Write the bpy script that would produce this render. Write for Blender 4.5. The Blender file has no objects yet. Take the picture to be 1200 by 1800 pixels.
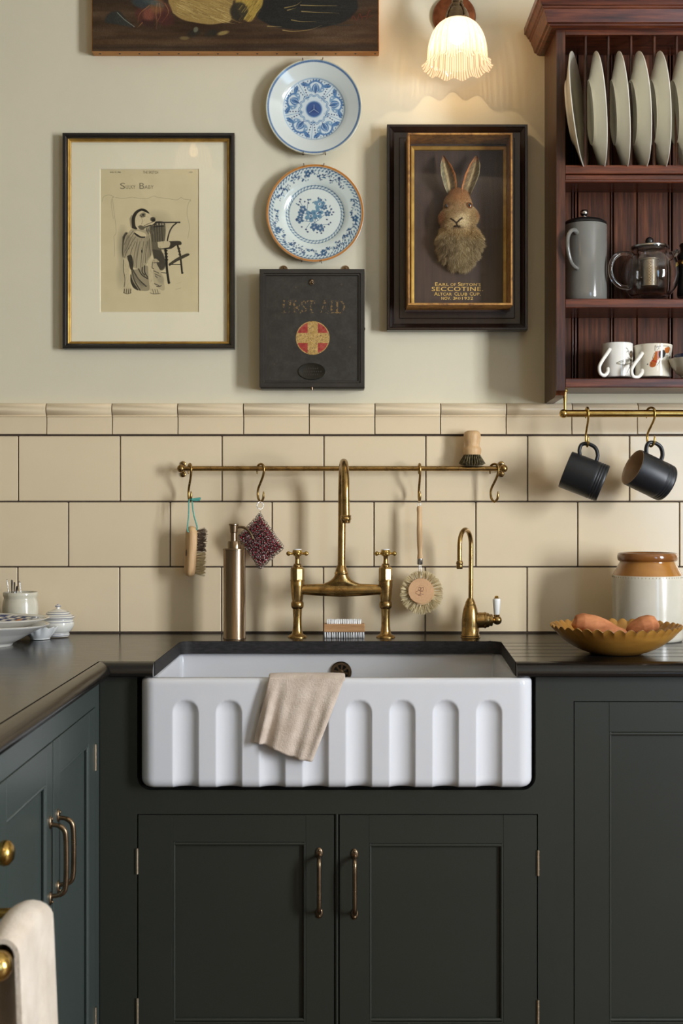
import bpy, bmesh, math, random
import numpy as np
from mathutils import Vector, Matrix, Euler

random.seed(7)
RNG = np.random.RandomState(11)
sc = bpy.context.scene
PI = math.pi

# ------------------------------------------------------------------ camera
F, D, EYE, HZ = 2114.0, 3.38, 1.30, 895.0      # focal length (px of 1200x1800), wall distance, eye height, horizon row
cam_d = bpy.data.cameras.new('camera')
cam = bpy.data.objects.new('camera', cam_d)
sc.collection.objects.link(cam)
cam.location = (0, -D, EYE)
cam.rotation_euler = (PI / 2, 0, 0)
cam_d.sensor_fit = 'VERTICAL'
cam_d.sensor_height = 36.0
cam_d.sensor_width = 24.0
cam_d.lens = F / 1800 * 36.0
cam_d.shift_y = -5 / 1800
cam_d.clip_start = 0.05
cam_d.dof.use_dof = True
cam_d.dof.focus_distance = 3.18
cam_d.dof.aperture_fstop = 6.3
sc.camera = cam

# ------------------------------------------------------------------ world, daylight, added fill lights, exposure
w = bpy.data.worlds.new('world')
sc.world = w
w.use_nodes = True
w.node_tree.nodes['Background'].inputs[0].default_value = (0.62, 0.74, 0.9, 1)
w.node_tree.nodes['Background'].inputs[1].default_value = 0.4


def area_light(name, loc, target, sx, sy, power, col):
    d = bpy.data.lights.new(name, 'AREA')
    d.shape = 'RECTANGLE'
    d.size, d.size_y = sx, sy
    d.energy = power
    d.color = col
    o = bpy.data.objects.new(name, d)
    sc.collection.objects.link(o)
    o.location = loc
    v = Vector(target) - Vector(loc)
    o.rotation_euler = v.to_track_quat('-Z', 'Y').to_euler()
    return o


ROOM_R, ROOM_L, ROOM_F, ROOM_H = 3.40, -1.26, -5.4, 3.30
WIN = (-3.55, -2.70, 0.72, 2.62)                # window opening in the right wall: y0, y1, z0, z1
area_light('daylight_through_window', (ROOM_R + 0.16, -3.12, 1.67), (0.2, -0.2, 1.35), 0.85, 1.80, 292, (0.89, 0.935, 1.0))
area_light('blue_fill_light', (2.3, ROOM_F + 0.05, 1.3), (-0.4, -0.8, 0.7), 1.1, 2.1, 44, (0.45, 0.70, 1.0))  # added blue fill for the cabinets and sink; no door is built here
area_light('warm_fill_on_far_wall', (0.3, ROOM_F + 1.5, ROOM_H - 0.05), (0.0, ROOM_F, 1.5), 2.6, 0.6, 112, (1.0, 0.82, 0.58))  # added warm fill, bounced off the wall behind the camera; no roof opening
LAMP_POWER = 1.3

sc.view_settings.view_transform = 'Standard'
sc.view_settings.look = 'None'
sc.view_settings.gamma = 1
sc.view_settings.use_curve_mapping = False
sc.view_settings.exposure = 0.0
sc.cycles.use_denoising = True
sc.cycles.caustics_reflective = False
sc.cycles.caustics_refractive = False
sc.cycles.sample_clamp_indirect = 6.0
sc.cycles.max_bounces = 10
sc.cycles.diffuse_bounces = 6
sc.cycles.transparent_max_bounces = 12


# ------------------------------------------------------------------ helpers: places
def at(px, py, d):
    return Vector(((px - 600) * d / F, d - D, EYE + (HZ - py) * d / F))


def X(px, d): return (px - 600) * d / F
def Z(py, d): return EYE + (HZ - py) * d / F
def L(n, d): return n * d / F


def lin(c):
    return tuple((((v / 255.0) + 0.055) / 1.055) ** 2.4 if v > 10 else v / 255.0 / 12.92 for v in c[:3])


def linarr(a):
    a = np.clip(a, 0, 1)
    return np.where(a > 0.04045, ((a + 0.055) / 1.055) ** 2.4, a / 12.92)


# ------------------------------------------------------------------ helpers: mesh building
class MB:
    def __init__(self):
        self.v, self.f = [], []

    def add(self, verts, faces):
        n = len(self.v)
        self.v.extend([tuple(p) for p in verts])
        self.f.extend([tuple(i + n for i in fc) for fc in faces])
        return self

    def merge(self, other, M=None):
        vs = [M @ Vector(p) for p in other.v] if M is not None else other.v
        return self.add(vs, other.f)

    def xf(self, M):
        self.v = [tuple(M @ Vector(p)) for p in self.v]
        return self

    def box(self, x0, x1, y0, y1, z0, z1, b=0.0):
        lo = (min(x0, x1), min(y0, y1), min(z0, z1))
        hi = (max(x0, x1), max(y0, y1), max(z0, z1))
        if b <= 0:
            vs = [(x, y, z) for x in (lo[0], hi[0]) for y in (lo[1], hi[1]) for z in (lo[2], hi[2])]
            return self.add(vs, [(0, 1, 3, 2), (4, 6, 7, 5), (0, 4, 5, 1), (2, 3, 7, 6), (0, 2, 6, 4), (1, 5, 7, 3)])
        b = min(b, 0.49 * min(hi[i] - lo[i] for i in range(3)))
        vs, idx = [], {}
        for sx in (0, 1):
            for sy in (0, 1):
                for sz in (0, 1):
                    s = (sx, sy, sz)
                    for ax in range(3):
                        p = []
                        for k in range(3):
                            e = hi[k] if s[k] else lo[k]
                            p.append(e if k == ax else (e - b if s[k] else e + b))
                        idx[(s, ax)] = len(vs)
                        vs.append(tuple(p))
        fs = []
        for ax in range(3):
            o = [k for k in range(3) if k != ax]
            for s in (0, 1):
                q = []
                for a, c in ((0, 0), (1, 0), (1, 1), (0, 1)):
                    t = [0, 0, 0]; t[ax] = s; t[o[0]] = a; t[o[1]] = c
                    q.append(idx[(tuple(t), ax)])
                fs.append(tuple(q))
            for a in (0, 1):
                for c in (0, 1):
                    q = []
                    for s, n in ((0, o[0]), (1, o[0]), (1, o[1]), (0, o[1])):
                        t = [0, 0, 0]; t[ax] = s; t[o[0]] = a; t[o[1]] = c
                        q.append(idx[(tuple(t), n)])
                    fs.append(tuple(q))
        for sx in (0, 1):
            for sy in (0, 1):
                for sz in (0, 1):
                    fs.append(tuple(idx[((sx, sy, sz), k)] for k in range(3)))
        return self.add(vs, fs)

    def rings(self, rings, closed=True, cap0=False, cap1=False):
        m = len(rings[0])
        vs = [p for r in rings for p in r]
        fs = []
        for i in range(len(rings) - 1):
            for j in range(m if closed else m - 1):
                k = (j + 1) % m
                fs.append((i * m + j, i * m + k, (i + 1) * m + k, (i + 1) * m + j))
        if cap0: fs.append(tuple(range(m)))
        if cap1: fs.append(tuple((len(rings) - 1) * m + j for j in range(m)))
        return self.add(vs, fs)

    def lathe(self, prof, c=(0, 0, 0), segs=40, axis='Z', sy=1.0, rfn=None, cap0=None, cap1=None):
        """prof: list of (radius, height)"""
        rs = []
        for (r, h) in prof:
            ring = []
            for j in range(segs):
                a = 2 * PI * j / segs
                rr = max(r, 1e-5)
                hh = h
                if rfn: rr, hh = rfn(a, rr, hh)
                u, v = rr * math.cos(a), rr * math.sin(a) * sy
                if axis == 'Z': p = (c[0] + u, c[1] + v, c[2] + hh)
                elif axis == 'Y': p = (c[0] + u, c[1] + hh, c[2] + v)
                else: p = (c[0] + hh, c[1] + u, c[2] + v)
                ring.append(p)
            rs.append(ring)
        c0 = prof[0][0] < 1e-4 if cap0 is None else cap0
        c1 = prof[-1][0] < 1e-4 if cap1 is None else cap1
        return self.rings(rs, True, c0, c1)

    def lathe_px(self, cx, d, prof, segs=40, sy=1.0, rfn=None, cap0=None, cap1=None):
        """prof: list of (radius px, row px) as seen at distance d; vertical axis"""
        return self.lathe([(L(r, d), Z(y, d)) for r, y in prof], (X(cx, d), d - D, 0), segs, 'Z', sy, rfn, cap0, cap1)

    def tube(self, pts, r, segs=10, caps=True, flat=1.0):
        pts = [Vector(p) for p in pts]
        n = len(pts)
        rr = list(r) if hasattr(r, '__len__') else [r] * n
        tang = []
        for i in range(n):
            t = pts[min(i + 1, n - 1)] - pts[max(i - 1, 0)]
            tang.append(t.normalized() if t.length > 1e-9 else Vector((0, 0, 1)))
        ref = Vector((0, 0, 1)) if abs(tang[0].z) < 0.9 else Vector((0, 1, 0))
        nrm = (ref - tang[0] * ref.dot(tang[0])).normalized()
        rs = []
        for i in range(n):
            nrm = nrm - tang[i] * nrm.dot(tang[i])
            nrm.normalize()
            bn = tang[i].cross(nrm)
            rs.append([pts[i] + nrm * (rr[i] * math.cos(2 * PI * j / segs)) + bn * (rr[i] * flat * math.sin(2 * PI * j / segs)) for j in range(segs)])
        return self.rings(rs, True, caps, caps)

    def sphere(self, c, r, n=12, m=20):
        if not hasattr(r, '__len__'): r = (r, r, r)
        rs = []
        for i in range(n + 1):
            t = PI * i / n
            s = max(math.sin(t), 1e-4)
            rs.append([(c[0] + r[0] * s * math.cos(2 * PI * j / m), c[1] + r[1] * s * math.sin(2 * PI * j / m), c[2] + r[2] * math.cos(t)) for j in range(m)])
        return self.rings(rs, True, True, True)

    def torus(self, c, R, r, M=None, n=20, m=8, sx=1.0):
        rs = []
        M = M or Matrix.Identity(3)
        for i in range(n + 1):
            a = 2 * PI * i / n
            rs.append([tuple(Vector(c) + M @ Vector((sx * (R + r * math.cos(2 * PI * j / m)) * math.cos(a), (R + r * math.cos(2 * PI * j / m)) * math.sin(a), r * math.sin(2 * PI * j / m)))) for j in range(m)])
        return self.rings(rs, True)

    def prism(self, poly, fn, h0, h1):
        """poly 2D points; fn(u, v, h) -> xyz"""
        m = len(poly)
        vs = [fn(u, v, h0) for u, v in poly] + [fn(u, v, h1) for u, v in poly]
        fs = [tuple(range(m)), tuple(range(m, 2 * m))]
        for j in range(m):
            k = (j + 1) % m
            fs.append((j, k, m + k, m + j))
        return self.add(vs, fs)


def catmull(pts, n=8):
    pts = [Vector(p) for p in pts]
    P = [pts[0] * 2 - pts[1]] + pts + [pts[-1] * 2 - pts[-2]]
    out = []
    for i in range(1, len(P) - 2):
        for k in range(n):
            t = k / n
            a, b, c, d = P[i - 1], P[i], P[i + 1], P[i + 2]
            out.append(0.5 * ((2 * b) + (c - a) * t + (2 * a - 5 * b + 4 * c - d) * t * t + (3 * b - a - 3 * c + d) * t ** 3))
    out.append(pts[-1])
    return out


def frame_rects(mb, x0, x1, z0, z1, wd, y0, y1, b=0.001):
    """four mitre-free bars of a rectangular frame in an XZ plane"""
    wl, wr, wt, wb = wd if hasattr(wd, '__len__') else (wd,) * 4
    mb.box(x0, x0 + wl, y0, y1, z0, z1, b)
    mb.box(x1 - wr, x1, y0, y1, z0, z1, b)
    mb.box(x0 + wl - 1e-4, x1 - wr + 1e-4, y0, y1, z1 - wt, z1, b)
    mb.box(x0 + wl - 1e-4, x1 - wr + 1e-4, y0, y1, z0, z0 + wb, b)
    return mb


def frame_profile(mb, x0, x1, z0, z1, prof, ybase):
    """mitred picture-frame moulding: prof list of (inset, height towards the viewer)"""
    rs = []
    for ins, h in prof:
        rs.append([(x0 + ins, ybase - h, z0 + ins), (x1 - ins, ybase - h, z0 + ins), (x1 - ins, ybase - h, z1 - ins), (x0 + ins, ybase - h, z1 - ins)])
    return mb.rings(rs, True)


def wloc(o):
    p = Vector((0, 0, 0))
    while o is not None:
        p = p + o.location
        o = o.parent
    return p


def to_mesh(name, mb, ang=35, fix=True):
    me = bpy.data.meshes.new(name)
    me.from_pydata(mb.v, [], mb.f)
    if fix:
        bm = bmesh.new()
        bm.from_mesh(me)
        bmesh.ops.recalc_face_normals(bm, faces=bm.faces)
        bm.to_mesh(me)
        bm.free()
    me.polygons.foreach_set('use_smooth', [True] * len(me.polygons))
    if ang < 179:
        me.set_sharp_from_angle(angle=math.radians(ang))
    me.update()
    return me


def obj(name, mb, m, parent=None, ang=35, loc=None, cols=None, fix=True):
    """links mb (world coordinates) as ONE mesh object; its origin is loc, or the parent's origin"""
    base = Vector(loc) if loc is not None else (wloc(parent) if parent is not None else Vector((0, 0, 0)))
    if isinstance(mb, MB):
        mb2 = MB(); mb2.f = mb.f
        mb2.v = [(p[0] - base.x, p[1] - base.y, p[2] - base.z) for p in mb.v]
        me = to_mesh(name, mb2, ang, fix)
    else:
        me = mb
        me.transform(Matrix.Translation(-base))
    if cols is not None:
        a = me.color_attributes.new('Col', 'FLOAT_COLOR', 'POINT')
        c = np.ones((len(me.vertices), 4), dtype=np.float32)
        c[:, :3] = np.asarray(cols, dtype=np.float32)[:, :3]
        a.data.foreach_set('color', c.ravel())
    if m is not None: me.materials.append(m)
    o = bpy.data.objects.new(name, me)
    sc.collection.objects.link(o)
    if parent is not None:
        o.parent = parent
        o.location = base - wloc(parent)
    else:
        o.location = base
    return o


def tag(o, label, cat, group=None):
    o['label'] = label
    o['category'] = cat
    if group: o['group'] = group
    return o


def thing(name, label, cat, loc, group=None):
    o = bpy.data.objects.new(name, None)
    o.empty_display_size = 0.02
    sc.collection.objects.link(o)
    o.location = loc
    return tag(o, label, cat, group)


def struct(o):
    o['kind'] = 'structure'
    return o


def stuff(o):
    o['kind'] = 'stuff'
    return o


def child_copy(o, parent, loc):
    c = o.copy()
    sc.collection.objects.link(c)
    c.parent = parent
    c.location = loc
    return c


def copy_tree(o, parent=None):
    c = o.copy()
    sc.collection.objects.link(c)
    if parent is not None: c.parent = parent
    for ch in list(o.children):
        copy_tree(ch, c)
    return c


def fuse(mb, voxel, smooth=6, name='fused'):
    """voxel-remeshes overlapping solids into one continuous skin; returns a mesh"""
    me = to_mesh(name, mb, 180)
    o = bpy.data.objects.new(name, me)
    sc.collection.objects.link(o)
    r = o.modifiers.new('r', 'REMESH'); r.mode = 'VOXEL'; r.voxel_size = voxel; r.use_smooth_shade = True
    s = o.modifiers.new('s', 'SMOOTH'); s.iterations = smooth; s.factor = 0.5
    dg = bpy.context.evaluated_depsgraph_get()
    dg.update()
    out = bpy.data.meshes.new_from_object(o.evaluated_get(dg))
    bpy.data.objects.remove(o)
    out.polygons.foreach_set('use_smooth', [True] * len(out.polygons))
    return out


def mesh_co(me):
    a = np.empty(len(me.vertices) * 3, dtype=np.float32)
    me.vertices.foreach_get('co', a)
    return a.reshape(-1, 3)


def text_mb(body, x0, x1, zb, h, y, spacing=1.0, shear=0.0):
    """built-in lettering, flat in the XZ plane at depth y, fitted to x0..x1 and cap height h above zb"""
    cu = bpy.data.curves.new('t', 'FONT')
    cu.body = body
    cu.space_character = spacing
    cu.shear = shear
    cu.resolution_u = 3
    o = bpy.data.objects.new('t', cu)
    sc.collection.objects.link(o)
    dg = bpy.context.evaluated_depsgraph_get()
    dg.update()
    me = bpy.data.meshes.new_from_object(o.evaluated_get(dg))
    bpy.data.objects.remove(o)
    co = mesh_co(me)
    a0, a1, b1 = co[:, 0].min(), co[:, 0].max(), co[:, 1].max()
    mb = MB()
    mb.add([(x0 + (p[0] - a0) / (a1 - a0) * (x1 - x0), y, zb + p[1] / b1 * h) for p in co], [tuple(q.vertices) for q in me.polygons])
    bpy.data.meshes.remove(me)
    return mb


# ------------------------------------------------------------------ helpers: materials
def nt(name):
    m = bpy.data.materials.new(name)
    m.use_nodes = True
    return m, m.node_tree, m.node_tree.nodes['Principled BSDF']


def add_bump(t, bsdf, height, strength, dist=0.002):
    b = t.nodes.new('ShaderNodeBump')
    b.inputs['Strength'].default_value = strength
    b.inputs['Distance'].default_value = dist
    t.links.new(height, b.inputs['Height'])
    t.links.new(b.outputs[0], bsdf.inputs['Normal'])


def coords(t, scale=(1, 1, 1), kind='Object'):
    tc = t.nodes.new('ShaderNodeTexCoord')
    mp = t.nodes.new('ShaderNodeMapping')
    mp.inputs['Scale'].default_value = scale
    t.links.new(tc.outputs[kind], mp.inputs[0])
    return mp.outputs[0]


def noise(t, vec, scale, detail=3, rough=0.55):
    n = t.nodes.new('ShaderNodeTexNoise')
    n.inputs['Scale'].default_value = scale
    n.inputs['Detail'].default_value = detail
    n.inputs['Roughness'].default_value = rough
    t.links.new(vec, n.inputs['Vector'])
    return n.outputs['Fac']


def ramp(t, fac, stops):
    r = t.nodes.new('ShaderNodeValToRGB')
    e = r.color_ramp.elements
    while len(e) < len(stops): e.new(0.5)
    for i, (p, c) in enumerate(stops):
        e[i].position = p
        e[i].color = (*lin(c), 1)
    t.links.new(fac, r.inputs[0])
    return r.outputs[0]


def mat(name, c, rough=0.5, metal=0.0, c2=None, vscale=6.0, stretch=(1, 1, 1), lo=0.35, hi=0.65, bump=0.0, bscale=80.0, bdist=0.001,
        coat=0.0, spec=0.5, rvar=0.0, sheen=0.0, tint=0.0, emit=None):
    m, t, b = nt(name)
    b.inputs['Base Color'].default_value = (*lin(c), 1)
    b.inputs['Roughness'].default_value = rough
    b.inputs['Metallic'].default_value = metal
    b.inputs['Specular IOR Level'].default_value = spec
    b.inputs['Coat Weight'].default_value = coat
    b.inputs['Coat Roughness'].default_value = 0.08
    b.inputs['Sheen Weight'].default_value = sheen
    v = None
    if c2 is not None:
        v = coords(t, stretch)
        f = noise(t, v, vscale, 5)
        col = ramp(t, f, [(lo, c), (hi, c2)])
        if tint:
            oi = t.nodes.new('ShaderNodeObjectInfo')
            hs = t.nodes.new('ShaderNodeHueSaturation')
            mr = t.nodes.new('ShaderNodeMapRange')
            mr.inputs['To Min'].default_value = 1 - tint
            mr.inputs['To Max'].default_value = 1 + tint
            t.links.new(oi.outputs['Random'], mr.inputs['Value'])
            t.links.new(mr.outputs[0], hs.inputs['Value'])
            t.links.new(col, hs.inputs['Color'])
            col = hs.outputs[0]
        t.links.new(col, b.inputs['Base Color'])
        if rvar:
            mr = t.nodes.new('ShaderNodeMapRange')
            mr.inputs['To Min'].default_value = rough - rvar
            mr.inputs['To Max'].default_value = rough + rvar
            t.links.new(f, mr.inputs['Value'])
            t.links.new(mr.outputs[0], b.inputs['Roughness'])
    if bump:
        v2 = coords(t, stretch)
        add_bump(t, b, noise(t, v2, bscale, 4), bump, bdist)
    if emit:
        b.inputs['Emission Color'].default_value = (*lin(emit[0]), 1)
        b.inputs['Emission Strength'].default_value = emit[1]
    return m


def wood(name, c1, c2, c3, stretch, rough=0.4, scale=9.0, bump=0.25, coat=0.0, tint=0.0, spec=0.5):
    """stretched-noise grain; stretch is small along the grain"""
    m, t, b = nt(name)
    v = coords(t, stretch)
    oi = t.nodes.new('ShaderNodeObjectInfo')
    ad = t.nodes.new('ShaderNodeVectorMath'); ad.operation = 'ADD'
    sclr = t.nodes.new('ShaderNodeVectorMath'); sclr.operation = 'SCALE'
    cx = t.nodes.new('ShaderNodeCombineXYZ')
    for i in range(3): t.links.new(oi.outputs['Random'], cx.inputs[i])
    sclr.inputs['Scale'].default_value = 13.0
    t.links.new(cx.outputs[0], sclr.inputs[0])
    t.links.new(v, ad.inputs[0]); t.links.new(sclr.outputs[0], ad.inputs[1])
    f = noise(t, ad.outputs[0], scale, 8, 0.65)
    col = ramp(t, f, [(0.3, c1), (0.5, c2), (0.7, c3)])
    if tint:
        hs = t.nodes.new('ShaderNodeHueSaturation')
        mr = t.nodes.new('ShaderNodeMapRange')
        mr.inputs['To Min'].default_value = 1 - tint
        mr.inputs['To Max'].default_value = 1 + tint
        t.links.new(oi.outputs['Random'], mr.inputs['Value'])
        t.links.new(mr.outputs[0], hs.inputs['Value'])
        t.links.new(col, hs.inputs['Color'])
        col = hs.outputs[0]
    t.links.new(col, b.inputs['Base Color'])
    b.inputs['Roughness'].default_value = rough
    b.inputs['Coat Weight'].default_value = coat
    b.inputs['Coat Roughness'].default_value = 0.15
    b.inputs['Specular IOR Level'].default_value = spec
    add_bump(t, b, f, bump, 0.0012)
    return m


def vcol(name, rough=0.5, bump=0.0, bscale=200, coat=0.0, spec=0.5, stretch=(1, 1, 1)):
    m, t, b = nt(name)
    a = t.nodes.new('ShaderNodeAttribute')
    a.attribute_name = 'Col'
    t.links.new(a.outputs['Color'], b.inputs['Base Color'])
    b.inputs['Roughness'].default_value = rough
    b.inputs['Coat Weight'].default_value = coat
    b.inputs['Coat Roughness'].default_value = 0.05
    b.inputs['Specular IOR Level'].default_value = spec
    if bump: add_bump(t, b, noise(t, coords(t, stretch), bscale, 4), bump, 0.001)
    return m


def pane_glass(name, boost=1.0):
    """a thin flat pane: clear, with Fresnel reflection"""
    m, t, b = nt(name)
    t.nodes.remove(b)
    out = t.nodes['Material Output']
    tr = t.nodes.new('ShaderNodeBsdfTransparent')
    tr.inputs[0].default_value = (0.995, 1.0, 0.99, 1)
    gl = t.nodes.new('ShaderNodeBsdfGlossy')
    gl.inputs['Roughness'].default_value = 0.0
    lw = t.nodes.new('ShaderNodeLayerWeight'); lw.inputs[0].default_value = 0.5
    pw = t.nodes.new('ShaderNodeMath'); pw.operation = 'POWER'; pw.inputs[1].default_value = 5.0
    mu = t.nodes.new('ShaderNodeMath'); mu.operation = 'MULTIPLY_ADD'
    mu.inputs[1].default_value = 0.9
    mu.inputs[2].default_value = 0.05 * boost
    t.links.new(lw.outputs['Facing'], pw.inputs[0])
    t.links.new(pw.outputs[0], mu.inputs[0])
    mx = t.nodes.new('ShaderNodeMixShader')
    t.links.new(mu.outputs[0], mx.inputs[0])
    t.links.new(tr.outputs[0], mx.inputs[1])
    t.links.new(gl.outputs[0], mx.inputs[2])
    t.links.new(mx.outputs[0], out.inputs[0])
    return m


def shade_glass(name):
    """pressed ribbed lamp glass: part clear, part milky, glossy, with an added glow"""
    m, t, b = nt(name)
    t.nodes.remove(b)
    out = t.nodes['Material Output']
    tr = t.nodes.new('ShaderNodeBsdfTransparent'); tr.inputs[0].default_value = (1, 0.97, 0.93, 1)
    tl = t.nodes.new('ShaderNodeBsdfTranslucent'); tl.inputs[0].default_value = (0.95, 0.9, 0.84, 1)
    gl = t.nodes.new('ShaderNodeBsdfGlossy'); gl.inputs['Roughness'].default_value = 0.08
    m1 = t.nodes.new('ShaderNodeMixShader'); m1.inputs[0].default_value = 0.20
    lw = t.nodes.new('ShaderNodeLayerWeight'); lw.inputs[0].default_value = 0.5
    pw = t.nodes.new('ShaderNodeMath'); pw.operation = 'MULTIPLY_ADD'; pw.inputs[1].default_value = 0.55; pw.inputs[2].default_value = 0.06
    t.links.new(lw.outputs['Facing'], pw.inputs[0])
    m2 = t.nodes.new('ShaderNodeMixShader')
    t.links.new(tr.outputs[0], m1.inputs[1]); t.links.new(tl.outputs[0], m1.inputs[2])
    t.links.new(pw.outputs[0], m2.inputs[0])
    t.links.new(m1.outputs[0], m2.inputs[1]); t.links.new(gl.outputs[0], m2.inputs[2])
    em = t.nodes.new('ShaderNodeEmission'); em.inputs[0].default_value = (1.0, 0.64, 0.36, 1); em.inputs[1].default_value = 0.5  # glow put into the glass itself, standing in for scattered bulb light
    # pressed ribs: the glass is alternately thick and thin round the bell
    tc = t.nodes.new('ShaderNodeTexCoord')
    gr = t.nodes.new('ShaderNodeTexGradient'); gr.gradient_type = 'RADIAL'
    t.links.new(tc.outputs['Object'], gr.inputs[0])
    m3 = t.nodes.new('ShaderNodeMath'); m3.operation = 'MULTIPLY'; m3.inputs[1].default_value = 78 * 2 * PI
    t.links.new(gr.outputs['Fac'], m3.inputs[0])
    sn = t.nodes.new('ShaderNodeMath'); sn.operation = 'SINE'
    t.links.new(m3.outputs[0], sn.inputs[0])
    mr = t.nodes.new('ShaderNodeMapRange'); mr.inputs['From Min'].default_value = -0.8; mr.inputs['From Max'].default_value = 0.6
    mr.inputs['To Min'].default_value = 0.34; mr.inputs['To Max'].default_value = 0.80
    t.links.new(sn.outputs[0], mr.inputs['Value'])
    t.links.new(mr.outputs[0], em.inputs[1])
    cr = ramp(t, mr.outputs[0], [(0.34, (206, 184, 164)), (0.66, (255, 252, 246))])
    t.links.new(cr, tr.inputs[0])
    ad = t.nodes.new('ShaderNodeAddShader')
    t.links.new(m2.outputs[0], ad.inputs[0]); t.links.new(em.outputs[0], ad.inputs[1])
    t.links.new(ad.outputs[0], out.inputs[0])
    return m


def clear_glass(name, col=(1, 1, 1)):
    m, t, b = nt(name)
    b.inputs['Base Color'].default_value = (*col, 1)
    b.inputs['Transmission Weight'].default_value = 1.0
    b.inputs['Roughness'].default_value = 0.01
    b.inputs['IOR'].default_value = 1.45
    return m


def brass(name, c1, c2, rough, vscale=40, rvar=0.1):
    return mat(name, c1, rough, 1.0, c2, vscale, rvar=rvar, lo=0.4, hi=0.68, bump=0.12, bscale=220, bdist=0.0005)


M = {}
M['plaster'] = mat('plaster', (220, 212, 186), 0.75, 0, (215, 207, 182), 2.5, bump=0.06, bscale=60, spec=0.3)
M['ceiling'] = mat('ceiling_paint', (232, 228, 216), 0.8)
M['room'] = mat('room_paint', (158, 146, 124), 0.8, spec=0.2)
M['room_l'] = mat('dark_room_paint', (112, 106, 90), 0.85, spec=0.2)
M['floor'] = wood('floor_boards', (70, 52, 36), (92, 68, 46), (110, 84, 58), (1, 0.1, 1), 0.5)
M['tile'] = mat('tile_glaze', (228, 210, 177), 0.16, 0, (224, 205, 172), 3.0, tint=0.025, bump=0.05, bscale=9, bdist=0.003)
M['grout'] = mat('dark_grout', (62, 50, 40), 0.9, c2=(76, 62, 50), vscale=60)
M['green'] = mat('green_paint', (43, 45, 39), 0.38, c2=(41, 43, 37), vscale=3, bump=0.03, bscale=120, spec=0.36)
M['green_daylit'] = mat('green_paint_daylit', (62, 70, 66), 0.32, c2=(59, 67, 63), vscale=3, bump=0.03, bscale=120)  # the same cabinet green, lighter and bluer: side daylight put into the colour
M['dark_gap'] = mat('gap_shade', (16, 16, 15), 0.9, spec=0.1)  # near-black so gaps and holes look deep: their shade is in the colour
M['stone'] = mat('worktop_stone', (17, 15, 14), 0.20, 0, (22, 20, 19), 14, stretch=(1, 4, 1), bump=0.05, bscale=180, rvar=0.05)
M['ceramic'] = mat('fireclay', (209, 210, 213), 0.12, coat=0.4, bump=0.02, bscale=20, bdist=0.002)
M['brass'] = brass('aged_brass', (178, 146, 92), (128, 102, 62), 0.26)
M['brass_b'] = brass('bright_brass', (200, 168, 98), (172, 138, 72), 0.22)
M['brass_d'] = brass('dark_bronze', (136, 116, 92), (106, 88, 68), 0.3)
M['copper'] = brass('brown_copper', (150, 92, 62), (112, 64, 42), 0.34)
M['bronze_s'] = brass('satin_bronze', (164, 132, 104), (150, 116, 90), 0.30)
M['hinge'] = mat('pale_brass', (206, 190, 164), 0.25, 1.0)
M['cut'] = mat('honed_cut_edge', (30, 28, 28), 0.62, c2=(44, 42, 42), vscale=60, stretch=(1, 1, 4), bump=0.5, bscale=150, spec=0.25)
M['steel'] = mat('steel', (200, 200, 198), 0.2, 1.0)
M['white_gl'] = mat('white_glaze', (236, 232, 222), 0.14, coat=0.3)
M['porcelain'] = mat('porcelain', (240, 240, 236), 0.15, coat=0.4)
M['plate'] = mat('plate_glaze', (234, 230, 214), 0.16, coat=0.3)
M['mahog'] = wood('mahogany', (28, 12, 6), (66, 31, 15), (102, 54, 26), (14, 14, 0.9), 0.33, 6, 0.2, 0.08)
M['mahog_x'] = wood('mahogany_across', (38, 16, 9), (84, 39, 21), (122, 64, 35), (0.9, 14, 14), 0.33, 6, 0.2, 0.08)
M['plank'] = wood('stained_plank', (30, 16, 9), (76, 41, 22), (112, 64, 36), (16, 16, 0.8), 0.5, 6, 0.3, 0.0, 0.12, 0.25)
M['ebony'] = mat('black_frame', (24, 21, 19), 0.32, c2=(32, 28, 25), vscale=20, stretch=(1, 1, 6), coat=0.2)
M['dark_oak'] = wood('dark_frame_oak', (20, 12, 10), (30, 18, 14), (40, 25, 19), (10, 10, 1), 0.3, 8, 0.3, 0.15)
M['gilt'] = mat('gilt', (216, 176, 92), 0.34, 0.75, (184, 142, 70), 30)
M['gilt_w'] = wood('worn_gilt_wood', (92, 60, 30), (168, 118, 58), (190, 144, 74), (6, 6, 6), 0.4, 10, 0.2)
M['mount'] = mat('mount_board', (240, 230, 202), 0.9, c2=(237, 227, 198), vscale=4)
M['pane'] = pane_glass('picture_glass')
M['pane_c'] = pane_glass('case_glass', 0.5)
M['glass'] = clear_glass('clear_glass')
M['shade'] = shade_glass('pressed_glass')
M['bulb'] = mat('bulb', (255, 236, 205), 0.4, emit=((255, 214, 160), 8.0))
M['linen'] = mat('linen', (206, 190, 174), 0.95, 0, (188, 170, 152), 30, bump=0.8, bscale=260, bdist=0.002, sheen=0.2)
M['towel'] = mat('towel_cotton', (214, 202, 186), 0.95, 0, (196, 182, 164), 16, bump=0.7, bscale=240, bdist=0.002, sheen=0.2)
M['beech'] = wood('beech', (184, 144, 100), (204, 166, 118), (218, 184, 138), (8, 8, 1), 0.55, 8, 0.15)
M['beech_d'] = wood('oiled_wood', (150, 108, 68), (176, 132, 88), (192, 150, 104), (1, 8, 8), 0.5, 8, 0.15)
M['bristle'] = mat('cream_bristle', (238, 222, 178), 0.8, c2=(222, 202, 154), vscale=60)
M['bristle_b'] = mat('brown_bristle', (74, 56, 42), 0.8, c2=(110, 88, 66), vscale=80)
M['bristle_o'] = mat('olive_bristle', (58, 52, 40), 0.7, c2=(150, 134, 92), vscale=150)
M['bristle_w'] = mat('white_bristle', (246, 246, 244), 0.7)
M['cord'] = mat('teal_cord', (62, 150, 136), 0.8, c2=(120, 186, 172), vscale=8, stretch=(1, 1, 60))
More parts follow.
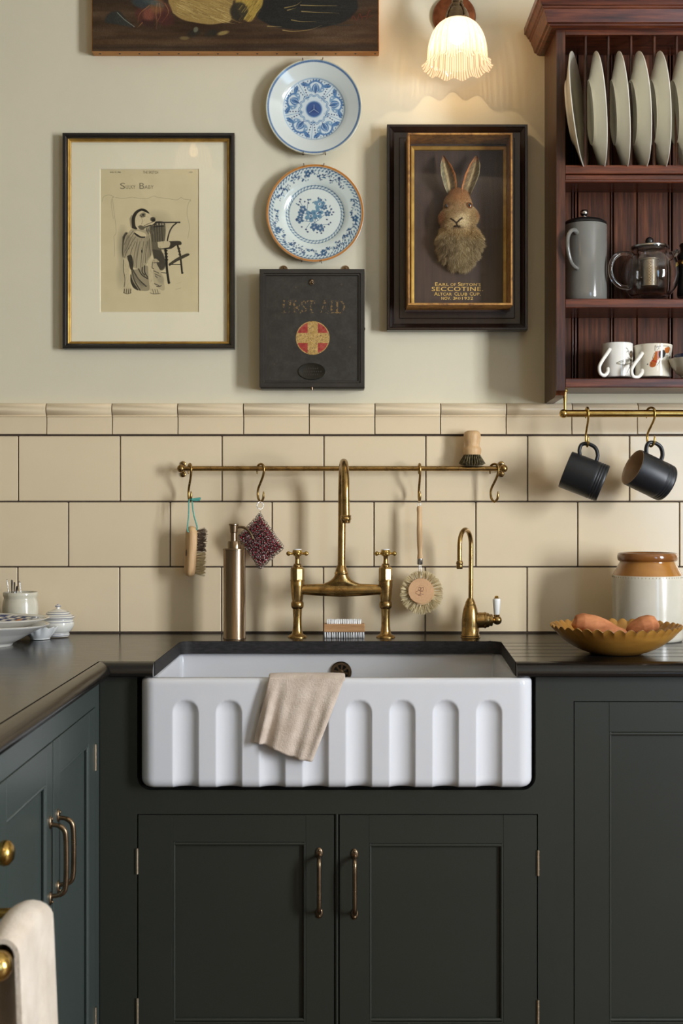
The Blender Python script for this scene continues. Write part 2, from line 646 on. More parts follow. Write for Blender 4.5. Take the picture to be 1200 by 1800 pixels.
M['red'] = mat('red_silicone', (150, 8, 36), 0.5)
M['stoneware'] = mat('stoneware', (206, 200, 184), 0.2, coat=0.3, c2=(198, 192, 176), vscale=10)
M['ochre'] = mat('ochre_glaze', (172, 118, 52), 0.15, coat=0.5, c2=(150, 98, 42), vscale=14)
M['mustard'] = mat('mustard_glaze', (176, 128, 56), 0.3, coat=0.2, c2=(150, 104, 42), vscale=9, stretch=(1, 1, 4))
M['potato'] = mat('sweet_potato_skin', (198, 132, 88), 0.75, c2=(160, 98, 60), vscale=34, stretch=(0.5, 1, 1.6), bump=0.8, bscale=70, spec=0.25)
M['grey_gl'] = mat('grey_glaze', (112, 111, 105), 0.14, coat=0.4)
M['black_pl'] = mat('black_plastic', (22, 22, 22), 0.35)
M['mug_navy'] = mat('charcoal_stoneware', (27, 30, 34), 0.42, c2=(24, 27, 31), vscale=6)
M['mug_in'] = mat('taupe_glaze', (176, 150, 122), 0.25)
M['blue_gl'] = mat('blue_glaze', (38, 52, 92), 0.2, coat=0.3)
M['crock'] = mat('crock_glaze', (204, 200, 182), 0.2, coat=0.3, c2=(196, 190, 170), vscale=20)
M['gold_paint'] = mat('gold_paint', (222, 184, 92), 0.5)
M['ink'] = mat('ink', (74, 68, 58), 0.9)
M['tin'] = mat('black_japanned_tin', (36, 33, 30), 0.42, c2=(46, 42, 37), vscale=16, bump=0.15, bscale=50)
M['vc_matte'] = vcol('painted_print', 0.85, spec=0.2)
M['vc_oil'] = vcol('oil_paint', 0.55, 0.15, 220, spec=0.3)
M['vc_glaze'] = vcol('painted_glaze', 0.13, coat=0.4)
M['vc_tin'] = vcol('painted_tin', 0.42, 0.12, 60)
M['vc_fur'] = vcol('fur', 0.85, spec=0.15)
M['vc_wood'] = vcol('branded_beech', 0.55)
M['eye'] = mat('glass_eye', (120, 66, 22), 0.05, coat=1.0)
M['pupil'] = mat('black_pupil', (6, 5, 5), 0.05, coat=1.0)
M['canvas_e'] = wood('canvas_edge', (170, 116, 62), (190, 134, 76), (200, 148, 88), (1, 8, 8), 0.7, 8)


# ------------------------------------------------------------------ helpers: flat painting on a raster of coloured vertices
def vnoise(h, w, cell, seed=0):
    r = np.random.RandomState(seed)
    gh, gw = int(h / cell) + 3, int(w / cell) + 3
    g = r.rand(gh, gw)
    y = np.arange(h) / cell; x = np.arange(w) / cell
    yi, xi = y.astype(int), x.astype(int)
    fy, fx = (y - yi), (x - xi)
    fy = fy * fy * (3 - 2 * fy); fx = fx * fx * (3 - 2 * fx)
    a = g[yi][:, xi]; b = g[yi][:, xi + 1]; c = g[yi + 1][:, xi]; d = g[yi + 1][:, xi + 1]
    return (a * (1 - fx) + b * fx) * (1 - fy)[:, None] + (c * (1 - fx) + d * fx) * fy[:, None]


class Canvas:
    """x right, y down; the domain x0..x1, y0..y1 is in whatever units the drawing uses; k raster cells per unit"""
    def __init__(self, x0, y0, x1, y1, k, bg):
        self.x0, self.y0, self.x1, self.y1, self.k = x0, y0, x1, y1, k
        self.w, self.h = int(round((x1 - x0) * k)) + 1, int(round((y1 - y0) * k)) + 1
        self.a = np.ones((self.h, self.w, 3)) * (np.array(bg) / 255.0)
        self.ys = y0 + np.arange(self.h) / k
        self.xs = x0 + np.arange(self.w) / k

    def _box(self, xa, ya, xb, yb):
        i0 = max(0, int((xa - self.x0) * self.k) - 1); i1 = min(self.w, int((xb - self.x0) * self.k) + 3)
        j0 = max(0, int((ya - self.y0) * self.k) - 1); j1 = min(self.h, int((yb - self.y0) * self.k) + 3)
        if i1 <= i0 or j1 <= j0: return None
        return slice(j0, j1), slice(i0, i1), *np.meshgrid(self.xs[i0:i1], self.ys[j0:j1])

    def blend(self, sj, si, al, col):
        al = al[..., None]
        self.a[sj, si] = self.a[sj, si] * (1 - al) + (np.array(col) / 255.0) * al

    @staticmethod
    def _segd(xx, yy, p, q):
        dx, dy = q[0] - p[0], q[1] - p[1]
        l2 = dx * dx + dy * dy + 1e-12
        t = np.clip(((xx - p[0]) * dx + (yy - p[1]) * dy) / l2, 0, 1)
        return np.hypot(xx - p[0] - t * dx, yy - p[1] - t * dy), t

    def stroke(self, pts, wd, col, al=1.0, soft=None, curve=False, taper=False):
        if curve: pts = [(v.x, v.y) for v in catmull([(p[0], p[1], 0) for p in pts], 6)]
        soft = soft or 1.0 / self.k
        xs = [p[0] for p in pts]; ys = [p[1] for p in pts]
        m = wd + soft
        b = self._box(min(xs) - m, min(ys) - m, max(xs) + m, max(ys) + m)
        if b is None: return
        sj, si, xx, yy = b
        best = np.zeros_like(xx)
        n = len(pts) - 1
        for i in range(n):
            dd, t = self._segd(xx, yy, pts[i], pts[i + 1])
            hw = wd / 2
            if taper:
                hw = wd / 2 * (1 - ((i + t) / n) * 0.9)
            best = np.maximum(best, np.clip((hw - dd) / soft + 0.5, 0, 1))
        self.blend(sj, si, best * al, col)

    def poly(self, pts, col, al=1.0, soft=None, curve=False):
        if curve:
            q = list(pts) + [pts[0]]
            pts = [(v.x, v.y) for v in catmull([(p[0], p[1], 0) for p in q], 5)][:-1]
        soft = soft or 1.0 / self.k
        xs = [p[0] for p in pts]; ys = [p[1] for p in pts]
        b = self._box(min(xs) - soft, min(ys) - soft, max(xs) + soft, max(ys) + soft)
        if b is None: return
        sj, si, xx, yy = b
        ins = np.zeros(xx.shape, bool)
        dist = np.full(xx.shape, 1e9)
        n = len(pts)
        for i in range(n):
            p, q = pts[i], pts[(i + 1) % n]
            dd, _ = self._segd(xx, yy, p, q)
            dist = np.minimum(dist, dd)
            if p[1] != q[1]:
                c = ((p[1] > yy) != (q[1] > yy)) & (xx < (q[0] - p[0]) * (yy - p[1]) / (q[1] - p[1]) + p[0])
                ins ^= c
        sd = np.where(ins, dist, -dist)
        self.blend(sj, si, np.clip(sd / soft + 0.5, 0, 1) * al, col)

    def ell(self, cx, cy, rx, ry, col, al=1.0, rot=0.0, soft=None):
        soft = soft or 1.0 / self.k
        m = max(rx, ry) + soft
        b = self._box(cx - m, cy - m, cx + m, cy + m)
        if b is None: return
        sj, si, xx, yy = b
        c, s = math.cos(rot), math.sin(rot)
        u = ((xx - cx) * c + (yy - cy) * s) / rx
        v = (-(xx - cx) * s + (yy - cy) * c) / ry
        d = (1 - np.hypot(u, v)) * min(rx, ry)
        self.blend(sj, si, np.clip(d / soft + 0.5, 0, 1) * al, col)

    def grain(self, amp, cell, seed=1, sx=1.0):
        n = vnoise(self.h, int(self.w / sx) + 2, cell, seed)
        idx = np.minimum((np.arange(self.w) / sx).astype(int), n.shape[1] - 1)
        self.a = np.clip(self.a + (n[:, idx] - 0.5)[..., None] * amp, 0, 1)

    def sample(self, x, y):
        i = np.clip((x - self.x0) * self.k, 0, self.w - 1.001); j = np.clip((y - self.y0) * self.k, 0, self.h - 1.001)
        i0, j0 = i.astype(int), j.astype(int)
        fi, fj = (i - i0)[:, None], (j - j0)[:, None]
        a = self.a
        return linarr((a[j0, i0] * (1 - fi) + a[j0, i0 + 1] * fi) * (1 - fj) + (a[j0 + 1, i0] * (1 - fi) + a[j0 + 1, i0 + 1] * fi) * fj)

    def plane(self, name, d, m, parent):
        """a flat print at distance d whose drawing units are photograph pixels"""
        xs = (self.xs - 600) * d / F
        zs = EYE + (HZ - self.ys) * d / F
        base = wloc(parent)
        v = np.zeros((self.h, self.w, 3), dtype=np.float32)
        v[..., 0] = xs[None, :] - base.x
        v[..., 1] = (d - D) - base.y
        v[..., 2] = zs[:, None] - base.z
        me = bpy.data.meshes.new(name)
        nq = (self.h - 1) * (self.w - 1)
        me.vertices.add(self.h * self.w)
        me.vertices.foreach_set('co', v.ravel())
        jj, ii = np.mgrid[0:self.h - 1, 0:self.w - 1]
        a = (jj * self.w + ii).ravel()
        q = np.stack([a, a + self.w, a + self.w + 1, a + 1], 1)
        me.loops.add(nq * 4)
        me.loops.foreach_set('vertex_index', q.ravel().astype(np.int32))
        me.polygons.add(nq)
        me.polygons.foreach_set('loop_start', np.arange(0, nq * 4, 4, dtype=np.int32))
        me.update(calc_edges=True)
        ca = me.color_attributes.new('Col', 'FLOAT_COLOR', 'POINT')
        c = np.ones((self.h * self.w, 4), dtype=np.float32)
        c[:, :3] = linarr(self.a).reshape(-1, 3)
        ca.data.foreach_set('color', c.ravel())
        me.materials.append(m)
        o = bpy.data.objects.new(name, me)
        sc.collection.objects.link(o)
        o.parent = parent
        return o


# ================================================================== THE ROOM
TOP = Z(1113, D)                  # worktop surface
THK = 0.033
mb = MB().box(ROOM_L - 0.1, ROOM_R + 0.1, 0.006, 0.12, 0, ROOM_H)
wall_back = struct(obj('wall_back', mb, M['plaster']))
mb = MB().box(ROOM_L - 0.1, ROOM_R + 0.1, ROOM_F, 0.12, -0.08, 0)
struct(obj('floor', mb, M['floor']))
mb = MB().box(ROOM_L - 0.1, ROOM_R + 0.1, ROOM_F, 0.12, ROOM_H, ROOM_H + 0.08)
struct(obj('ceiling', mb, M['ceiling']))
mb = MB().box(ROOM_L - 0.1, ROOM_L, ROOM_F, 0.006, 0, ROOM_H)
struct(obj('wall_left', mb, M['room_l']))
mb = MB().box(ROOM_L - 0.1, ROOM_R + 0.1, ROOM_F - 0.1, ROOM_F, 0, ROOM_H)
struct(obj('wall_front', mb, M['room']))
mb = MB()
wy0, wy1, wz0, wz1 = WIN
mb.box(ROOM_R, ROOM_R + 0.12, ROOM_F, wy0, 0, ROOM_H)
mb.box(ROOM_R, ROOM_R + 0.12, wy1, 0.006, 0, ROOM_H)
mb.box(ROOM_R, ROOM_R + 0.12, wy0, wy1, 0, wz0)
mb.box(ROOM_R, ROOM_R + 0.12, wy0, wy1, wz1, ROOM_H)
struct(obj('wall_right', mb, M['room']))
mb = MB()
for y0, y1, z0, z1 in ((wy0, wy0 + 0.05, wz0, wz1), (wy1 - 0.05, wy1, wz0, wz1), (wy0, wy1, wz0, wz0 + 0.06), (wy0, wy1, wz1 - 0.05, wz1),
                       (wy0, wy1, (wz0 + wz1) / 2 - 0.02, (wz0 + wz1) / 2 + 0.02), ((wy0 + wy1) / 2 - 0.011, (wy0 + wy1) / 2 + 0.011, wz0, wz1)):
    mb.box(ROOM_R + 0.03, ROOM_R + 0.08, y0, y1, z0, z1, 0.004)
struct(obj('window_1', mb, M['ceiling']))

# wall tiles: grout bed, three courses of large tiles, moulded dado tiles on top
TT = Z(709, D)
obj('grout', MB().box(ROOM_L, 1.40, 0.0025, 0.0062, TOP - 0.02, TT - 0.0005), M['grout'], wall_back)
PITCH = L(179, D)
tw, JT = PITCH, 0.0032


def tile_mesh(w_, h_):
    b = 0.0016
    return to_mesh('tile', MB().box(-w_ / 2, w_ / 2, 0.0, 0.0065, -h_ / 2, h_ / 2, b), 30)


first = True
for (ya, yb, xs) in ((766, 881, 32), (882.5, 996, 120), (997, 1111, 31)):
    h_ = L(yb - ya, D) - 0.0022
    me = tile_mesh(PITCH - JT, h_)
    me.materials.append(M['tile'])
    me_full = me
    for k in range(-4, 8):
        cx = X(xs + 179 * (k + 0.5), D)
        if cx + PITCH / 2 > 1.42 or cx + PITCH / 2 < ROOM_L + 0.02: continue
        cut = max(0.0, ROOM_L + 0.002 - (cx - PITCH / 2 + JT / 2))
        me = me_full
        if cut > 0:                                   # the corner tile is cut to fit
            me = tile_mesh(PITCH - JT - cut, h_)
            me.materials.append(M['tile'])
            cx += cut / 2
        o = bpy.data.objects.new('tile', me)
        sc.collection.objects.link(o)
        o.parent = wall_back
        o.location = (cx, RNG.uniform(-0.0004, 0.0004), Z((ya + yb) / 2, D))
        o.rotation_euler = (RNG.uniform(-0.0025, 0.0025), 0, RNG.uniform(-0.0025, 0.0025))
prof = [(0.006, 0.0), (-0.004, 0.0), (-0.010, -0.002), (-0.0165, -0.008), (-0.019, -0.0155), (-0.0175, -0.024), (-0.012, -0.031), (-0.0085, -0.0335),
        (-0.0085, -0.0345), (-0.0105, -0.0360), (-0.0105, -0.0378), (-0.0070, -0.0392), (-0.0062, -0.050), (-0.0068, -0.068), (-0.0085, -0.080), (-0.0085, -0.0868), (0.006, -0.0868)]
TP = L(115.1, D)
mbt = MB()
rs = []
for e in (-1, 1):
    for ins in ((0.0006, 0.0) if e < 0 else (0.0, 0.0006)):
        xx = e * (TP / 2 - (0.0013 if ins else 0.0019))
        rs.append([(xx, y + ins, z) for y, z in prof])
mbt = MB().rings(rs, True, True, True)
me = to_mesh('dado_tile', mbt, 40)
me.materials.append(M['tile'])
for k in range(-3, 12):
    cx = X(83 + 115.1 * (k + 0.5), D)
    if cx - TP / 2 < ROOM_L or cx + TP / 2 > 1.40: continue
    o = bpy.data.objects.new('dado_tile', me)
    sc.collection.objects.link(o)
    o.parent = wall_back
    o.location = (cx, RNG.uniform(-0.0005, 0.0005), TT + RNG.uniform(-0.0005, 0.0005))

# ================================================================== WORKTOP
EX = -0.552                        # front edge of the left run (top line)
EY = -0.630                        # front edge of the sink run (top line)
XR = 1.38
NOSE = [(-0.004, 0.0), (0.0, 0.0), (0.008, -0.0015), (0.017, -0.005), (0.025, -0.011), (0.029, -0.018), (0.030, -0.023), (0.028, -0.029), (0.024, -0.0325), (0.020, -0.033), (-0.004, -0.033)]
mb = MB()
mb.box(ROOM_L, XR, -0.195, 0.001, TOP - THK, TOP)                       # along the wall
# rounded back corners of the sink cut-out
yb = -0.204
mb.box(-0.395, 0.395, yb, -0.195, TOP - THK, TOP)
def plan(u, v, h): return (u, v, h)
def quarter(cx, cy, sx):
    pts = [(cx, cy)]
    for i in range(7):
        a = PI / 2 * i / 6
        pts.append((cx + sx * (-0.03 + 0.03 * math.cos(a)) , cy - 0.03 + 0.0 + 0.03 * (1 - math.sin(a)) - 0.0))
    return pts
for sx, cx in ((-1, -0.424), (1, 0.420)):
    pts = [(cx + sx * 0.0, -0.195)]
    for i in range(9):
        a = PI / 2 * i / 8
        # arc from the side edge (cx, yb-0.03) to the back edge (cx - sx*0.03, yb)
        pts.append((cx - sx * 0.030 * (1 - math.cos(a)), yb - 0.030 + 0.030 * math.sin(a)))
    pts.append((cx - sx * 0.030, -0.195))
    mb.prism(pts, plan, TOP - THK, TOP)
mb.prism([(EX, -0.195), (-0.424, -0.195), (-0.424, yb - 0.03), (-0.427, EY), (EX, EY)], plan, TOP - THK, TOP)          # left of the sink
mb.box(ROOM_L, EX, -2.4, -0.195, TOP - THK, TOP)                                                                       # left run
XS0, XS1 = 0.420, 0.398
def xs_(y): return XS0 + (XS1 - XS0) * (yb - y) / (yb - EY)
# right of the sink: a fluted drainer, ridges between the grooves
mb.prism([(XS0, -0.195), (XR, -0.195), (XR, EY), (XS1, EY), (XS0, yb - 0.03)], plan, TOP - THK, TOP - 0.004)
gy = [-0.195, -0.254, -0.322, -0.398, -0.468, -0.540, EY]
for i in range(6):
    a = gy[i] - (0.003 if i else 0); b_ = gy[i + 1] + (0.003 if i < 5 else 0)
    mb.prism([(xs_(a), a), (XR, a), (XR, b_), (xs_(b_), b_)], plan, TOP - 0.0045, TOP)
# nosing
mb.rings([[(x, EY - o_, TOP + z) for o_, z in NOSE] for x in (XS1, XR)], True, True, True)
mb.rings([[(x, EY - o_, TOP + z) for o_, z in NOSE] for x in (EX - 0.003, -0.427)], True, True, True)
mb.rings([[(EX + o_, y, TOP + z) for o_, z in NOSE] for y in (-2.4, EY + 0.003)], True, True, True)
wt = obj('worktop', mb, M['stone'], ang=28, loc=(0, 0, TOP))
liner = [(-0.427, EY - 0.002), (-0.424, yb - 0.03)]
for i in range(9):
    a = PI / 2 * i / 8
    liner.append((-0.424 + 0.030 * (1 - math.cos(a)), yb - 0.030 + 0.030 * math.sin(a)))
for i in range(9):
    a = PI / 2 * (8 - i) / 8
    liner.append((0.420 - 0.030 * (1 - math.cos(a)), yb - 0.030 + 0.030 * math.sin(a)))
liner += [(XS0, yb - 0.03), (XS1, EY - 0.002)]
inn_l = [(x + (0.0012 if x < -0.39 else -0.0012 if x > 0.38 else 0), y - (0.0012 if abs(x) < 0.42 and y > -0.23 else 0)) for x, y in liner]
mb = MB().rings([[(a[0], a[1], TOP - THK + 0.0003), (b[0], b[1], TOP - THK + 0.0003), (b[0], b[1], TOP - 0.0007), (a[0], a[1], TOP - 0.0007)] for a, b in zip(liner, inn_l)], True, True, True)
obj('cut_edge', mb, M['cut'], wt, 40)
tag(wt, 'dark polished stone worktop running round the sink with drainer grooves', 'worktop')

# ================================================================== BUTLER SINK
SX0, SX1 = X(245, 2.715), X(938, 2.715)
SY0, SY1 = -0.665, -0.150
SZ0, SZ1 = Z(1387, 2.715), TOP - THK - 0.0005
sink = thing('butler_sink', 'wide white fireclay sink with fluted front under the brass bridge tap', 'sink', ((SX0 + SX1) / 2, (SY0 + SY1) / 2, SZ0))
flutes = [X(326 + 76.2 * k, 2.715) for k in range(8)]
FW, FTOP = L(22.5, 2.715), Z(1231, 2.715)
path = []                                # (x, y, nx, ny, on_front)
RC = 0.034
def rrect(ins, n_front=420):
    """rounded rectangle, returned as a list with a constant count"""
    out = []
    r = max(RC - ins, 0.006)
    x0, x1, y0, y1 = SX0 + ins, SX1 - ins, SY0 + ins, SY1 - ins
    for i in range(n_front): out.append((x0 + r + (x1 - x0 - 2 * r) * i / (n_front - 1), y0, 0, -1))
    for i in range(1, 13):
        a = -PI / 2 + PI / 2 * i / 13; out.append((x1 - r + r * math.cos(a), y0 + r + r * math.sin(a), math.cos(a), math.sin(a)))
    for i in range(8): out.append((x1, y0 + r + (y1 - y0 - 2 * r) * i / 7, 1, 0))
    for i in range(1, 6):
        a = PI / 2 * i / 6; out.append((x1 - r + r * math.cos(a), y1 - r + r * math.sin(a), math.cos(a), math.sin(a)))
    for i in range(24): out.append((x1 - r - (x1 - x0 - 2 * r) * i / 23, y1, 0, 1))
    for i in range(1, 6):
        a = PI / 2 + PI / 2 * i / 6; out.append((x0 + r + r * math.cos(a), y1 - r + r * math.sin(a), math.cos(a), math.sin(a)))
    for i in range(8): out.append((x0, y1 - r - (y1 - y0 - 2 * r) * i / 7, -1, 0))
    for i in range(1, 13):
        a = PI + PI / 2 * i / 13; out.append((x0 + r + r * math.cos(a), y0 + r + r * math.sin(a), math.cos(a), math.sin(a)))
    return out
def flute(x, z):
    u = min(abs(x - c) for c in flutes)
    zc = FTOP - FW
    d_ = u if z <= zc else math.hypot(u, z - zc)
    t = d_ / FW
    if t >= 1.12: return 0.0
    k = max(0.0, 1 - t * t)
    s = 0.0125 * k ** 0.8
    return s
levels = []
for i in range(6):
    a = PI / 2 * i / 5
    levels.append((0.020 * (1 - math.sin(a)), SZ0 + 0.020 * (1 - math.cos(a))))
zs = np.linspace(SZ0 + 0.024, SZ1 - 0.014, 60)
levels += [(0.0, z) for z in zs]
for i in range(1, 7):
    a = PI / 2 * i / 6
    levels.append((0.011 * (1 - math.cos(a)), SZ1 - 0.011 + 0.011 * math.sin(a)))
rings = []
for ins, z in [(0.2, SZ0)] + levels:
    rr = rrect(ins)
    ring = []
    for (x, y, nx, ny) in rr:
        f_ = flute(x, z) if ny == -1 and ins < 0.05 else 0.0
        ring.append((x, y + f_, z))
    rings.append(ring)
WT = 0.030
for i in range(1, 5):
    a = PI / 2 * i / 4
    rings.append([(x, y, SZ1 - 0.008 * (1 - math.cos(a))) for x, y, _, _ in rrect(WT - 0.008 + 0.008 * math.sin(a))])
for z in np.linspace(SZ1 - 0.02, SZ0 + 0.07, 6): rings.append([(x, y, z) for x, y, _, _ in rrect(WT + 0.002)])
for i in range(1, 6):
    a = PI / 2 * i / 5
    rings.append([(x, y, SZ0 + 0.07 - 0.04 * math.sin(a)) for x, y, _, _ in rrect(WT + 0.04 * (1 - math.cos(a)))])
rings.append([(x, y, SZ0 + 0.028) for x, y, _, _ in rrect(0.22)])
mb = MB().rings(rings, True, True, True)
obj('basin', mb, M['ceramic'], sink, ang=180)
# overflow on the inner back wall
oc = Vector((X(599, 3.19), SY1 - WT - 0.003, Z(1182, 3.19)))
mb = MB().lathe([(0.0, 0.0), (0.0285, 0.0), (0.0285, -0.004), (0.026, -0.007), (0.0215, -0.007), (0.0205, -0.003), (0.0, -0.003)], oc, 40, 'Y')
ov = obj('overflow', mb, M['brass_d'], sink)
mb = MB().lathe([(0, 0), (0.0065, 0), (0.0065, -0.003), (0.004, -0.005), (0, -0.005)], (oc.x, oc.y - 0.002, oc.z), 20, 'Y')
obj('overflow_rose', mb, M['brass_d'], ov)
for k in range(8):
    a = 2 * PI * k / 8 + 0.2
    mb = MB()
    c_, s_ = math.cos(a), math.sin(a)
    pts = [(0.0085, -0.0012), (0.0085, 0.0012), (0.019, 0.0048), (0.0198, 0.0), (0.019, -0.0048)]
    mb.prism([(u * c_ - v * s_, u * s_ + v * c_) for u, v in pts], lambda u, v, h: (oc.x + u, oc.y + h, oc.z + v), -0.0036, -0.003)
    obj('overflow_slot', mb, M['dark_gap'], ov)

# ================================================================== CABINETS
CY = -0.625                         # face of the sink run
CX = -0.5545                        # face of the left run
dC = D + CY


def shaker(mbd, u0, u1, z0, z1, o0, o1, oz0, oz1, mapf, thick=0.02, rec=0.009):
    """a framed door: two stiles, two rails, recessed panel; (u, depth into the cabinet, z) through mapf"""
    def bx(a, b, c, d, e, f, bev=0.0008):
        t = MB().box(a, b, c, d, e, f, bev)
        mbd.add([mapf(*p) for p in t.v], t.f)
    bx(u0, o0, 0, thick, z0, z1)
    bx(o1, u1, 0, thick, z0, z1)
    bx(o0 - 1e-4, o1 + 1e-4, 0, thick, oz1, z1)
    bx(o0 - 1e-4, o1 + 1e-4, 0, thick, z0, oz0)
    bx(o0 - 1e-4, o1 + 1e-4, rec, thick - 0.001, oz0 - 1e-4, oz1 + 1e-4, 0)


def bead(u0, u1, z0, z1, mapf, r=0.0042, dep=0.0045):
    """cock bead round the inside of the frame"""
    mbd = MB()
    for a, b in (((u0, z1 - r), (u1, z1 - r)), ((u0, z0 + r), (u1, z0 + r)), ((u0 + r * 0.6, z0), (u0 + r * 0.6, z1)), ((u1 - r * 0.6, z0), (u1 - r * 0.6, z1))):
        t = MB().tube([(a[0], dep, a[1]), (b[0], dep, b[1])], r, 10)
        mbd.add([mapf(*p) for p in t.v], t.f)
    return mbd


def hinge(u, z0, z1, mapf):
    t = MB().tube([(u, -0.0005, z0), (u, -0.0005, z1)], 0.0036, 10)
    for k in range(1, 4):
        zz = z0 + (z1 - z0) * k / 4
        t.tube([(u, -0.0005, zz - 0.0006), (u, -0.0005, zz + 0.0006)], 0.0041, 10)
    m_ = MB(); m_.add([mapf(*p) for p in t.v], t.f)
    return m_


def bow_handle(u, z0, z1, mapf, off=0.030):
    """bow handle: two oval backplates and a bar that stands off the door"""
    e = 0.011
    pts = [(u, -0.003, z0 + e * 1.3), (u, -0.016, z0 + e * 1.5), (u, -0.026, z0 + e * 2.1), (u, -off, z0 + e * 3.4), (u, -off - 0.001, (z0 + z1) / 2),
           (u, -off, z1 - e * 3.4), (u, -0.026, z1 - e * 2.1), (u, -0.016, z1 - e * 1.5), (u, -0.003, z1 - e * 1.3)]
    c = catmull(pts, 6)
    t = MB().tube(c, [0.0052 if 6 < i < len(c) - 7 else 0.0044 for i in range(len(c))], 12)
    pl = MB()
    for zc in (z0 + e * 0.9, z1 - e * 0.9):
        pl.lathe([(0.0, 0.0), (0.0085, 0.0), (0.0085, -0.002), (0.006, -0.0038), (0, -0.0042)], (0, 0, 0), 18, 'Y')
        n = 5 * 18
        for i in range(len(pl.v) - n, len(pl.v)):
            x_, y_, z_ = pl.v[i]
            pl.v[i] = (u + x_, y_, zc + z_ * 1.5)
        zs_ = zc + (-0.0065 if zc < (z0 + z1) / 2 else 0.0065)
        pl.sphere((u, -0.0045, zs_), (0.0032, 0.002, 0.0032), 6, 10)
    a, b = MB(), MB()
    a.add([mapf(*p) for p in t.v], t.f)
    b.add([mapf(*p) for p in pl.v], pl.f)
    return a, b


def map_b(u, dep, z): return (u, CY + dep, z)
def map_l(u, dep, z): return (CX - dep, u, z)          # u is world y here


def door(cab, mapf, u0, u1, z0, z1, o0, o1, oz0, oz1, m, hinges=(), handle_=None, hmat=None):
    mbd = MB()
    shaker(mbd, u0, u1, z0, z1, o0, o1, oz0, oz1, mapf)
    dr = obj('door', mbd, m, cab)
    obj('panel_bead', bead(o0, o1, oz0, oz1, mapf), m, dr, 60)
    for (hu, ha, hb) in hinges:
        obj('hinge', hinge(hu, ha, hb, mapf), M['hinge'], dr, 60)
    if handle_:
        a, b = bow_handle(*handle_, mapf)
        a.merge(b)
        obj('handle', a, hmat, dr, 60)
    return dr


WB = TOP - THK                      # underside of the worktop
xl, xr = X(175.5, dC), X(975, dC)
zr = Z(1431, dC)
cab = thing('sink_cabinet', 'dark green framed double-door cabinet that carries the white sink', 'cabinet', ((xl + xr) / 2, CY, 0))
# U-shaped surround of the sink
ox0, ox1, oz_ = X(241, dC), X(941.5, dC), Z(1389, dC)
rad = 0.032
poly = [(xl, WB), (xl, zr), (xr, zr), (xr, WB), (ox1, WB)]
for i in range(9):
    a = PI / 2 * i / 8
    poly.append((ox1 - rad + rad * math.cos(a), oz_ + rad - rad * math.sin(a)))
for i in range(9):
    a = PI / 2 * i / 8
    poly.append((ox0 + rad - rad * math.sin(a), oz_ + rad - rad * math.cos(a)))
poly.append((ox0, WB))
mb = MB().prism(poly, lambda u, v, h: (u, h, v), CY, CY + 0.022)
mb.box(xl, X(240.8, dC), CY, CY + 0.022, 0.0, zr)
mb.box(X(945.2, dC), xr, CY, CY + 0.022, 0.0, zr)
mb.box(xl, xr, CY, CY + 0.022, 0.0, 0.048)
obj('face_frame', mb, M['green'], cab, 20)
mb = MB().box(X(588, dC), X(595, dC), CY + 0.004, CY + 0.022, 0.05, zr)
mb.tube([(X(591.5, dC), CY + 0.0035, 0.05), (X(591.5, dC), CY + 0.0035, zr)], 0.0032, 10)
obj('meeting_bead', mb, M['green'], cab, 40)
mb = MB().box(xl + 0.002, xr - 0.002, CY + 0.0225, -0.01, 0.03, SZ0 - 0.006)
mb.box(xl + 0.002, SX0 - 0.004, CY + 0.0225, -0.01, SZ0 - 0.006, WB - 0.001)
mb.box(SX1 + 0.004, xr - 0.002, CY + 0.0225, -0.01, SZ0 - 0.006, WB - 0.001)
obj('carcass', mb, M['dark_gap'], cab, 20)
zt = Z(1432.8, dC)
zb_ = 0.051
h_z = lambda a: Z(a, dC)
door(cab, map_b, X(242.6, dC), X(586.5, dC), zb_, zt, X(303, dC), X(537, dC), Z(1797, dC), Z(1480.5, dC), M['green'],
     [(X(240.8, dC), Z(1536, dC), Z(1491, dC)), (X(241.3, dC), Z(1799, dC), Z(1754, dC))], (X(561, dC), Z(1616, 2.74), Z(1495, 2.74)), M['brass_d'])
door(cab, map_b, X(596.5, dC), X(943.3, dC), zb_, zt, X(648, dC), X(884, dC), Z(1797, dC), Z(1483, dC), M['green'],
     [(X(945.2, dC), Z(1539, dC), Z(1494, dC)), (X(945.2, dC), Z(1800, dC), Z(1757, dC))], (X(623, dC), Z(1618, 2.74), Z(1497, 2.74)), M['brass_d'])

# right-hand cabinet (continues the same face)
xe = 1.36
cab2 = thing('base_cabinet', 'dark green single-door base cabinet under the fluted drainer', 'cabinet', ((xr + xe) / 2, CY, 0))
dx0, dx1, dz1 = X(1009, dC), 1.12, Z(1234, dC)
mb = MB().box(xr, dx0 - 0.0016, CY, CY + 0.022, 0, WB)
mb.box(dx1 + 0.002, xe, CY, CY + 0.022, 0, WB)
mb.box(dx0 - 0.0016, dx1 + 0.002, CY, CY + 0.022, dz1 + 0.0018, WB)
mb.box(dx0 - 0.0016, dx1 + 0.002, CY, CY + 0.022, 0, 0.048)
obj('face_frame', mb, M['green'], cab2, 20)
obj('carcass', MB().box(xr + 0.002, xe, CY + 0.0225, -0.01, 0.03, WB - 0.001), M['dark_gap'], cab2, 20)
door(cab2, map_b, dx0, dx1, zb_, dz1, X(1070, dC), 1.055, Z(1797, dC), Z(1287, dC), M['green'])

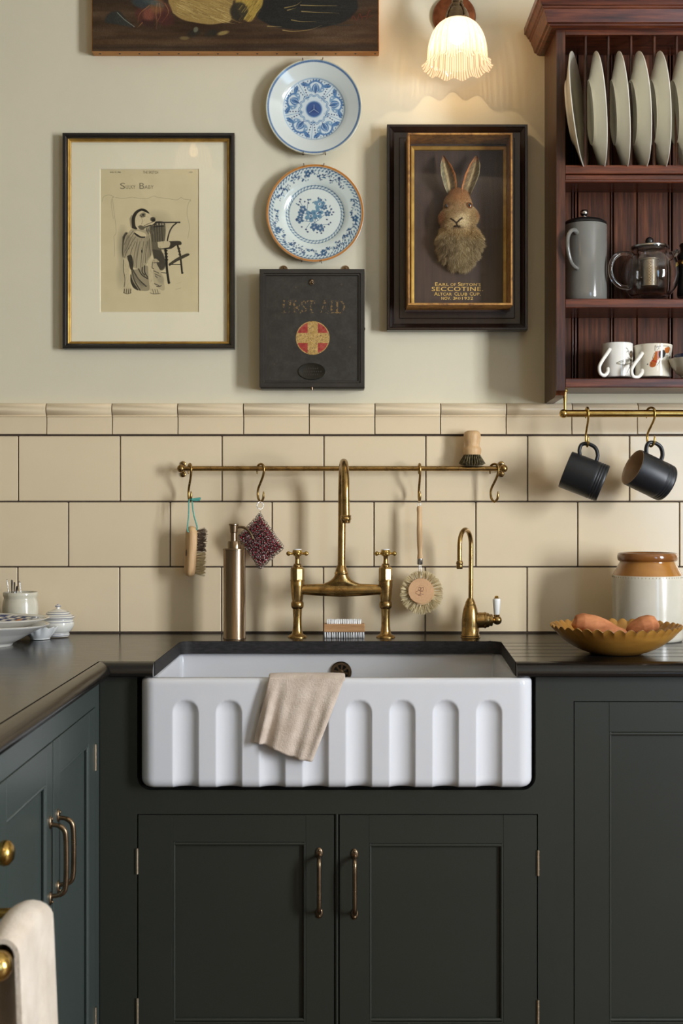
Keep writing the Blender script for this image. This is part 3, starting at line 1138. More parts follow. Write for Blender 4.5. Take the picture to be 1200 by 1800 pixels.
# left run, seen at a slant: a double-door cabinet, then a cabinet with the knob and towel rail
cab3 = thing('base_cabinet', 'dark green cabinet under the left worktop with two bow-handled doors', 'cabinet', (CX, -1.05, 0))
yA, yB_, yC, yD, yE = -0.6265, -0.673, -1.0655, -1.450, -1.462        # corner, far door edge, meeting line, near door edge, end of unit
lz1 = 0.853
mb = MB().box(CX - 0.022, CX, yA, yB_ + 0.0026, 0, WB)
mb.box(CX - 0.022, CX, yD - 0.0015, yE, 0, WB)
mb.box(CX - 0.022, CX, yB_ + 0.0026, yD - 0.0015, lz1 + 0.0030, WB)
mb.box(CX - 0.022, CX, yB_ + 0.0026, yD - 0.0015, 0, 0.048)
obj('face_frame', mb, M['green_daylit'], cab3, 20)
obj('carcass', MB().box(ROOM_L + 0.01, CX - 0.0225, yE, -0.03, 0.03, WB - 0.001), M['dark_gap'], cab3, 20)
mb = MB().box(CX - 0.012, CX - 0.003, yC - 0.004, yC + 0.004, 0.05, lz1)
obj('meeting_bead', mb, M['green_daylit'], cab3, 40)
door(cab3, map_l, yC + 0.0045, yB_, zb_, lz1, -1.010, -0.738, 0.12, 0.784, M['green_daylit'],
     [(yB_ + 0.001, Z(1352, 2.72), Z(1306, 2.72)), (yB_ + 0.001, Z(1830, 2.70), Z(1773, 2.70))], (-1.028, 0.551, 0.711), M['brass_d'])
door(cab3, map_l, yD, yC - 0.0045, zb_, lz1, -1.388, -1.117, 0.12, 0.784, M['green_daylit'], [], (-1.091, 0.549, 0.714), M['brass_d'])

cab4 = thing('base_cabinet', 'dark green cabinet nearest the camera with a round brass knob', 'cabinet', (CX, -1.8, 0))
yF = -2.30
mb = MB().box(CX - 0.022, CX, yE - 0.001, yE - 0.004, 0, WB)
mb.box(CX - 0.022, CX, yF, yF + 0.03, 0, WB)
mb.box(CX - 0.022, CX, yF + 0.03, yE - 0.004, WB - 0.055, WB)
mb.box(CX - 0.022, CX, yF + 0.03, yE - 0.004, 0, 0.048)
obj('face_frame', mb, M['green_daylit'], cab4, 20)
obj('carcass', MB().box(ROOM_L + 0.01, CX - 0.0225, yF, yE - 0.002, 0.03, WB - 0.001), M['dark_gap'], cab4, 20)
d4 = door(cab4, map_l, yF + 0.033, yE - 0.006, zb_, WB - 0.058, yF + 0.1, yE - 0.066, 0.12, 0.784, M['green_daylit'])
kz = Z(1500, 1.87)
ky = 1.872 - D
mb = MB().lathe([(0, 0.0), (0.017, 0.0), (0.017, 0.003), (0.010, 0.006), (0.0085, 0.014), (0.012, 0.019), (0.0185, 0.024), (0.0205, 0.031), (0.0185, 0.038), (0.011, 0.044), (0, 0.046)], (CX, ky, kz), 28, 'X')
obj('knob', mb, M['brass_b'], d4, 180)

# brass towel rail on the near cabinet, cotton towel hung over it
RX, RZ = -0.452, 0.700
rail = thing('towel_rail', 'polished brass towel rail low at the left edge', 'towel rail', (RX, -1.70, RZ))
ya_, yb2 = 1.590 - D, 1.80 - D
mb = MB().tube([(RX, ya_, RZ), (RX, yb2, RZ)], 0.0115, 16)
obj('bar', mb, M['brass_b'], rail, 60)
mb = MB().sphere((RX, 1.578 - D, RZ), (0.0205, 0.0195, 0.0205), 14, 22)
mb.lathe([(0.0, 0), (0.014, 0), (0.0155, 0.004), (0.013, 0.009), (0, 0.009)], (RX, 1.592 - D, RZ), 20, 'Y')
obj('end_ball', mb, M['brass_b'], rail, 180)
for yy in (1.700 - D, 1.785 - D):
    mb = MB().tube([(RX, yy, RZ), (CX + 0.006, yy, RZ)], 0.008, 12)
    mb.lathe([(0, 0), (0.02, 0), (0.02, 0.004), (0.012, 0.007), (0, 0.007)], (CX + 0.0005, yy, RZ), 20, 'X')
    obj('bracket', mb, M['brass_b'], rail, 60)


# ================================================================== CLOTHS
def sheet_cloth(name, fn, nu, nv, m, thick, **kw):
    """closed double-skinned cloth from fn(u, v) -> (point, normal)"""
    mb = MB()
    top, bot = [], []
    for j in range(nv + 1):
        a, b = [], []
        for i in range(nu + 1):
            p, n = fn(i / nu, j / nv)
            a.append(Vector(p) + Vector(n) * thick / 2)
            b.append(Vector(p) - Vector(n) * thick / 2)
        top.append(a); bot.append(b)
    rs = [a + b[::-1] for a, b in zip(top, bot)]
    mb.rings(rs, True, True, True)
    return obj(name, mb, m, ang=60, **kw)


# hand towel folded over the rail at lower left
def hand_towel(u, v):
    # u along the rail (near to far), v round from the inner fall over the rail to the outer fall
    y = (1.603 + 0.160 * u) - D
    ph = v
    top = RZ + 0.022 + 0.012 * math.sin(PI * u) ** 0.8
    hw = 0.020 + 0.006 * u
    fall = 0.42
    if ph < 0.4:
        t = (0.4 - ph) / 0.4
        x = RX - hw - 0.004 * t; z = top - 0.02 - fall * 0.9 * t
        n = (-1, 0, 0.05)
    elif ph < 0.56:
        a = PI * (1 - (ph - 0.4) / 0.16)
        x = RX + hw * math.cos(a); z = top - 0.02 + 0.022 * math.sin(a)
        n = (math.cos(a), 0, math.sin(a))
    else:
        t = (ph - 0.56) / 0.44
        x = RX + hw + 0.012 * t + 0.008 * t * math.sin(u * 9 + 0.6) + 0.004 * t * math.sin(u * 21)
        z = top - 0.02 - fall * t
        n = (1, 0, 0.05)
    y += (0.022 * max(0, (ph - 0.5)) * 2) * (u - 0.25)
    return (x, y, z), n


ht = sheet_cloth('hand_towel', hand_towel, 26, 60, M['towel'], 0.007, loc=(RX, -1.7, RZ))
tag(ht, 'cream cotton hand towel folded over the brass rail at lower left', 'towel')


# linen tea towel over the front rim of the sink
TLc = [(473, 1189), (606, 1189)]
BLc = [(446, 1304), (549, 1339)]
def tea_ring(v, k, nring=72):
    """flattened tube section: v runs from inside the sink (0) over the rim to the hem (1)"""
    vr = 0.26
    if v < vr:
        t = v / vr
        px_l, px_r, row = 473 + 2 * (1 - t), 604, None
    f_ = max(0.0, (v - vr) / (1 - vr))
    e = 1 - (1 - f_) ** 1.0
    lx = X(473 + (446 - 473) * e, 2.705); rx = X(605 + (549 - 605) * (e ** 1.05), 2.705)
    zl = Z(1192 + (1304 - 1192) * e, 2.705); zr_ = Z(1192 + (1339 - 1192) * e, 2.705)
    ring = []
    for j in range(nring):
        a = 2 * PI * j / nring
        c_, s_ = math.cos(a), math.sin(a)
        u = 0.5 - 0.5 * (abs(c_) ** 0.75) * (1 if c_ > 0 else -1)
        front = s_
        th = (0.0035 + 0.0075 * f_) * (abs(s_) ** 0.5) * (1 if s_ >= 0 else -1)
        x = lx + (rx - lx) * u
        z = zl + (zr_ - zl) * u + 0.006 * f_ * math.sin(u * 7.0) * (1 if u > 0 else 1) * 0.5
        fold = 0.0045 * math.sin(u * 13.5 + 1.0 + 1.1 * f_) * f_ + 0.003 * math.sin(u * 29 - 2 * f_) * min(1, f_ * 2)
        fold -= 0.006 * math.exp(-((u - 0.17) / 0.035) ** 2) * min(1, 1.4 * f_)
        fold += 0.004 * math.exp(-((u - 0.10) / 0.04) ** 2) * min(1, 1.4 * f_)
        if v >= vr:
            y = SY0 - 0.0125 - th - 0.003 * math.sin(PI * f_) - fold
            if front > 0: pass
            else: z += 0.004 * f_
        else:
            t = v / vr                       # over the rim and down inside
            if t < 0.55:
                q = t / 0.55
                y = SY0 + 0.036 + th * 1.0
                z = z - 0.060 * (1 - q) - 0.004
                y += 0.002 * math.sin(u * 11)
            else:
                q = (t - 0.55) / 0.45
                ang = PI * (1 - q)
                yc = SY0 + 0.0118
                rr = 0.0235 + th
                y = yc + rr * math.cos(ang)
                z = SZ1 - 0.011 + (0.0165 + th) * math.sin(ang) * 1.0 + (z - (zl + zr_) / 2) * 0.3 + 0.001
        ring.append((x, y, z))
    return ring


rs = [tea_ring(v, 0) for v in np.linspace(0, 1, 58)]
mb = MB().rings(rs, True, True, False)
tt = obj('tea_towel', mb, M['linen'], ang=75, loc=(X(530, 2.705), SY0, SZ1))
sm = tt.modifiers.new('thickness', 'SOLIDIFY'); sm.thickness = 0.0016; sm.offset = -1
tag(tt, 'folded pale linen tea towel hung over the front of the sink', 'tea towel')
mb = MB()
for (u0, u1, dx) in ((0.66, 0.70, 0), (0.76, 0.79, 0), (0.83, 0.85, 0)):
    pass


# ================================================================== ON THE WALL
PW = 0.006                          # plaster face
# ---- still life on canvas
dS = 3.350
pl = thing('still_life_painting', 'unframed oil painting of game birds and feathers above the blue plates', 'painting', (X(413, D), PW, Z(96, D)))
zt_ = Z(-175, dS)
mb = MB()
x0, x1, zb0 = X(160.5, dS), X(666.5, dS), Z(90.5, dS)
mb.box(x0, x1, dS - D, PW - 0.001, zb0, zt_, 0.0015)
obj('stretcher_edge', mb, M['canvas_e'], pl)
c = Canvas(162, -170, 665, 90, 1.6, (62, 44, 26))
c.grain(0.10, 26, 3, 5.0); c.grain(0.06, 7, 4, 6.0)
for yy, cc, al in ((72, (86, 60, 34), 0.5), (76, (104, 74, 42), 0.35), (84, (46, 32, 20), 0.7), (60, (74, 52, 30), 0.4)):
    c.stroke([(162, yy), (665, yy - 3)], 4, cc, al, 3)
c.poly([(162, -170), (665, -170), (665, 6), (162, 2)], (44, 34, 24), 0.8, 16)
r_ = random.Random(3)
# dark plumage at the right
c.poly([(440, 6), (452, 30), (480, 46), (520, 52), (555, 50), (600, 40), (622, 24), (628, 4), (600, -40), (470, -60)], (27, 26, 22), 1, 2, True)
for k in range(60):
    xx = r_.uniform(450, 600); yy = r_.uniform(-20, 44)
    c.stroke([(xx, yy), (xx + 20, yy + 2), (xx + 40, yy + 1)], 1.0, (40, 40, 34), 0.5)
for pts in ([(528, 9), (560, 10), (592, 10)], [(530, 20), (560, 22), (596, 23)], [(512, 35), (530, 38), (556, 38)], [(497, 53), (515, 55), (545, 52), (566, 44)], [(470, 46), (495, 47)], [(500, 14), (520, 9), (530, 2)], [(505, 18), (520, 14)]):
    c.stroke(pts, 1.6, (176, 152, 92), 0.75, None, True, True)
# straw-coloured body
c.poly([(296, 4), (304, 22), (320, 34), (345, 40), (370, 43), (392, 40), (405, 36), (408, 10), (408, -40), (300, -40)], (150, 124, 70), 1, 2, True)
for k in range(230):
    t = r_.random(); xx = 300 + 104 * t; yy = r_.uniform(-30, 40 - abs(t - 0.7) * 26)
    l_ = r_.uniform(10, 26)
    col = r_.choice([(196, 170, 104), (120, 92, 46), (178, 150, 84), (96, 74, 40), (210, 188, 124)])
    c.stroke([(xx, yy), (xx + l_ * 0.7, yy + l_ * 0.30), (xx + l_ * 1.1, yy + l_ * 0.34)], 0.9, col, 0.6, None, True, True)
c.poly([(418, -40), (414, 10), (425, 30), (440, 38), (452, 22), (462, 4), (460, -40)], (170, 142, 64), 0.9, 3, True)
c.ell(420, 20, 16, 16, (40, 36, 26), 0.9, 0, 4)
for k in range(50):
    xx = r_.uniform(424, 458); yy = r_.uniform(-16, 34)
    c.stroke([(xx, yy), (xx - 6, yy + 8)], 1.0, r_.choice([(206, 176, 84), (96, 74, 32)]), 0.6)
# reddish heads / petals
for (xx, yy, rx, ry, col) in ((255, 26, 18, 16, (78, 38, 30)), (262, 24, 10, 14, (128, 74, 56)), (285, 22, 16, 18, (84, 46, 36)), (290, 34, 16, 12, (70, 34, 28)), (276, 10, 12, 14, (120, 82, 50)), (262, 42, 14, 6, (48, 26, 22)), (247, 6, 16, 8, (48, 62, 66)), (268, 4, 18, 5, (70, 84, 84))):
    c.ell(xx, yy, rx, ry, col, 0.75, 0.3, 5)
for pts in ([(276, 6), (274, 24), (276, 40), (274, 52)], [(280, 6), (282, 26), (272, 44)], [(262, 10), (246, 24), (242, 40)], [(290, 6), (296, 22), (284, 40)], [(250, 40), (240, 50)]):
    c.stroke(pts, 1.6, (150, 104, 62), 0.8, None, True, True)
# loose feathers
c.poly([(184, 40), (186, 30), (196, 21), (208, 19), (214, 24), (222, 34), (236, 47), (222, 46), (205, 43)], (40, 42, 38), 0.9, 3, True)
c.stroke([(206, 22), (218, 34), (236, 47)], 1.3, (140, 140, 124), 0.8)
for k in range(12): c.stroke([(206 + k * 2, 24 + k * 1.6), (200 + k * 2.6, 38 + k)], 0.7, (78, 82, 74), 0.5)
for (xx, yy) in ((340, 58), (372, 58)):
    c.ell(xx, yy, 12, 6, (32, 30, 22), 0.8, -0.2, 4)
c.ell(344, 52, 4, 5, (120, 122, 100), 0.7, 0.4, 2); c.ell(392, 58, 10, 3.5, (150, 132, 78), 0.8, -0.25, 2); c.ell(324, 67, 8, 3, (120, 106, 66), 0.7, 0, 2)
# illegible red signature, lower right
for pts in ([(618, 36), (620, 28), (626, 36)], [(628, 35), (632, 24), (636, 34)], [(636, 30), (644, 28)], [(644, 33), (648, 20), (652, 18)], [(648, 30), (656, 27)]):
    c.stroke(pts, 1.0, (112, 40, 30), 0.7, None, True)
c.grain(0.05, 2.2, 9)
c.plane('painted_canvas', dS - 0.0006, M['vc_oil'], pl)
for k in range(15):
    mb = MB().sphere((X(176 + 34.5 * k, 3.366), 3.366 - D, zb0 - 0.0004), (0.0032, 0.0026, 0.0014), 6, 10)
    obj('tack', mb, M['ebony'], pl, 180)

# ---- framed print of a seated dog
dP = 3.352
fr = thing('framed_print', 'black and gilt framed print of a dog in a shawl beside a chair', 'picture', (X(260, D), PW, Z(613, D)))
fx0, fx1, fz0, fz1 = X(108.5, dP), X(411.5, dP), Z(612, dP), Z(232, dP)
mb = frame_profile(MB(), fx0, fx1, fz0, fz1, [(0, -0.0), (0.0, 0.026), (0.002, 0.028), (0.008, 0.0285), (0.011, 0.026), (0.0125, 0.0225), (0.0135, 0.0222), (0.0135, 0.001)], PW)
obj('frame', mb, M['ebony'], fr, 30)
gi = 0.0135
mb = frame_profile(MB(), fx0 + gi, fx1 - gi, fz0 + gi, fz1 - gi, [(0, 0.0), (0, 0.020), (0.0016, 0.022), (0.0036, 0.021), (0.0036, 0.0165), (0.0052, 0.0165), (0.0052, 0.0185), (0.0075, 0.0175), (0.0075, 0.004)], PW)
obj('gilt_slip', mb, M['gilt'], fr, 30)
dM = D + PW - 0.008
sx0, sx1, sz0, sz1 = X(175.5, dM), X(349.5, dM), Z(549, dM), Z(296.5, dM)
mb = frame_profile(MB(), fx0 + gi, fx1 - gi, fz0 + gi, fz1 - gi, [(0.004, 0.003), (0.004, 0.0085)], PW)
mb2 = MB()
ax0, ax1, az0, az1 = fx0 + gi, fx1 - gi, fz0 + gi, fz1 - gi
ring_o = [(ax0, PW - 0.008, az0), (ax1, PW - 0.008, az0), (ax1, PW - 0.008, az1), (ax0, PW - 0.008, az1)]
ring_i = [(sx0, PW - 0.008, sz0), (sx1, PW - 0.008, sz0), (sx1, PW - 0.008, sz1), (sx0, PW - 0.008, sz1)]
e_ = 0.0018
ring_j = [(sx0 + e_, PW - 0.0062, sz0 + e_), (sx1 - e_, PW - 0.0062, sz0 + e_), (sx1 - e_, PW - 0.0062, sz1 - e_), (sx0 + e_, PW - 0.0062, sz1 - e_)]
mb2.rings([ring_o, ring_i, ring_j], True)
obj('mount', mb2, M['mount'], fr, 20)
obj('backing', MB().box(ax0, ax1, PW - 0.004, PW, az0, az1), M['mount'], fr)
P = Canvas(175, 296, 350, 550, 2.6, (214, 198, 156))
# drawing units: 7.5 per photo pixel, origin 190,350
def pp(l): return [(190 + a / 7.5, 350 + b / 7.5) for a, b in l]
def st(l, wd, v, al=1.0, cv=True, tp=False, col=None): P.stroke(pp(l), wd * (1.0 if v < 100 else 0.9) / 7.5, col or (v, v * 0.92, v * 0.76), al, None, cv, tp)
def po(l, v, al=1.0, soft=6, col=None): P.poly(pp(l), col or (min(v * 1.04, 255), v * 0.955, v * 0.755), al, soft / 7.5, True)
def el(x, y, rx, ry, v, al=1.0, rot=0, soft=6): P.ell(190 + x / 7.5, 350 + y / 7.5, rx / 7.5, ry / 7.5, (v, v * 0.92, v * 0.75), al, rot, soft / 7.5)
P.grain(0.02, 30, 5)
el(640, 330, 180, 150, 146, 0.35, 0, 120); el(190, 620, 60, 220, 120, 0.45, 0, 60); el(180, 1000, 60, 160, 150, 0.4, 0, 60)
el(900, 560, 260, 260, 205, 0.35, 0, 200)
# chair
po([(545, 300), (740, 310), (745, 560), (690, 620), (760, 860), (690, 940), (600, 780), (560, 500)], 92, 0.95, 10)
for xx in (575, 610, 640, 672, 705): st([(xx, 310), (xx + 10, 560)], 8, 40, 0.8, False)
st([(600, 330), (740, 330)], 26, 34, 0.6, False); st([(600, 365), (735, 355)], 14, 30, 0.9, False)
for xx in (650, 690, 722): el(xx, 330, 12, 14, 176, 0.9)
po([(580, 660), (690, 680), (740, 760), (755, 860), (700, 930), (640, 870)], 62, 0.8, 10)
st([(600, 308), (940, 306)], 16, 26, 1, False); el(938, 306, 14, 10, 22)
st([(905, 312), (850, 360), (810, 430), (785, 520), (780, 560)], 18, 42, 1)
po([(800, 555), (930, 552), (965, 570), (960, 602), (900, 610), (840, 650), (780, 660), (700, 660), (690, 630)], 52, 1, 6)
st([(752, 640), (768, 800), (775, 930), (800, 1105)], 30, 30, 1); el(802, 1100, 16, 14, 30)
for yy in (680, 720, 760, 800): el(762 + (yy - 680) * 0.06, yy, 22, 12, 26)
st([(915, 610), (945, 720), (960, 830), (975, 975)], 24, 34, 1); el(978, 972, 14, 10, 30)
for yy in (650, 690, 730): el(930 + (yy - 650) * 0.18, yy, 18, 10, 40)
po([(800, 850), (900, 780), (1000, 730), (1055, 716), (1070, 738), (1000, 775), (900, 825), (810, 880)], 58, 1, 5)
st([(800, 862), (960, 862)], 12, 44, 1, False); st([(690, 968), (790, 978)], 10, 60, 0.9, False)
# paw resting on the arm
po([(650, 565), (760, 552), (815, 570), (810, 620), (780, 640), (670, 645)], 196, 1, 5)
# shadow of the shawl, body
po([(190, 500), (230, 440), (260, 460), (215, 560), (200, 760), (185, 700)], 40, 0.9, 18)
po([(300, 400), (400, 390), (520, 420), (560, 520), (575, 700), (540, 800), (470, 900), (380, 920), (310, 880), (215, 770), (200, 640), (225, 500)], 168, 1, 6)
for a, b in (((330, 420), (210, 600)), ((345, 440), (230, 680)), ((300, 600), (215, 770)), ((360, 560), (290, 740)), ((380, 570), (330, 880)), ((420, 560), (370, 900)), ((470, 560), (430, 900)), ((520, 560), (490, 840)), ((545, 520), (560, 740)), ((360, 500), (270, 660))):
    st([a, ((a[0] + b[0]) / 2 - 8, (a[1] + b[1]) / 2), b], 8, 74, 0.75)
for a, b in (((250, 480), (215, 700)), ((400, 600), (350, 880)), ((495, 600), (450, 880))): st([a, b], 14, 118, 0.5, False)
po([(250, 750), (300, 735), (325, 800), (330, 900), (300, 930), (270, 850)], 44, 1, 6)
po([(310, 930), (400, 920), (480, 880), (530, 900), (560, 1100), (540, 1200), (420, 1205), (330, 1160), (295, 1050)], 150, 1, 6)
for a, b in (((310, 930), (420, 1200)), ((320, 920), (500, 1150)), ((400, 920), (520, 1050)), ((480, 880), (520, 1030)), ((300, 1000), (340, 1160)), ((450, 900), (480, 1000))):
    st([a, ((a[0] + b[0]) / 2 - 16, (a[1] + b[1]) / 2 + 12), b], 15, 40, 0.85)
po([(300, 1000), (330, 1090), (400, 1200), (330, 1165), (298, 1080)], 36, 0.9, 8)
# fore legs and paws
po([(205, 790), (240, 780), (275, 850), (280, 1000), (300, 1130), (290, 1170), (215, 1160), (222, 1050), (200, 900)], 194, 1, 5)
st([(205, 800), (200, 920), (220, 1050), (210, 1160)], 8, 44, 0.9)
po([(195, 1180), (240, 1150), (300, 1170), (305, 1230), (250, 1250), (205, 1235)], 188, 1, 5)
for xx in (215, 245, 272, 298): st([(xx, 1185), (xx - 6, 1240)], 9, 34, 0.9, False)
st([(200, 1228), (250, 1250), (305, 1235)], 6, 40, 0.9)
po([(520, 780), (570, 780), (590, 1000), (600, 1120), (680, 1200), (680, 1250), (560, 1240), (545, 1150), (530, 980)], 198, 1, 5)
for xx in (585, 615, 645): st([(xx, 1190), (xx + 16, 1245)], 7, 60, 0.9, False)
st([(550, 1235), (600, 1250), (685, 1245)], 6, 50, 0.9)
po([(575, 800), (630, 785), (675, 830), (640, 850), (690, 950), (740, 1120), (740, 1200), (680, 1190), (600, 1100), (590, 900)], 182, 1, 5)
for l in ([(585, 830), (580, 900), (600, 920)], [(600, 840), (670, 835)], [(600, 945), (665, 975)], [(615, 985), (690, 1020)], [(620, 1010), (650, 1040)], [(610, 1115), (670, 1140)], [(640, 1150), (680, 1150), (700, 1140)]):
    st(l, 10, 46, 0.85)
el(700, 1060, 40, 40, 160, 0.4)
# collar
po([(345, 430), (400, 420), (490, 455), (495, 500), (430, 500), (370, 470)], 205, 1, 5)
po([(340, 440), (365, 450), (430, 490), (490, 495), (470, 512), (410, 505), (355, 470)], 34, 1, 4)
# head with dark band, muzzle, nose
po([(300, 260), (340, 190), (420, 140), (500, 170), (560, 215), (620, 250), (615, 310), (550, 350), (480, 365), (430, 400), (340, 390), (295, 350)], 205, 1, 5)
po([(280, 260), (310, 210), (330, 240), (320, 340), (340, 390), (300, 370)], 140, 0.9, 6)
po([(315, 380), (310, 260), (350, 170), (430, 125), (500, 140), (545, 190), (500, 175), (440, 155), (385, 190), (355, 260), (360, 350), (385, 390), (360, 400)], 26, 1, 5)
po([(410, 215), (440, 185), (480, 178), (495, 205), (470, 235), (430, 240)], 104, 0.8, 14)
el(462, 208, 16, 12, 30, 1)
st([(425, 210), (450, 235), (490, 225)], 7, 60, 0.9); st([(440, 240), (450, 290), (440, 330)], 6, 110, 0.8)
el(590, 266, 34, 30, 60, 0.95, 0, 14); el(600, 280, 22, 20, 30, 0.9)
st([(470, 355), (520, 330), (590, 300)], 7, 40, 0.9); st([(480, 370), (560, 345)], 16, 34, 0.8)
po([(390, 360), (430, 345), (480, 370), (470, 400), (420, 400)], 70, 0.8, 10)
for k in range(14): st([(500 + 8 * k, 370 + (k % 3) * 20), (505 + 8 * k, 420 + (k % 4) * 14)], 12, 60 + (k % 3) * 30, 0.7, False)
el(445, 688, 9, 22, 20)
st([(440, 640), (448, 670)], 4, 60, 0.8, False)
# finer modelling of the drawing: folds, fur, cross-hatching
rp = random.Random(12)
for k in range(46):
    t = k / 45.0
    x0_ = 225 + 330 * t; y0_ = 470 + 40 * math.sin(3 * t) + rp.uniform(-20, 20)
    st([(x0_, y0_), (x0_ - 14 + rp.uniform(-8, 8), y0_ + 110), (x0_ - 6 - 60 * (0.5 - t), y0_ + 230 + rp.uniform(-30, 60))], 4, 96 + rp.uniform(-30, 40), 0.5, True, True)
for k in range(30):
    t = k / 29.0
    st([(305 + 20 * t, 930 + 120 * t), (370 + 70 * t, 990 + 150 * t), (430 + 100 * t, 1180 - 40 * t)], 4, 70 + rp.uniform(-20, 60), 0.45, True, True)
for k in range(36):
    xx, yy = rp.uniform(215, 275), rp.uniform(820, 1140)
    st([(xx, yy), (xx + rp.uniform(-5, 5), yy + 26)], 3, 120, 0.5, False, True)
for k in range(40):
    xx, yy = rp.uniform(535, 600), rp.uniform(820, 1200)
    st([(xx, yy), (xx + rp.uniform(-5, 8), yy + 24)], 3, 122, 0.5, False, True)
for k in range(30):
    xx, yy = rp.uniform(372, 540), rp.uniform(220, 345)
    st([(xx, yy), (xx - 10, yy + 14)], 3, 132, 0.5, False, True)
for k in range(40):
    xx, yy = rp.uniform(580, 740), rp.uniform(390, 880)
    st([(xx, yy), (xx + rp.uniform(-6, 6), yy + 40)], 5, rp.choice([40, 60, 130]), 0.45, False, True)
po([(215, 560), (262, 480), (300, 520), (270, 640), (232, 740), (205, 700)], 104, 0.35, 20)
po([(500, 560), (560, 540), (575, 700), (540, 790), (505, 800), (520, 680)], 100, 0.35, 18)
po([(640, 960), (720, 1000), (735, 1110), (690, 1120), (640, 1060)], 150, 0.4, 20)
# drawn border
for l in ([(-80, 30), (-60, -30), (10, -55), (75, -30), (60, -20)], [(55, 0), (75, 150), (105, 420), (75, 490)], [(95, -20), (200, -10), (320, -25)], [(330, -20), (500, -5), (600, -40), (650, -20)], [(1085, 5), (1050, 80), (1040, 200), (1070, 360), (1050, 520)], [(660, -20), (780, -8), (900, 10), (960, -20), (1000, 0), (1080, 10), (1085, 30)], [(75, 490), (85, 640), (80, 760)], [(60, -30), (40, 60), (70, 260)]):
    st(l, 4, 110, 0.6)
st([(890, 1190), (930, 1180), (960, 1170)], 4, 120, 0.6); st([(900, 1110), (960, 1100)], 3, 130, 0.4)
P.plane('print', D + PW - 0.0057, M['vc_matte'], fr)
yT = PW - 0.0061
dT = D + yT
obj('heading_lettering', text_mb('THE SKETCH', X(251, dT), X(278, dT), Z(305, dT), L(4.4, dT), yT, 1.1), M['ink'], fr, fix=False)
obj('date_lettering', text_mb('AUG. 10, 1904', X(193, dT), X(212, dT), Z(304, dT), L(2.6, dT), yT), M['ink'], fr, fix=False)
obj('page_number', text_mb('103', X(332, dT), X(338, dT), Z(304, dT), L(2.6, dT), yT), M['ink'], fr, fix=False)
mbT = MB()
for word, xa, xb, hh in (('S', 211, 220, 10.5), ('ULKY', 221, 238, 6.5), ('B', 245, 253.5, 10.5), ('ABY', 254, 270, 6.5)):
    mbT.merge(text_mb(word, X(xa, dT), X(xb, dT), Z(332, dT), L(hh, dT), yT, 1.05))
obj('print_title', mbT, mat('faded_ink', (128, 118, 92), 0.9), fr, fix=False)
obj('glass', MB().add([(ax0, PW - 0.0150, az0), (ax1, PW - 0.0150, az0), (ax1, PW - 0.0150, az1), (ax0, PW - 0.0150, az1)], [(0, 1, 2, 3)]), M['pane'], fr, fix=False)

# ---- two blue and white delft plates
def delft(name, label, cx, cy, rpx, prof, painter, rim_col, clips):
    d = 3.362
    t = thing(name, label, 'plate', (X(cx, d), PW, Z(cy, d)), 'blue and white plates on the wall')
    R_ = L(rpx, d)
    rows = []
    fine = []
    for i in range(len(prof) - 1):
        n = max(2, int(abs(prof[i + 1][0] - prof[i][0]) * 70))
        for k in range(n):
            q = k / n
            fine.append((prof[i][0] + (prof[i + 1][0] - prof[i][0]) * q, prof[i][1] + (prof[i + 1][1] - prof[i][1]) * q))
    fine.append(prof[-1])
    mb = MB().lathe([(r * R_, -h * R_) for r, h in fine], (X(cx, d), PW - 0.004, Z(cy, d)), 300, 'Y')
    v = np.array(mb.v)
    pxx = cx + (v[:, 0] - X(cx, d)) / (d / F)
    pyy = cy - (v[:, 2] - Z(cy, d)) / (d / F)
    cv = Canvas(cx - rpx - 2, cy - rpx - 2, cx + rpx + 2, cy + rpx + 2, 4.0, (214, 220, 214))
    painter(cv, cx, cy, rpx)
    cols = cv.sample(pxx, pyy)
    o = obj('dish', mb, M['vc_glaze'], t, 180, cols=cols)
    for (ax, ay) in clips:
        vx, vy = ax - cx, ay - cy
        l_ = math.hypot(vx, vy)
        ux, uz = vx / l_, -vy / l_
        c0 = Vector((X(cx, d), 0, Z(cy, d)))
        y0 = PW - 0.004 - prof_y(prof, 1.0) * R_
        pts = [c0 + Vector((ux * (R_ - 0.004), y0 - 0.003, uz * (R_ - 0.004))), c0 + Vector((ux * (R_ + 0.001), y0 - 0.0035, uz * (R_ + 0.001))), c0 + Vector((ux * (R_ + 0.0045), y0 - 0.001, uz * (R_ + 0.0045))),
               c0 + Vector((ux * (R_ + 0.0035), y0 + 0.006, uz * (R_ + 0.0035))), c0 + Vector((ux * (R_ - 0.008), PW - 0.003, uz * (R_ - 0.008)))]
        obj('hanger_clip', MB().tube(catmull(pts, 4), 0.0011, 8), M['brass_d'], t, 180)
    return t
def prof_y(prof, r): return max(p[1] for p in prof if p[0] > 0.97)


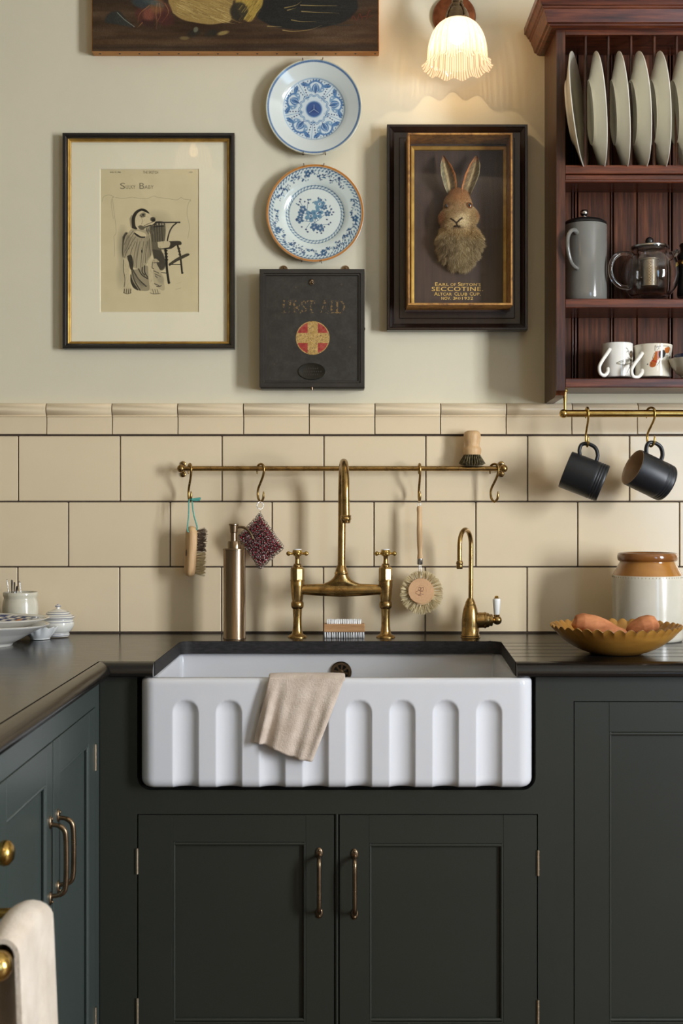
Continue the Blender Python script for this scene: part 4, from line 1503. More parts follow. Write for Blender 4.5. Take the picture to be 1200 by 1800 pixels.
BL, BL2, BLd = (66, 110, 158), (104, 142, 176), (26, 48, 92)
def paint1(c, cx, cy, R):
    def q(l): return [(440 + a / 4.617, 90 + b / 4.617) for a, b in l]
    c.grain(0.03, 12, 2)
    c.ell(cx, cy, R, R, (196, 186, 150), 1); c.ell(cx, cy, R * 0.985, R * 0.985, (206, 214, 210), 1)
    # dotted rim: pale band with dark squares
    for k in range(150):
        a = 2 * PI * k / 150
        p = (cx + R * 0.955 * math.cos(a), cy + R * 0.955 * math.sin(a))
        u = (-math.sin(a), math.cos(a))
        jit = 0.85 + 0.3 * ((k * 7919) % 13) / 13
        c.stroke([(p[0] - u[0] * 1.0 * jit, p[1] - u[1] * 1.0 * jit), (p[0] + u[0] * 1.0 * jit, p[1] + u[1] * 1.0 * jit)], 2.6, (40, 66, 116), 0.92)
        c.stroke([(p[0] - u[0] * 1.9, p[1] - u[1] * 1.9), (p[0] + u[0] * 1.9, p[1] + u[1] * 1.9)], 3.4, BL2, 0.30)
    ccx, ccy = cx, cy
    ri = R * 0.645
    c.ell(ccx, ccy, ri, ri, (150, 176, 196), 1); c.ell(ccx, ccy, ri * 0.975, ri * 0.975, (198, 212, 216), 1)
    # five petals panels
    for k in range(5):
        a0 = -PI / 2 + 0.08 + 2 * PI * k / 5
        def pt(r, a): return (ccx + r * ri * math.cos(a0 + a), ccy + r * ri * math.sin(a0 + a))
        # palmette
        c.poly([pt(0.52, 0), pt(0.64, -0.20), pt(0.78, -0.12), pt(0.84, 0), pt(0.78, 0.12), pt(0.64, 0.20)], BL, 0.95, 0.8, True)
        for s in (-1, 1):
            c.poly([pt(0.55, s * 0.16), pt(0.62, s * 0.36), pt(0.74, s * 0.40), pt(0.80, s * 0.25), pt(0.70, s * 0.22)], BL2, 0.9, 0.8, True)
            c.stroke([pt(0.93, s * 0.02), pt(0.88, s * 0.18), pt(0.80, s * 0.34), pt(0.86, s * 0.50), pt(0.92, s * 0.53)], 3.4, BL, 0.95, None, True)
            c.poly([pt(0.86, s * 0.30), pt(0.80, s * 0.42), pt(0.88, s * 0.54), pt(0.94, s * 0.44)], BL, 0.9, 0.8, True)
            for j in range(8):
                q_ = j / 7
                c.ell(*pt(0.34 + 0.60 * q_, s * (0.50 - 0.04 * q_ + 0.06 * (1 - q_))), 1.15, 1.15, BLd, 0.95)
            for j in range(4):
                c.ell(*pt(0.96 - 0.02 * j, s * (0.10 + 0.10 * j)), 1.0, 1.0, BLd, 0.9)
            c.ell(*pt(0.58, s * 0.10), 1.0, 1.0, BLd, 0.9); c.ell(*pt(0.68, s * 0.32), 1.2, 1.2, (222, 226, 220), 1)
            c.stroke([pt(0.54, s * 0.08), pt(0.70, s * 0.10), pt(0.82, s * 0.02)], 0.7, (210, 220, 222), 0.9, None, True)
        c.stroke([pt(0.52, 0), pt(0.70, 0.02)], 1.0, BLd, 0.9)
        c.ell(*pt(0.93, 0), 2.0, 2.0, BL, 0.9)
        # dividing rays
        c.stroke([(ccx + 0.36 * ri * math.cos(a0 + PI / 5), ccy + 0.36 * ri * math.sin(a0 + PI / 5)), (ccx + 0.97 * ri * math.cos(a0 + PI / 5), ccy + 0.97 * ri * math.sin(a0 + PI / 5))], 1.0, BL2, 0.9)
    for rr, wd, col in ((0.475, 1.0, BL), (0.43, 1.6, BL2), (0.33, 0.8, BL)):
        pts = []
        for k in range(121):
            a = 2 * PI * k / 120
            s = rr * ri * (1 + 0.05 * math.cos(14 * a))
            pts.append((ccx + s * math.cos(a), ccy + s * math.sin(a)))
        c.stroke(pts, wd, col, 0.9)
    c.ell(ccx, ccy, ri * 0.36, ri * 0.36, (196, 210, 216), 1); c.ell(ccx, ccy, ri * 0.27, ri * 0.27, BL2, 1); c.ell(ccx, ccy, ri * 0.245, ri * 0.245, (44, 78, 136), 1)
    c.poly([(ccx, ccy - 8), (ccx - 8.5, ccy + 6), (ccx + 8.5, ccy + 6)], (36, 64, 118), 1, 0.8)
    for e in ((0, -8), (-8.5, 6), (8.5, 6)): c.stroke([(ccx, ccy), (ccx + e[0], ccy + e[1])], 0.9, (150, 178, 200), 0.9)


def paint2(c, cx, cy, R):
    rr_ = random.Random(5)
    c.grain(0.03, 12, 6)
    c.ell(cx, cy, R, R, (176, 112, 44), 1)
    c.ell(cx, cy, R * 0.955, R * 0.955, (206, 216, 210), 1)
    B1, B2 = (44, 84, 120), (84, 128, 154)
    for rc, n, w_ in ((0.905, 76, 2.2), (0.568, 50, 2.0)):
        c.stroke([(cx + (rc + 0.032) * R * math.cos(2 * PI * k / 90), cy + (rc + 0.032) * R * math.sin(2 * PI * k / 90)) for k in range(91)], 0.9, B1, 0.95)
        c.stroke([(cx + (rc - 0.032) * R * math.cos(2 * PI * k / 90), cy + (rc - 0.032) * R * math.sin(2 * PI * k / 90)) for k in range(91)], 0.9, B1, 0.95)
        for k in range(n):
            a = 2 * PI * k / n
            c.stroke([(cx + (rc - 0.03) * R * math.cos(a), cy + (rc - 0.03) * R * math.sin(a)), (cx + (rc + 0.03) * R * math.cos(a + 0.07), cy + (rc + 0.03) * R * math.sin(a + 0.07))], w_, B1, 0.8)
            c.ell(cx + rc * R * math.cos(a + 0.04), cy + rc * R * math.sin(a + 0.04), 1.0, 1.0, (206, 216, 212), 0.9)
    def flower(x, y, s, col=B1):
        for k in range(5):
            a = 2 * PI * k / 5 + s
            c.ell(x + s * math.cos(a), y + s * math.sin(a), s * 0.75, s * 0.6, col, 0.9, a)
        c.ell(x, y, s * 0.45, s * 0.45, (206, 216, 212), 0.9); c.ell(x, y, s * 0.22, s * 0.22, BLd, 1)
    # sprays round the rim
    for a_mid, span, big in ((-1.75, 0.42, 1), (-1.05, 0.26, 0), (-2.55, 0.2, 0), (0.12, 0.5, 1), (0.72, 0.26, 0), (2.72, 0.5, 1), (1.35, 0.44, 1), (2.05, 0.22, 0)):
        pts = []
        for k in range(13):
            q = k / 12 - 0.5
            a = a_mid + q * 2 * span
            r = R * (0.80 + 0.05 * math.sin(q * 12))
            pts.append((cx + r * math.cos(a), cy + r * math.sin(a)))
        c.stroke(pts, 0.8, B1, 0.9, None, True)
        for k, p in enumerate(pts):
            for j in range(3):
                c.ell(p[0] + rr_.uniform(-4, 4), p[1] + rr_.uniform(-4, 4), 1.1, 1.1, BLd if j else B1, 0.9)
            if big and k % 2 == 0: c.ell(p[0] + rr_.uniform(-2, 2), p[1] + rr_.uniform(-2, 2), 2.4, 1.5, B1, 0.9, rr_.uniform(0, 3))
        if big:
            flower(cx + 0.83 * R * math.cos(a_mid), cy + 0.83 * R * math.sin(a_mid), 3.6)
    # centre bouquet (crop units 4.617, origin 440,90)
    def q(a, b): return (440 + a / 4.617, 90 + b / 4.617)
    stems = [[(520, 1390), (480, 1310), (430, 1260), (400, 1215)], [(520, 1390), (540, 1290), (560, 1240), (550, 1190)], [(520, 1390), (590, 1330), (640, 1300), (655, 1275)], [(500, 1380), (430, 1370), (375, 1360)], [(510, 1390), (560, 1400), (620, 1400), (650, 1385)], [(480, 1360), (460, 1290), (468, 1210)], [(515, 1390), (515, 1460)], [(520, 1390), (560, 1450)], [(480, 1390), (450, 1440), (465, 1460)]]
    for s in stems: c.stroke([q(*p) for p in s], 0.8, B1, 0.95, None, True)
    for x, y, s in ((560, 1235, 6), (490, 1330, 6.5), (545, 1310, 6), (425, 1275, 4), (410, 1310, 3.6), (400, 1360, 4.2), (515, 1420, 4.2), (565, 1430, 4), (625, 1310, 3.4), (600, 1260, 3)): flower(*q(x, y), s, B2 if s > 5 else B1)
    for x, y in ((400, 1215), (468, 1200), (550, 1185), (655, 1275), (672, 1300), (660, 1320), (650, 1385), (635, 1400), (600, 1420), (470, 1225), (390, 1240), (405, 1195), (375, 1355), (370, 1360), (415, 1420), (450, 1440), (465, 1460), (440, 1215), (575, 1200), (575, 1470), (540, 1465), (590, 1450), (620, 1360)):
        c.ell(*q(x, y), 1.7, 1.4, BLd, 0.95)
    for k in range(26):
        c.ell(*q(520 + rr_.gauss(0, 70), 1330 + rr_.gauss(0, 60)), 2.4, 1.0, B1, 0.8, rr_.uniform(0, 3))


delft('delft_plate', 'blue and white plate with a round star medallion, upper of the two', 551.5, 190, 84,
      [(0.30, 0.0), (0.45, 0.02), (0.62, 0.04), (0.70, 0.10), (1.0, 0.225), (1.006, 0.235), (1.0, 0.25), (0.985, 0.252), (0.72, 0.145), (0.66, 0.115), (0.62, 0.085), (0.58, 0.078), (0.0, 0.075)],
      paint1, None, [(532, 106.5), (567, 106.5), (533, 272), (572, 273)])
delft('delft_plate', 'blue and white plate with flower sprays and orange rim, lower of the two', 553.5, 376, 85.5,
      [(0.30, 0.0), (0.45, 0.02), (0.58, 0.04), (0.66, 0.10), (1.0, 0.20), (1.006, 0.208), (1.0, 0.22), (0.985, 0.222), (0.70, 0.150), (0.64, 0.125), (0.58, 0.09), (0.54, 0.082), (0.0, 0.08)],
      paint2, None, [(534, 290.5), (569, 290.5), (530, 461), (565, 461.5)])

# ---- first aid box
dB = 3.322
bx_ = thing('first_aid_box', 'old black tin first aid box with a worn red and cream cross', 'box', (X(548, dB), PW, Z(682, dB)))
bx0, bx1, bz0, bz1 = X(456, dB), X(640.5, dB), Z(680.5, dB), Z(473, dB)
obj('case', MB().box(bx0 + 0.0015, bx1 + 0.0005, dB - D + 0.012, PW, bz0 - 0.003, bz1 - 0.001, 0.002), M['tin'], bx_)
mb = frame_profile(MB(), bx0, bx1, bz0, bz1, [(0, -0.056 + 0.006), (0, 0.0), (0.001, 0.001), (0.011, 0.001), (0.012, 0.0), (0.013, -0.002), (0.0165, -0.002), (0.0178, -0.0055), (0.0178, -0.008)], dB - D)
lid = obj('lid', mb, M['tin'], bx_, 30)
c = Canvas(467, 483, 631, 671, 2.4, (44, 42, 38))
c.grain(0.05, 22, 21); c.grain(0.04, 6, 22)
al_w = vnoise(c.h, c.w, 7, 31) * 0.6 + vnoise(c.h, c.w, 2.5, 32) * 0.4
keep = c.a.copy()
GL = (150, 116, 62)
def serif(ch, x, w_, y0=529.0, y1=549.5):
    if ch in 'IFRTD':
        sx = x + (w_ * 0.5 if ch in 'IT' else w_ * 0.25)
        c.stroke([(sx, y0), (sx, y1)], 3.4, GL); c.stroke([(sx - 3.6, y1), (sx + 3.6, y1)], 1.3, GL)
        if ch != 'T': c.stroke([(sx - 3.6, y0), (sx + 3.6, y0)], 1.3, GL)
    if ch == 'F':
        c.stroke([(sx, y0), (x + w_, y0), (x + w_, y0 + 4)], 1.4, GL); c.stroke([(sx, 539), (x + w_ * 0.7, 539)], 1.4, GL)
    if ch == 'R':
        c.stroke([(sx, y0), (x + w_ * 0.8, y0 + 1), (x + w_ * 0.9, y0 + 5), (x + w_ * 0.75, y0 + 9.5), (sx, y0 + 10)], 2.0, GL, 1, None, True); c.stroke([(sx + 3, y0 + 10), (x + w_, y1)], 3, GL)
    if ch == 'S':
        c.stroke([(x + w_ * 0.85, y0 + 4), (x + w_ * 0.5, y0), (x + w_ * 0.1, y0 + 5), (x + w_ * 0.5, y0 + 10), (x + w_ * 0.9, y0 + 15), (x + w_ * 0.5, y1), (x + w_ * 0.1, y1 - 4)], 2.4, GL, 1, None, True)
    if ch == 'T':
        c.stroke([(x, y0 + 5), (x, y0), (x + w_, y0), (x + w_, y0 + 5)], 1.5, GL)
    if ch == 'A':
        c.stroke([(x + w_ * 0.5, y0), (x + w_ * 0.1, y1)], 1.5, GL); c.stroke([(x + w_ * 0.5, y0), (x + w_ * 0.88, y1)], 3.2, GL); c.stroke([(x + w_ * 0.25, y0 + 13), (x + w_ * 0.75, y0 + 13)], 1.2, GL)
        c.stroke([(x - 1, y1), (x + w_ * 0.3, y1)], 1.2, GL); c.stroke([(x + w_ * 0.65, y1), (x + w_ + 1, y1)], 1.2, GL)
    if ch == 'D':
        c.stroke([(sx, y0), (x + w_ * 0.7, y0 + 1), (x + w_, y0 + 10), (x + w_ * 0.7, y1 - 1), (sx, y1)], 2.6, GL, 1, None, True)
for ch, x, w_ in (('F', 496, 10), ('I', 506, 7), ('R', 513, 15), ('S', 529, 10), ('T', 540, 13), ('A', 563, 15), ('I', 579, 7), ('D', 588, 17)): serif(ch, x, w_)
mask = np.clip((al_w - 0.47) * 7, 0, 1)[..., None]
mask2 = np.where((np.abs(c.ys - 539) < 14)[:, None, None], np.clip(mask * 0.75, 0, 1), 1)
c.a = keep * (1 - mask2) + c.a * mask2
k2 = c.a.copy()
c.ell(549.5, 594, 29.6, 29.6, (186, 150, 84)); c.ell(549.5, 594, 28.3, 28.3, (190, 156, 88))
inner = c.a.copy()
c.ell(549.5, 594, 28.0, 28.0, (162, 52, 46))
xx, yy = np.meshgrid(c.xs, c.ys)
cross = ((np.abs(xx - 549.5) < 8.8) | (np.abs(yy - 594.0) < 8.8)) & (np.hypot(xx - 549.5, yy - 594) < 28.6)
c.a[cross] = np.array((184, 150, 86)) / 255.0
rw = vnoise(c.h, c.w, 3, 41); rw2 = vnoise(c.h, c.w, 9, 42)
disc = np.hypot(xx - 549.5, yy - 594) < 29.6
wear = np.clip((rw * 0.6 + rw2 * 0.4 - 0.60) * 6, 0, 1) * disc
c.a = c.a * (1 - wear[..., None] * 0.6) + np.array((110, 84, 48)) / 255.0 * wear[..., None] * 0.6
w3 = np.clip((vnoise(c.h, c.w, 2, 43) - 0.76) * 8, 0, 1) * disc
c.a = c.a * (1 - w3[..., None]) + np.array((70, 52, 36)) / 255.0 * w3[..., None]
c.a += ((rw2 - 0.5) * 0.16 * disc)[..., None]
c.a = np.clip(c.a, 0, 1)
for px_, py_ in ((552, 617), (600, 500), (482, 640), (615, 610), (520, 505)): c.ell(px_, py_, 1.6, 1.2, (96, 74, 48), 0.6)
pn = c.plane('painted_panel', dB + 0.0062, M['vc_tin'], bx_)
# oval maker's plate with raised rim (its lettering is worn away)
oz = Vector((X(548, dB), dB - D + 0.0058, Z(652.5, dB)))
mb = MB().lathe([(0, 0.0), (L(25, dB), 0.0), (L(25, dB), -0.0012), (L(23.6, dB), -0.002), (L(22, dB), -0.0012), (0, -0.0010)], (0, 0, 0), 40, 'Y')
mb.v = [(oz.x + a, oz.y + b, oz.z + cc_ * 0.60) for a, b, cc_ in mb.v]
op = obj('oval_plate', mb, mat('dull_black_brass', (52, 49, 40), 0.4, 0.6, (40, 38, 33), 40), bx_, 40)
for i in range(3):
    mb = MB()
    zz = Z(647 + 5.5 * i, dB)
    for k in range(9 - (0 if i == 1 else 3)):
        xk = X(548 + (k - (8 - (0 if i == 1 else 3)) / 2) * 3.9, dB)
        mb.box(xk - 0.0015, xk + 0.0015, oz.y - 0.0016, oz.y - 0.0009, zz - 0.0017, zz + 0.0017)
    obj('worn_relief', mb, M['tin'], op)
# catch, lugs, screws
cc = Vector((X(547.5, dB), dB - D + 0.006, Z(494.5, dB)))
mb = MB().lathe([(0, 0), (0.0075, 0), (0.0075, -0.002), (0.005, -0.004), (0, -0.0045)], cc, 18, 'Y')
mb.torus((cc.x, cc.y - 0.004, cc.z - 0.0035), 0.0052, 0.0013, Matrix.Rotation(PI / 2, 3, 'X'), 20, 8)
mb.sphere((cc.x, cc.y - 0.004, cc.z + 0.0025), (0.0028, 0.003, 0.0045), 8, 12)
obj('catch', mb, M['brass_d'], lid, 60)
for xx_ in (498.5, 607):
    mb = MB().lathe([(0, 0), (L(6.8, D), 0), (L(6.8, D), -0.003), (0, -0.003)], (X(xx_, D), PW, Z(473, D)), 20, 'Y')
    mb.sphere((X(xx_, D), PW - 0.003, Z(470.5, D)), (0.0028, 0.0018, 0.0028), 6, 10)
    obj('hanging_lug', mb, M['brass_d'], bx_, 40)
mb = MB().tube([(X(548, dB), dB - D + 0.004, bz0 + 0.002), (X(548, dB), dB - D + 0.004, bz0 - 0.0075)], 0.0035, 10)
obj('lid_stud', mb, M['brass_d'], bx_, 40)
mb = MB().sphere((bx1 + 0.001, dB - D + 0.02, Z(576, dB)), (0.0016, 0.003, 0.004), 6, 10)
obj('side_rivet', mb, M['brass_d'], bx_, 180)

# ---- hare's head in a glazed case
dH = 3.342
hc = thing('hare_trophy', 'mounted hare head in a dark glazed case with gilt lettering', 'trophy', (X(803, D), PW, Z(580, D)))
hx0, hx1, hz0, hz1 = X(680, dH), X(927, dH), Z(580.5, dH), Z(218.5, dH)
mb = frame_profile(MB(), hx0, hx1, hz0, hz1, [(0, -0.030), (0, 0.0), (0.0015, 0.002), (0.007, 0.002), (0.0085, 0.0), (0.010, -0.001), (0.014, -0.0035), (0.018, -0.008), (0.020, -0.0095), (0.034, -0.0105), (0.036, -0.009), (0.058, -0.009)], dH - D)
obj('frame', mb, M['dark_oak'], hc, 25)
dF_, dK = 3.268, 3.350                  # front and back of the case
kx0, kx1, kz0, kz1 = X(716, dF_), X(901, dF_), Z(536.5, dF_), Z(233, dF_)
wt_ = 0.0062
mb = frame_profile(MB(), kx0, kx1, kz0, kz1, [(0, 0.0), (0.0, dK - dF_ - 0.004), (0.001, dK - dF_), (wt_ - 0.001, dK - dF_), (wt_, dK - dF_ - 0.001), (wt_, 0.0)], dK - D)
obj('case_sides', mb, M['gilt_w'], hc, 25)
mb = frame_profile(MB(), 0.1925, 0.4590, kz0 + 0.003, 2.3085, [(0, 0.0005), (0, 0.011), (0.0025, 0.012), (0.0095, 0.0075), (0.0105, 0.0005)], dK - D)
obj('gilt_slip', mb, M['gilt'], hc, 25)
bkw = wood('back_board', (46, 32, 26), (58, 40, 31), (70, 48, 36), (14, 14, 0.8), 0.6, 7, 0.15)
obj('back_board', MB().box(kx0 - 0.004, kx1 + 0.004, dK - D - 0.001, PW - 0.001, kz0 - 0.004, kz1 + 0.004), bkw, hc)
obj('case_glass', MB().add([(kx0 + 0.003, dF_ - D + 0.0035, kz0 + 0.003), (kx1 - 0.003, dF_ - D + 0.0035, kz0 + 0.003), (kx1 - 0.003, dF_ - D + 0.0035, kz1 - 0.003), (kx0 + 0.003, dF_ - D + 0.0035, kz1 - 0.003)], [(0, 1, 2, 3)]), M['pane_c'], hc, fix=False)
yb_t = dK - D - 0.0016
dt = D + yb_t
mbT = MB()
for (body, xa, xb, yy, hh) in (('E', 764.5, 769, 502.5, 6.2), ('ARL', 769.8, 788.5, 502.5, 4.8), ('OF', 791.5, 801, 502.5, 4.8), ('S', 804.5, 809, 502.5, 6.2), ("EFTON'S", 809.6, 844.5, 502.5, 4.8), ('SECCOTINE.', 758.5, 848.5, 511.6, 7.4), ('A', 763, 769, 519.5, 6.0), ('LTCAR', 769.8, 793.5, 519.5, 5.0),
                                 ('C', 798.5, 803.5, 519.5, 6.0), ('LUB', 804.4, 821, 519.5, 5.0), ('C', 825.5, 830.5, 519.5, 6.0), ('UP.', 831.2, 844.5, 519.5, 5.0), ('NOV.', 775.5, 792, 526.8, 5.0), ('3', 796, 800, 526.8, 5.0), ('RD', 800.8, 809.5, 526.2, 3.6), ('1932', 812, 831, 526.8, 5.0)):
    mbT.merge(text_mb(body, X(xa, dt), X(xb, dt), Z(yy, dt), L(hh, dt), yb_t, 1.08))
obj('gilt_lettering', mbT, M['gold_paint'], hc, fix=False)

# the head: one continuous skin, fur over it
S_ = 3.31 / F
hd0 = Vector((X(806, 3.31), dK - D, Z(372, 3.31)))
def hp(px, py, y): return (X(px, 3.31), hd0.y - y, Z(py, 3.31))
def blob(mb, px, py, y, rx, ry, rz): mb.sphere(hp(px, py, y), (rx * S_, ry, rz * S_), 14, 20)
mb = MB()
blob(mb, 805, 362, 0.026, 25, 0.030, 30)
blob(mb, 806, 346, 0.026, 20, 0.024, 17)
blob(mb, 801, 384, 0.044, 18, 0.024, 20)
blob(mb, 800, 393, 0.052, 14, 0.018, 12)
blob(mb, 793, 397, 0.048, 11, 0.015, 9)
blob(mb, 812, 397, 0.046, 12, 0.015, 10)
blob(mb, 802, 405, 0.044, 9, 0.013, 5)
blob(mb, 788, 382, 0.030, 13.5, 0.022, 18)
blob(mb, 824, 379, 0.030, 15, 0.022, 19)
blob(mb, 794, 376, 0.040, 13, 0.020, 20)
blob(mb, 815, 376, 0.040, 14, 0.020, 20)
blob(mb, 803, 368, 0.042, 13, 0.018, 22)
blob(mb, 802, 408, 0.026, 29, 0.024, 16)
blob(mb, 808, 424, 0.018, 38, 0.028, 22)
blob(mb, 796, 420, 0.024, 26, 0.026, 18)
blob(mb, 824, 420, 0.020, 24, 0.024, 26)
blob(mb, 809, 440, 0.014, 33, 0.024, 20)
blob(mb, 811, 456, 0.010, 22, 0.018, 13)
blob(mb, 788, 440, 0.012, 14, 0.016, 16)
skin = fuse(mb, 0.0014, 14, 'hare_head')
def fur_colour(v, rr):
    px = 600 + v[:, 0] * F / 3.31; py = HZ - (v[:, 2] - EYE) * F / 3.31
    n = len(v)
    base = np.tile(np.array((176, 148, 104.)), (n, 1))
    def mixin(m, col):
        m = np.clip(m, 0, 1)[:, None]
        base[:] = base * (1 - m) + np.array(col, float) * m
    mixin((350 - py) / 12 + 0.2, (146, 100, 64))
    mixin(1 - np.hypot((px - 806) / 26, (py - 350) / 18) * 1.0 + 0.25, (160, 114, 72))
    mixin(1.3 - np.hypot((px - 803) / 14, (py - 376) / 22), (160, 130, 92))
    mixin(1.4 - np.hypot((px - 812) / 14, (py - 392) / 14), (206, 188, 148))
    mixin(1.4 - np.hypot((px - 793) / 11, (py - 395) / 12), (192, 168, 126))
    mixin(1.0 - np.hypot((px - 777) / 8, (py - 384) / 16), (150, 94, 60))
    mixin(1.0 - np.hypot((px - 839) / 7, (py - 378) / 14), (158, 112, 72))
    mixin((py - 408) / 14, (158, 140, 106))
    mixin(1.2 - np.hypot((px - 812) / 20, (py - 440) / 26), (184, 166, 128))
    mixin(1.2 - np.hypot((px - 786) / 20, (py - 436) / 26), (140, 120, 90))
    mixin(1.2 - np.hypot((px - 823.5) / 8.5, (py - 363) / 7.5), (212, 192, 150))
    mixin(1.15 - np.hypot((px - 823.5) / 7.0, (py - 363) / 6.6), (70, 46, 32))
    mixin(1.2 - np.hypot((px - 787) / 6, (py - 363) / 8), (120, 88, 60))
    # mouth: the dark Y under the nose
    def segd(p, q):
        dx, dy = q[0] - p[0], q[1] - p[1]
        t = np.clip(((px - p[0]) * dx + (py - p[1]) * dy) / (dx * dx + dy * dy), 0, 1)
        return np.hypot(px - p[0] - t * dx, py - p[1] - t * dy)
    dY = np.minimum.reduce([segd((791, 388), (800, 396)), segd((800, 396), (810, 387)), segd((800.5, 396), (801, 400.5)), segd((796, 401), (806, 401))])
    dMo = segd((792, 404), (814, 402))
    mixin(1.6 - dY / 1.1, (44, 28, 22))
    mixin(0.6 - dMo / 1.8, (120, 90, 64))
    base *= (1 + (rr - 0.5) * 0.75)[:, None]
    return linarr(base / 255.0)
v = mesh_co(skin)
rr = np.random.RandomState(5).rand(len(v))
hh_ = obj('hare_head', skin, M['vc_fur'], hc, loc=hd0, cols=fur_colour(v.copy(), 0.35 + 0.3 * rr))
# fur strands (uncountable): thin tapering blades, long on the ruff
tri = []
skin.calc_loop_triangles()
idx = np.empty(len(skin.loop_triangles) * 3, dtype=np.int32)
skin.loop_triangles.foreach_get('vertices', idx)
idx = idx.reshape(-1, 3)
vv = mesh_co(skin) + np.array(hd0)
p0, p1, p2 = vv[idx[:, 0]], vv[idx[:, 1]], vv[idx[:, 2]]
nn = np.cross(p1 - p0, p2 - p0)
ar = np.linalg.norm(nn, axis=1) + 1e-12
nn = nn / ar[:, None]
front = nn[:, 1] < 0.45
pr = np.where(front, ar, 0); pr /= pr.sum()
rs_ = np.random.RandomState(9)
N = 30000
pick = rs_.choice(len(ar), N, p=pr)
b0 = rs_.rand(N, 1); b1 = rs_.rand(N, 1)
fl = (b0 + b1) > 1
b0 = np.where(fl, 1 - b0, b0); b1 = np.where(fl, 1 - b1, b1)
root = p0[pick] * (1 - b0 - b1) + p1[pick] * b0 + p2[pick] * b1
nrm = nn[pick]
pyr = HZ - (root[:, 2] - EYE) * F / 3.31
pxr = 600 + root[:, 0] * F / 3.31
ruff = np.clip((pyr - 402) / 14, 0, 1)
side = np.clip((np.abs(pxr - 804) - 16) / 10, 0, 1) * np.clip((pyr - 366) / 14, 0, 1)
ln = 0.0036 + 0.0095 * np.maximum(ruff, 0.5 * side)
clump = np.sin(pxr * 0.55 + 1.3 * np.sin(pyr * 0.21)) * np.sin(pyr * 0.33 + np.sin(pxr * 0.3))
ln = ln * (1 + 0.35 * clump * ruff)
ln = ln * (0.7 + 0.6 * rs_.rand(N))
wdt = 0.00034 + 0.00034 * ruff
flow = np.zeros((N, 3)); flow[:, 2] = -0.9; flow[:, 0] = np.clip((pxr - 804) / 40, -1, 1) * 0.5
up_ = pyr < 366
flow[up_, 2] = 0.7
face = (pyr > 366) & (pyr < 404)
flow[face, 0] = np.clip((pxr[face] - 801) / 22, -1, 1) * 0.8
flow[face, 2] = np.where(pyr[face] < 392, 0.35, -0.5)
flow[:, 0] += 0.45 * ruff * np.sin(pyr * 0.4 + pxr * 0.23)
dirv = nrm * np.where(pyr < 404, 0.55, 0.6)[:, None] + flow + rs_.normal(0, 0.28, (N, 3))
dirv /= np.linalg.norm(dirv, axis=1)[:, None]
sidev = np.cross(dirv, rs_.normal(0, 1, (N, 3)))
sidev /= np.linalg.norm(sidev, axis=1)[:, None]
tip = root + dirv * ln[:, None] + np.array((0, 0, -0.0008))
vs = np.empty((N * 3, 3))
vs[0::3] = root - sidev * wdt[:, None] - nrm * 0.0002
vs[1::3] = root + sidev * wdt[:, None] - nrm * 0.0002
vs[2::3] = tip
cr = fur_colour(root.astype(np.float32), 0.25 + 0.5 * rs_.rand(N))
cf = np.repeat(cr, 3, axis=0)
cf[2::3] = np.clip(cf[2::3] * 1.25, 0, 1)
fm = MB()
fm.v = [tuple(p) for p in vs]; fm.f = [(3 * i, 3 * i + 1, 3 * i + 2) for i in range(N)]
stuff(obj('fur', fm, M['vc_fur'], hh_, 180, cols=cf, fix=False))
# ears: cupped leaves
def ear(pts_c, wid, cup, name):
    mb = MB(); cols = []
    rs1 = []
    n = len(pts_c)
    cc2 = catmull([(a, b, 0) for a, b in pts_c], 6)
    m_ = len(cc2)
    ws = np.interp(np.linspace(0, 1, m_), np.linspace(0, 1, len(wid)), wid)
    outer, inner = [], []
    for i, p in enumerate(cc2):
        ro, ri = [], []
        for k in range(13):
            u = k / 12 * 2 - 1
            w__ = ws[i]
            y = 0.022 + 0.012 * math.sin(PI * i / m_) + cup * (u * u) * w__ * S_ * 0.9
            x = p.x + u * w__
            ro.append(hp(x, p.y, y + 0.0)); ri.append(hp(x, p.y, y - 0.0028 * (1 - 0.7 * abs(u))))
        outer.append(ro); inner.append(ri)
    rings_ = [a + b[::-1] for a, b in zip(outer, inner)]
    mb.rings(rings_, True, True, True)
    v_ = np.array(mb.v)
    kk = np.tile(np.concatenate([np.linspace(-1, 1, 13), np.linspace(1, -1, 13)]), m_)
    tt_ = np.repeat(np.linspace(0, 1, m_), 26)
    isin = name
    col = np.tile(np.array((112, 92, 66.)), (len(v_), 1))
    def mx(mm, c_):
        mm = np.clip(mm, 0, 1)[:, None]; col[:] = col * (1 - mm) + np.array(c_, float) * mm
    s = 1 if isin == 'l' else -1
    mx((kk * s - 0.72) * 8, (178, 110, 60))                     # rufous inner edge
    mx(1 - np.abs(kk * s + 0.1) * 4, (186, 166, 120))           # pale line
    mx((-kk * s - 0.25) * 3, (124, 118, 92))                    # greenish-grey hollow
    mx((-kk * s - 0.85) * 8, (176, 160, 122))
    mx((tt_ - 0.80) * 6, (132, 84, 52)); mx((tt_ - 0.93) * 10, (70, 46, 34))
    mx((0.14 - tt_) * 7, (84, 64, 46))
    col *= (0.82 + 0.36 * np.random.RandomState(4).rand(len(v_)))[:, None]
    return mb, linarr(col / 255.0)
mbe, ce = ear([(795, 343), (791, 326), (787, 308), (783, 290), (779.5, 270)], [7, 11.5, 12.8, 9.5, 0.8], 0.9, 'l')
obj('ear', mbe, M['vc_fur'], hh_, 180, cols=ce)
mbe, ce = ear([(818, 344), (823, 326), (829, 308), (834, 290), (838, 271)], [8, 11.5, 12.5, 9.5, 2.2], 0.9, 'r')
obj('ear', mbe, M['vc_fur'], hh_, 180, cols=ce)
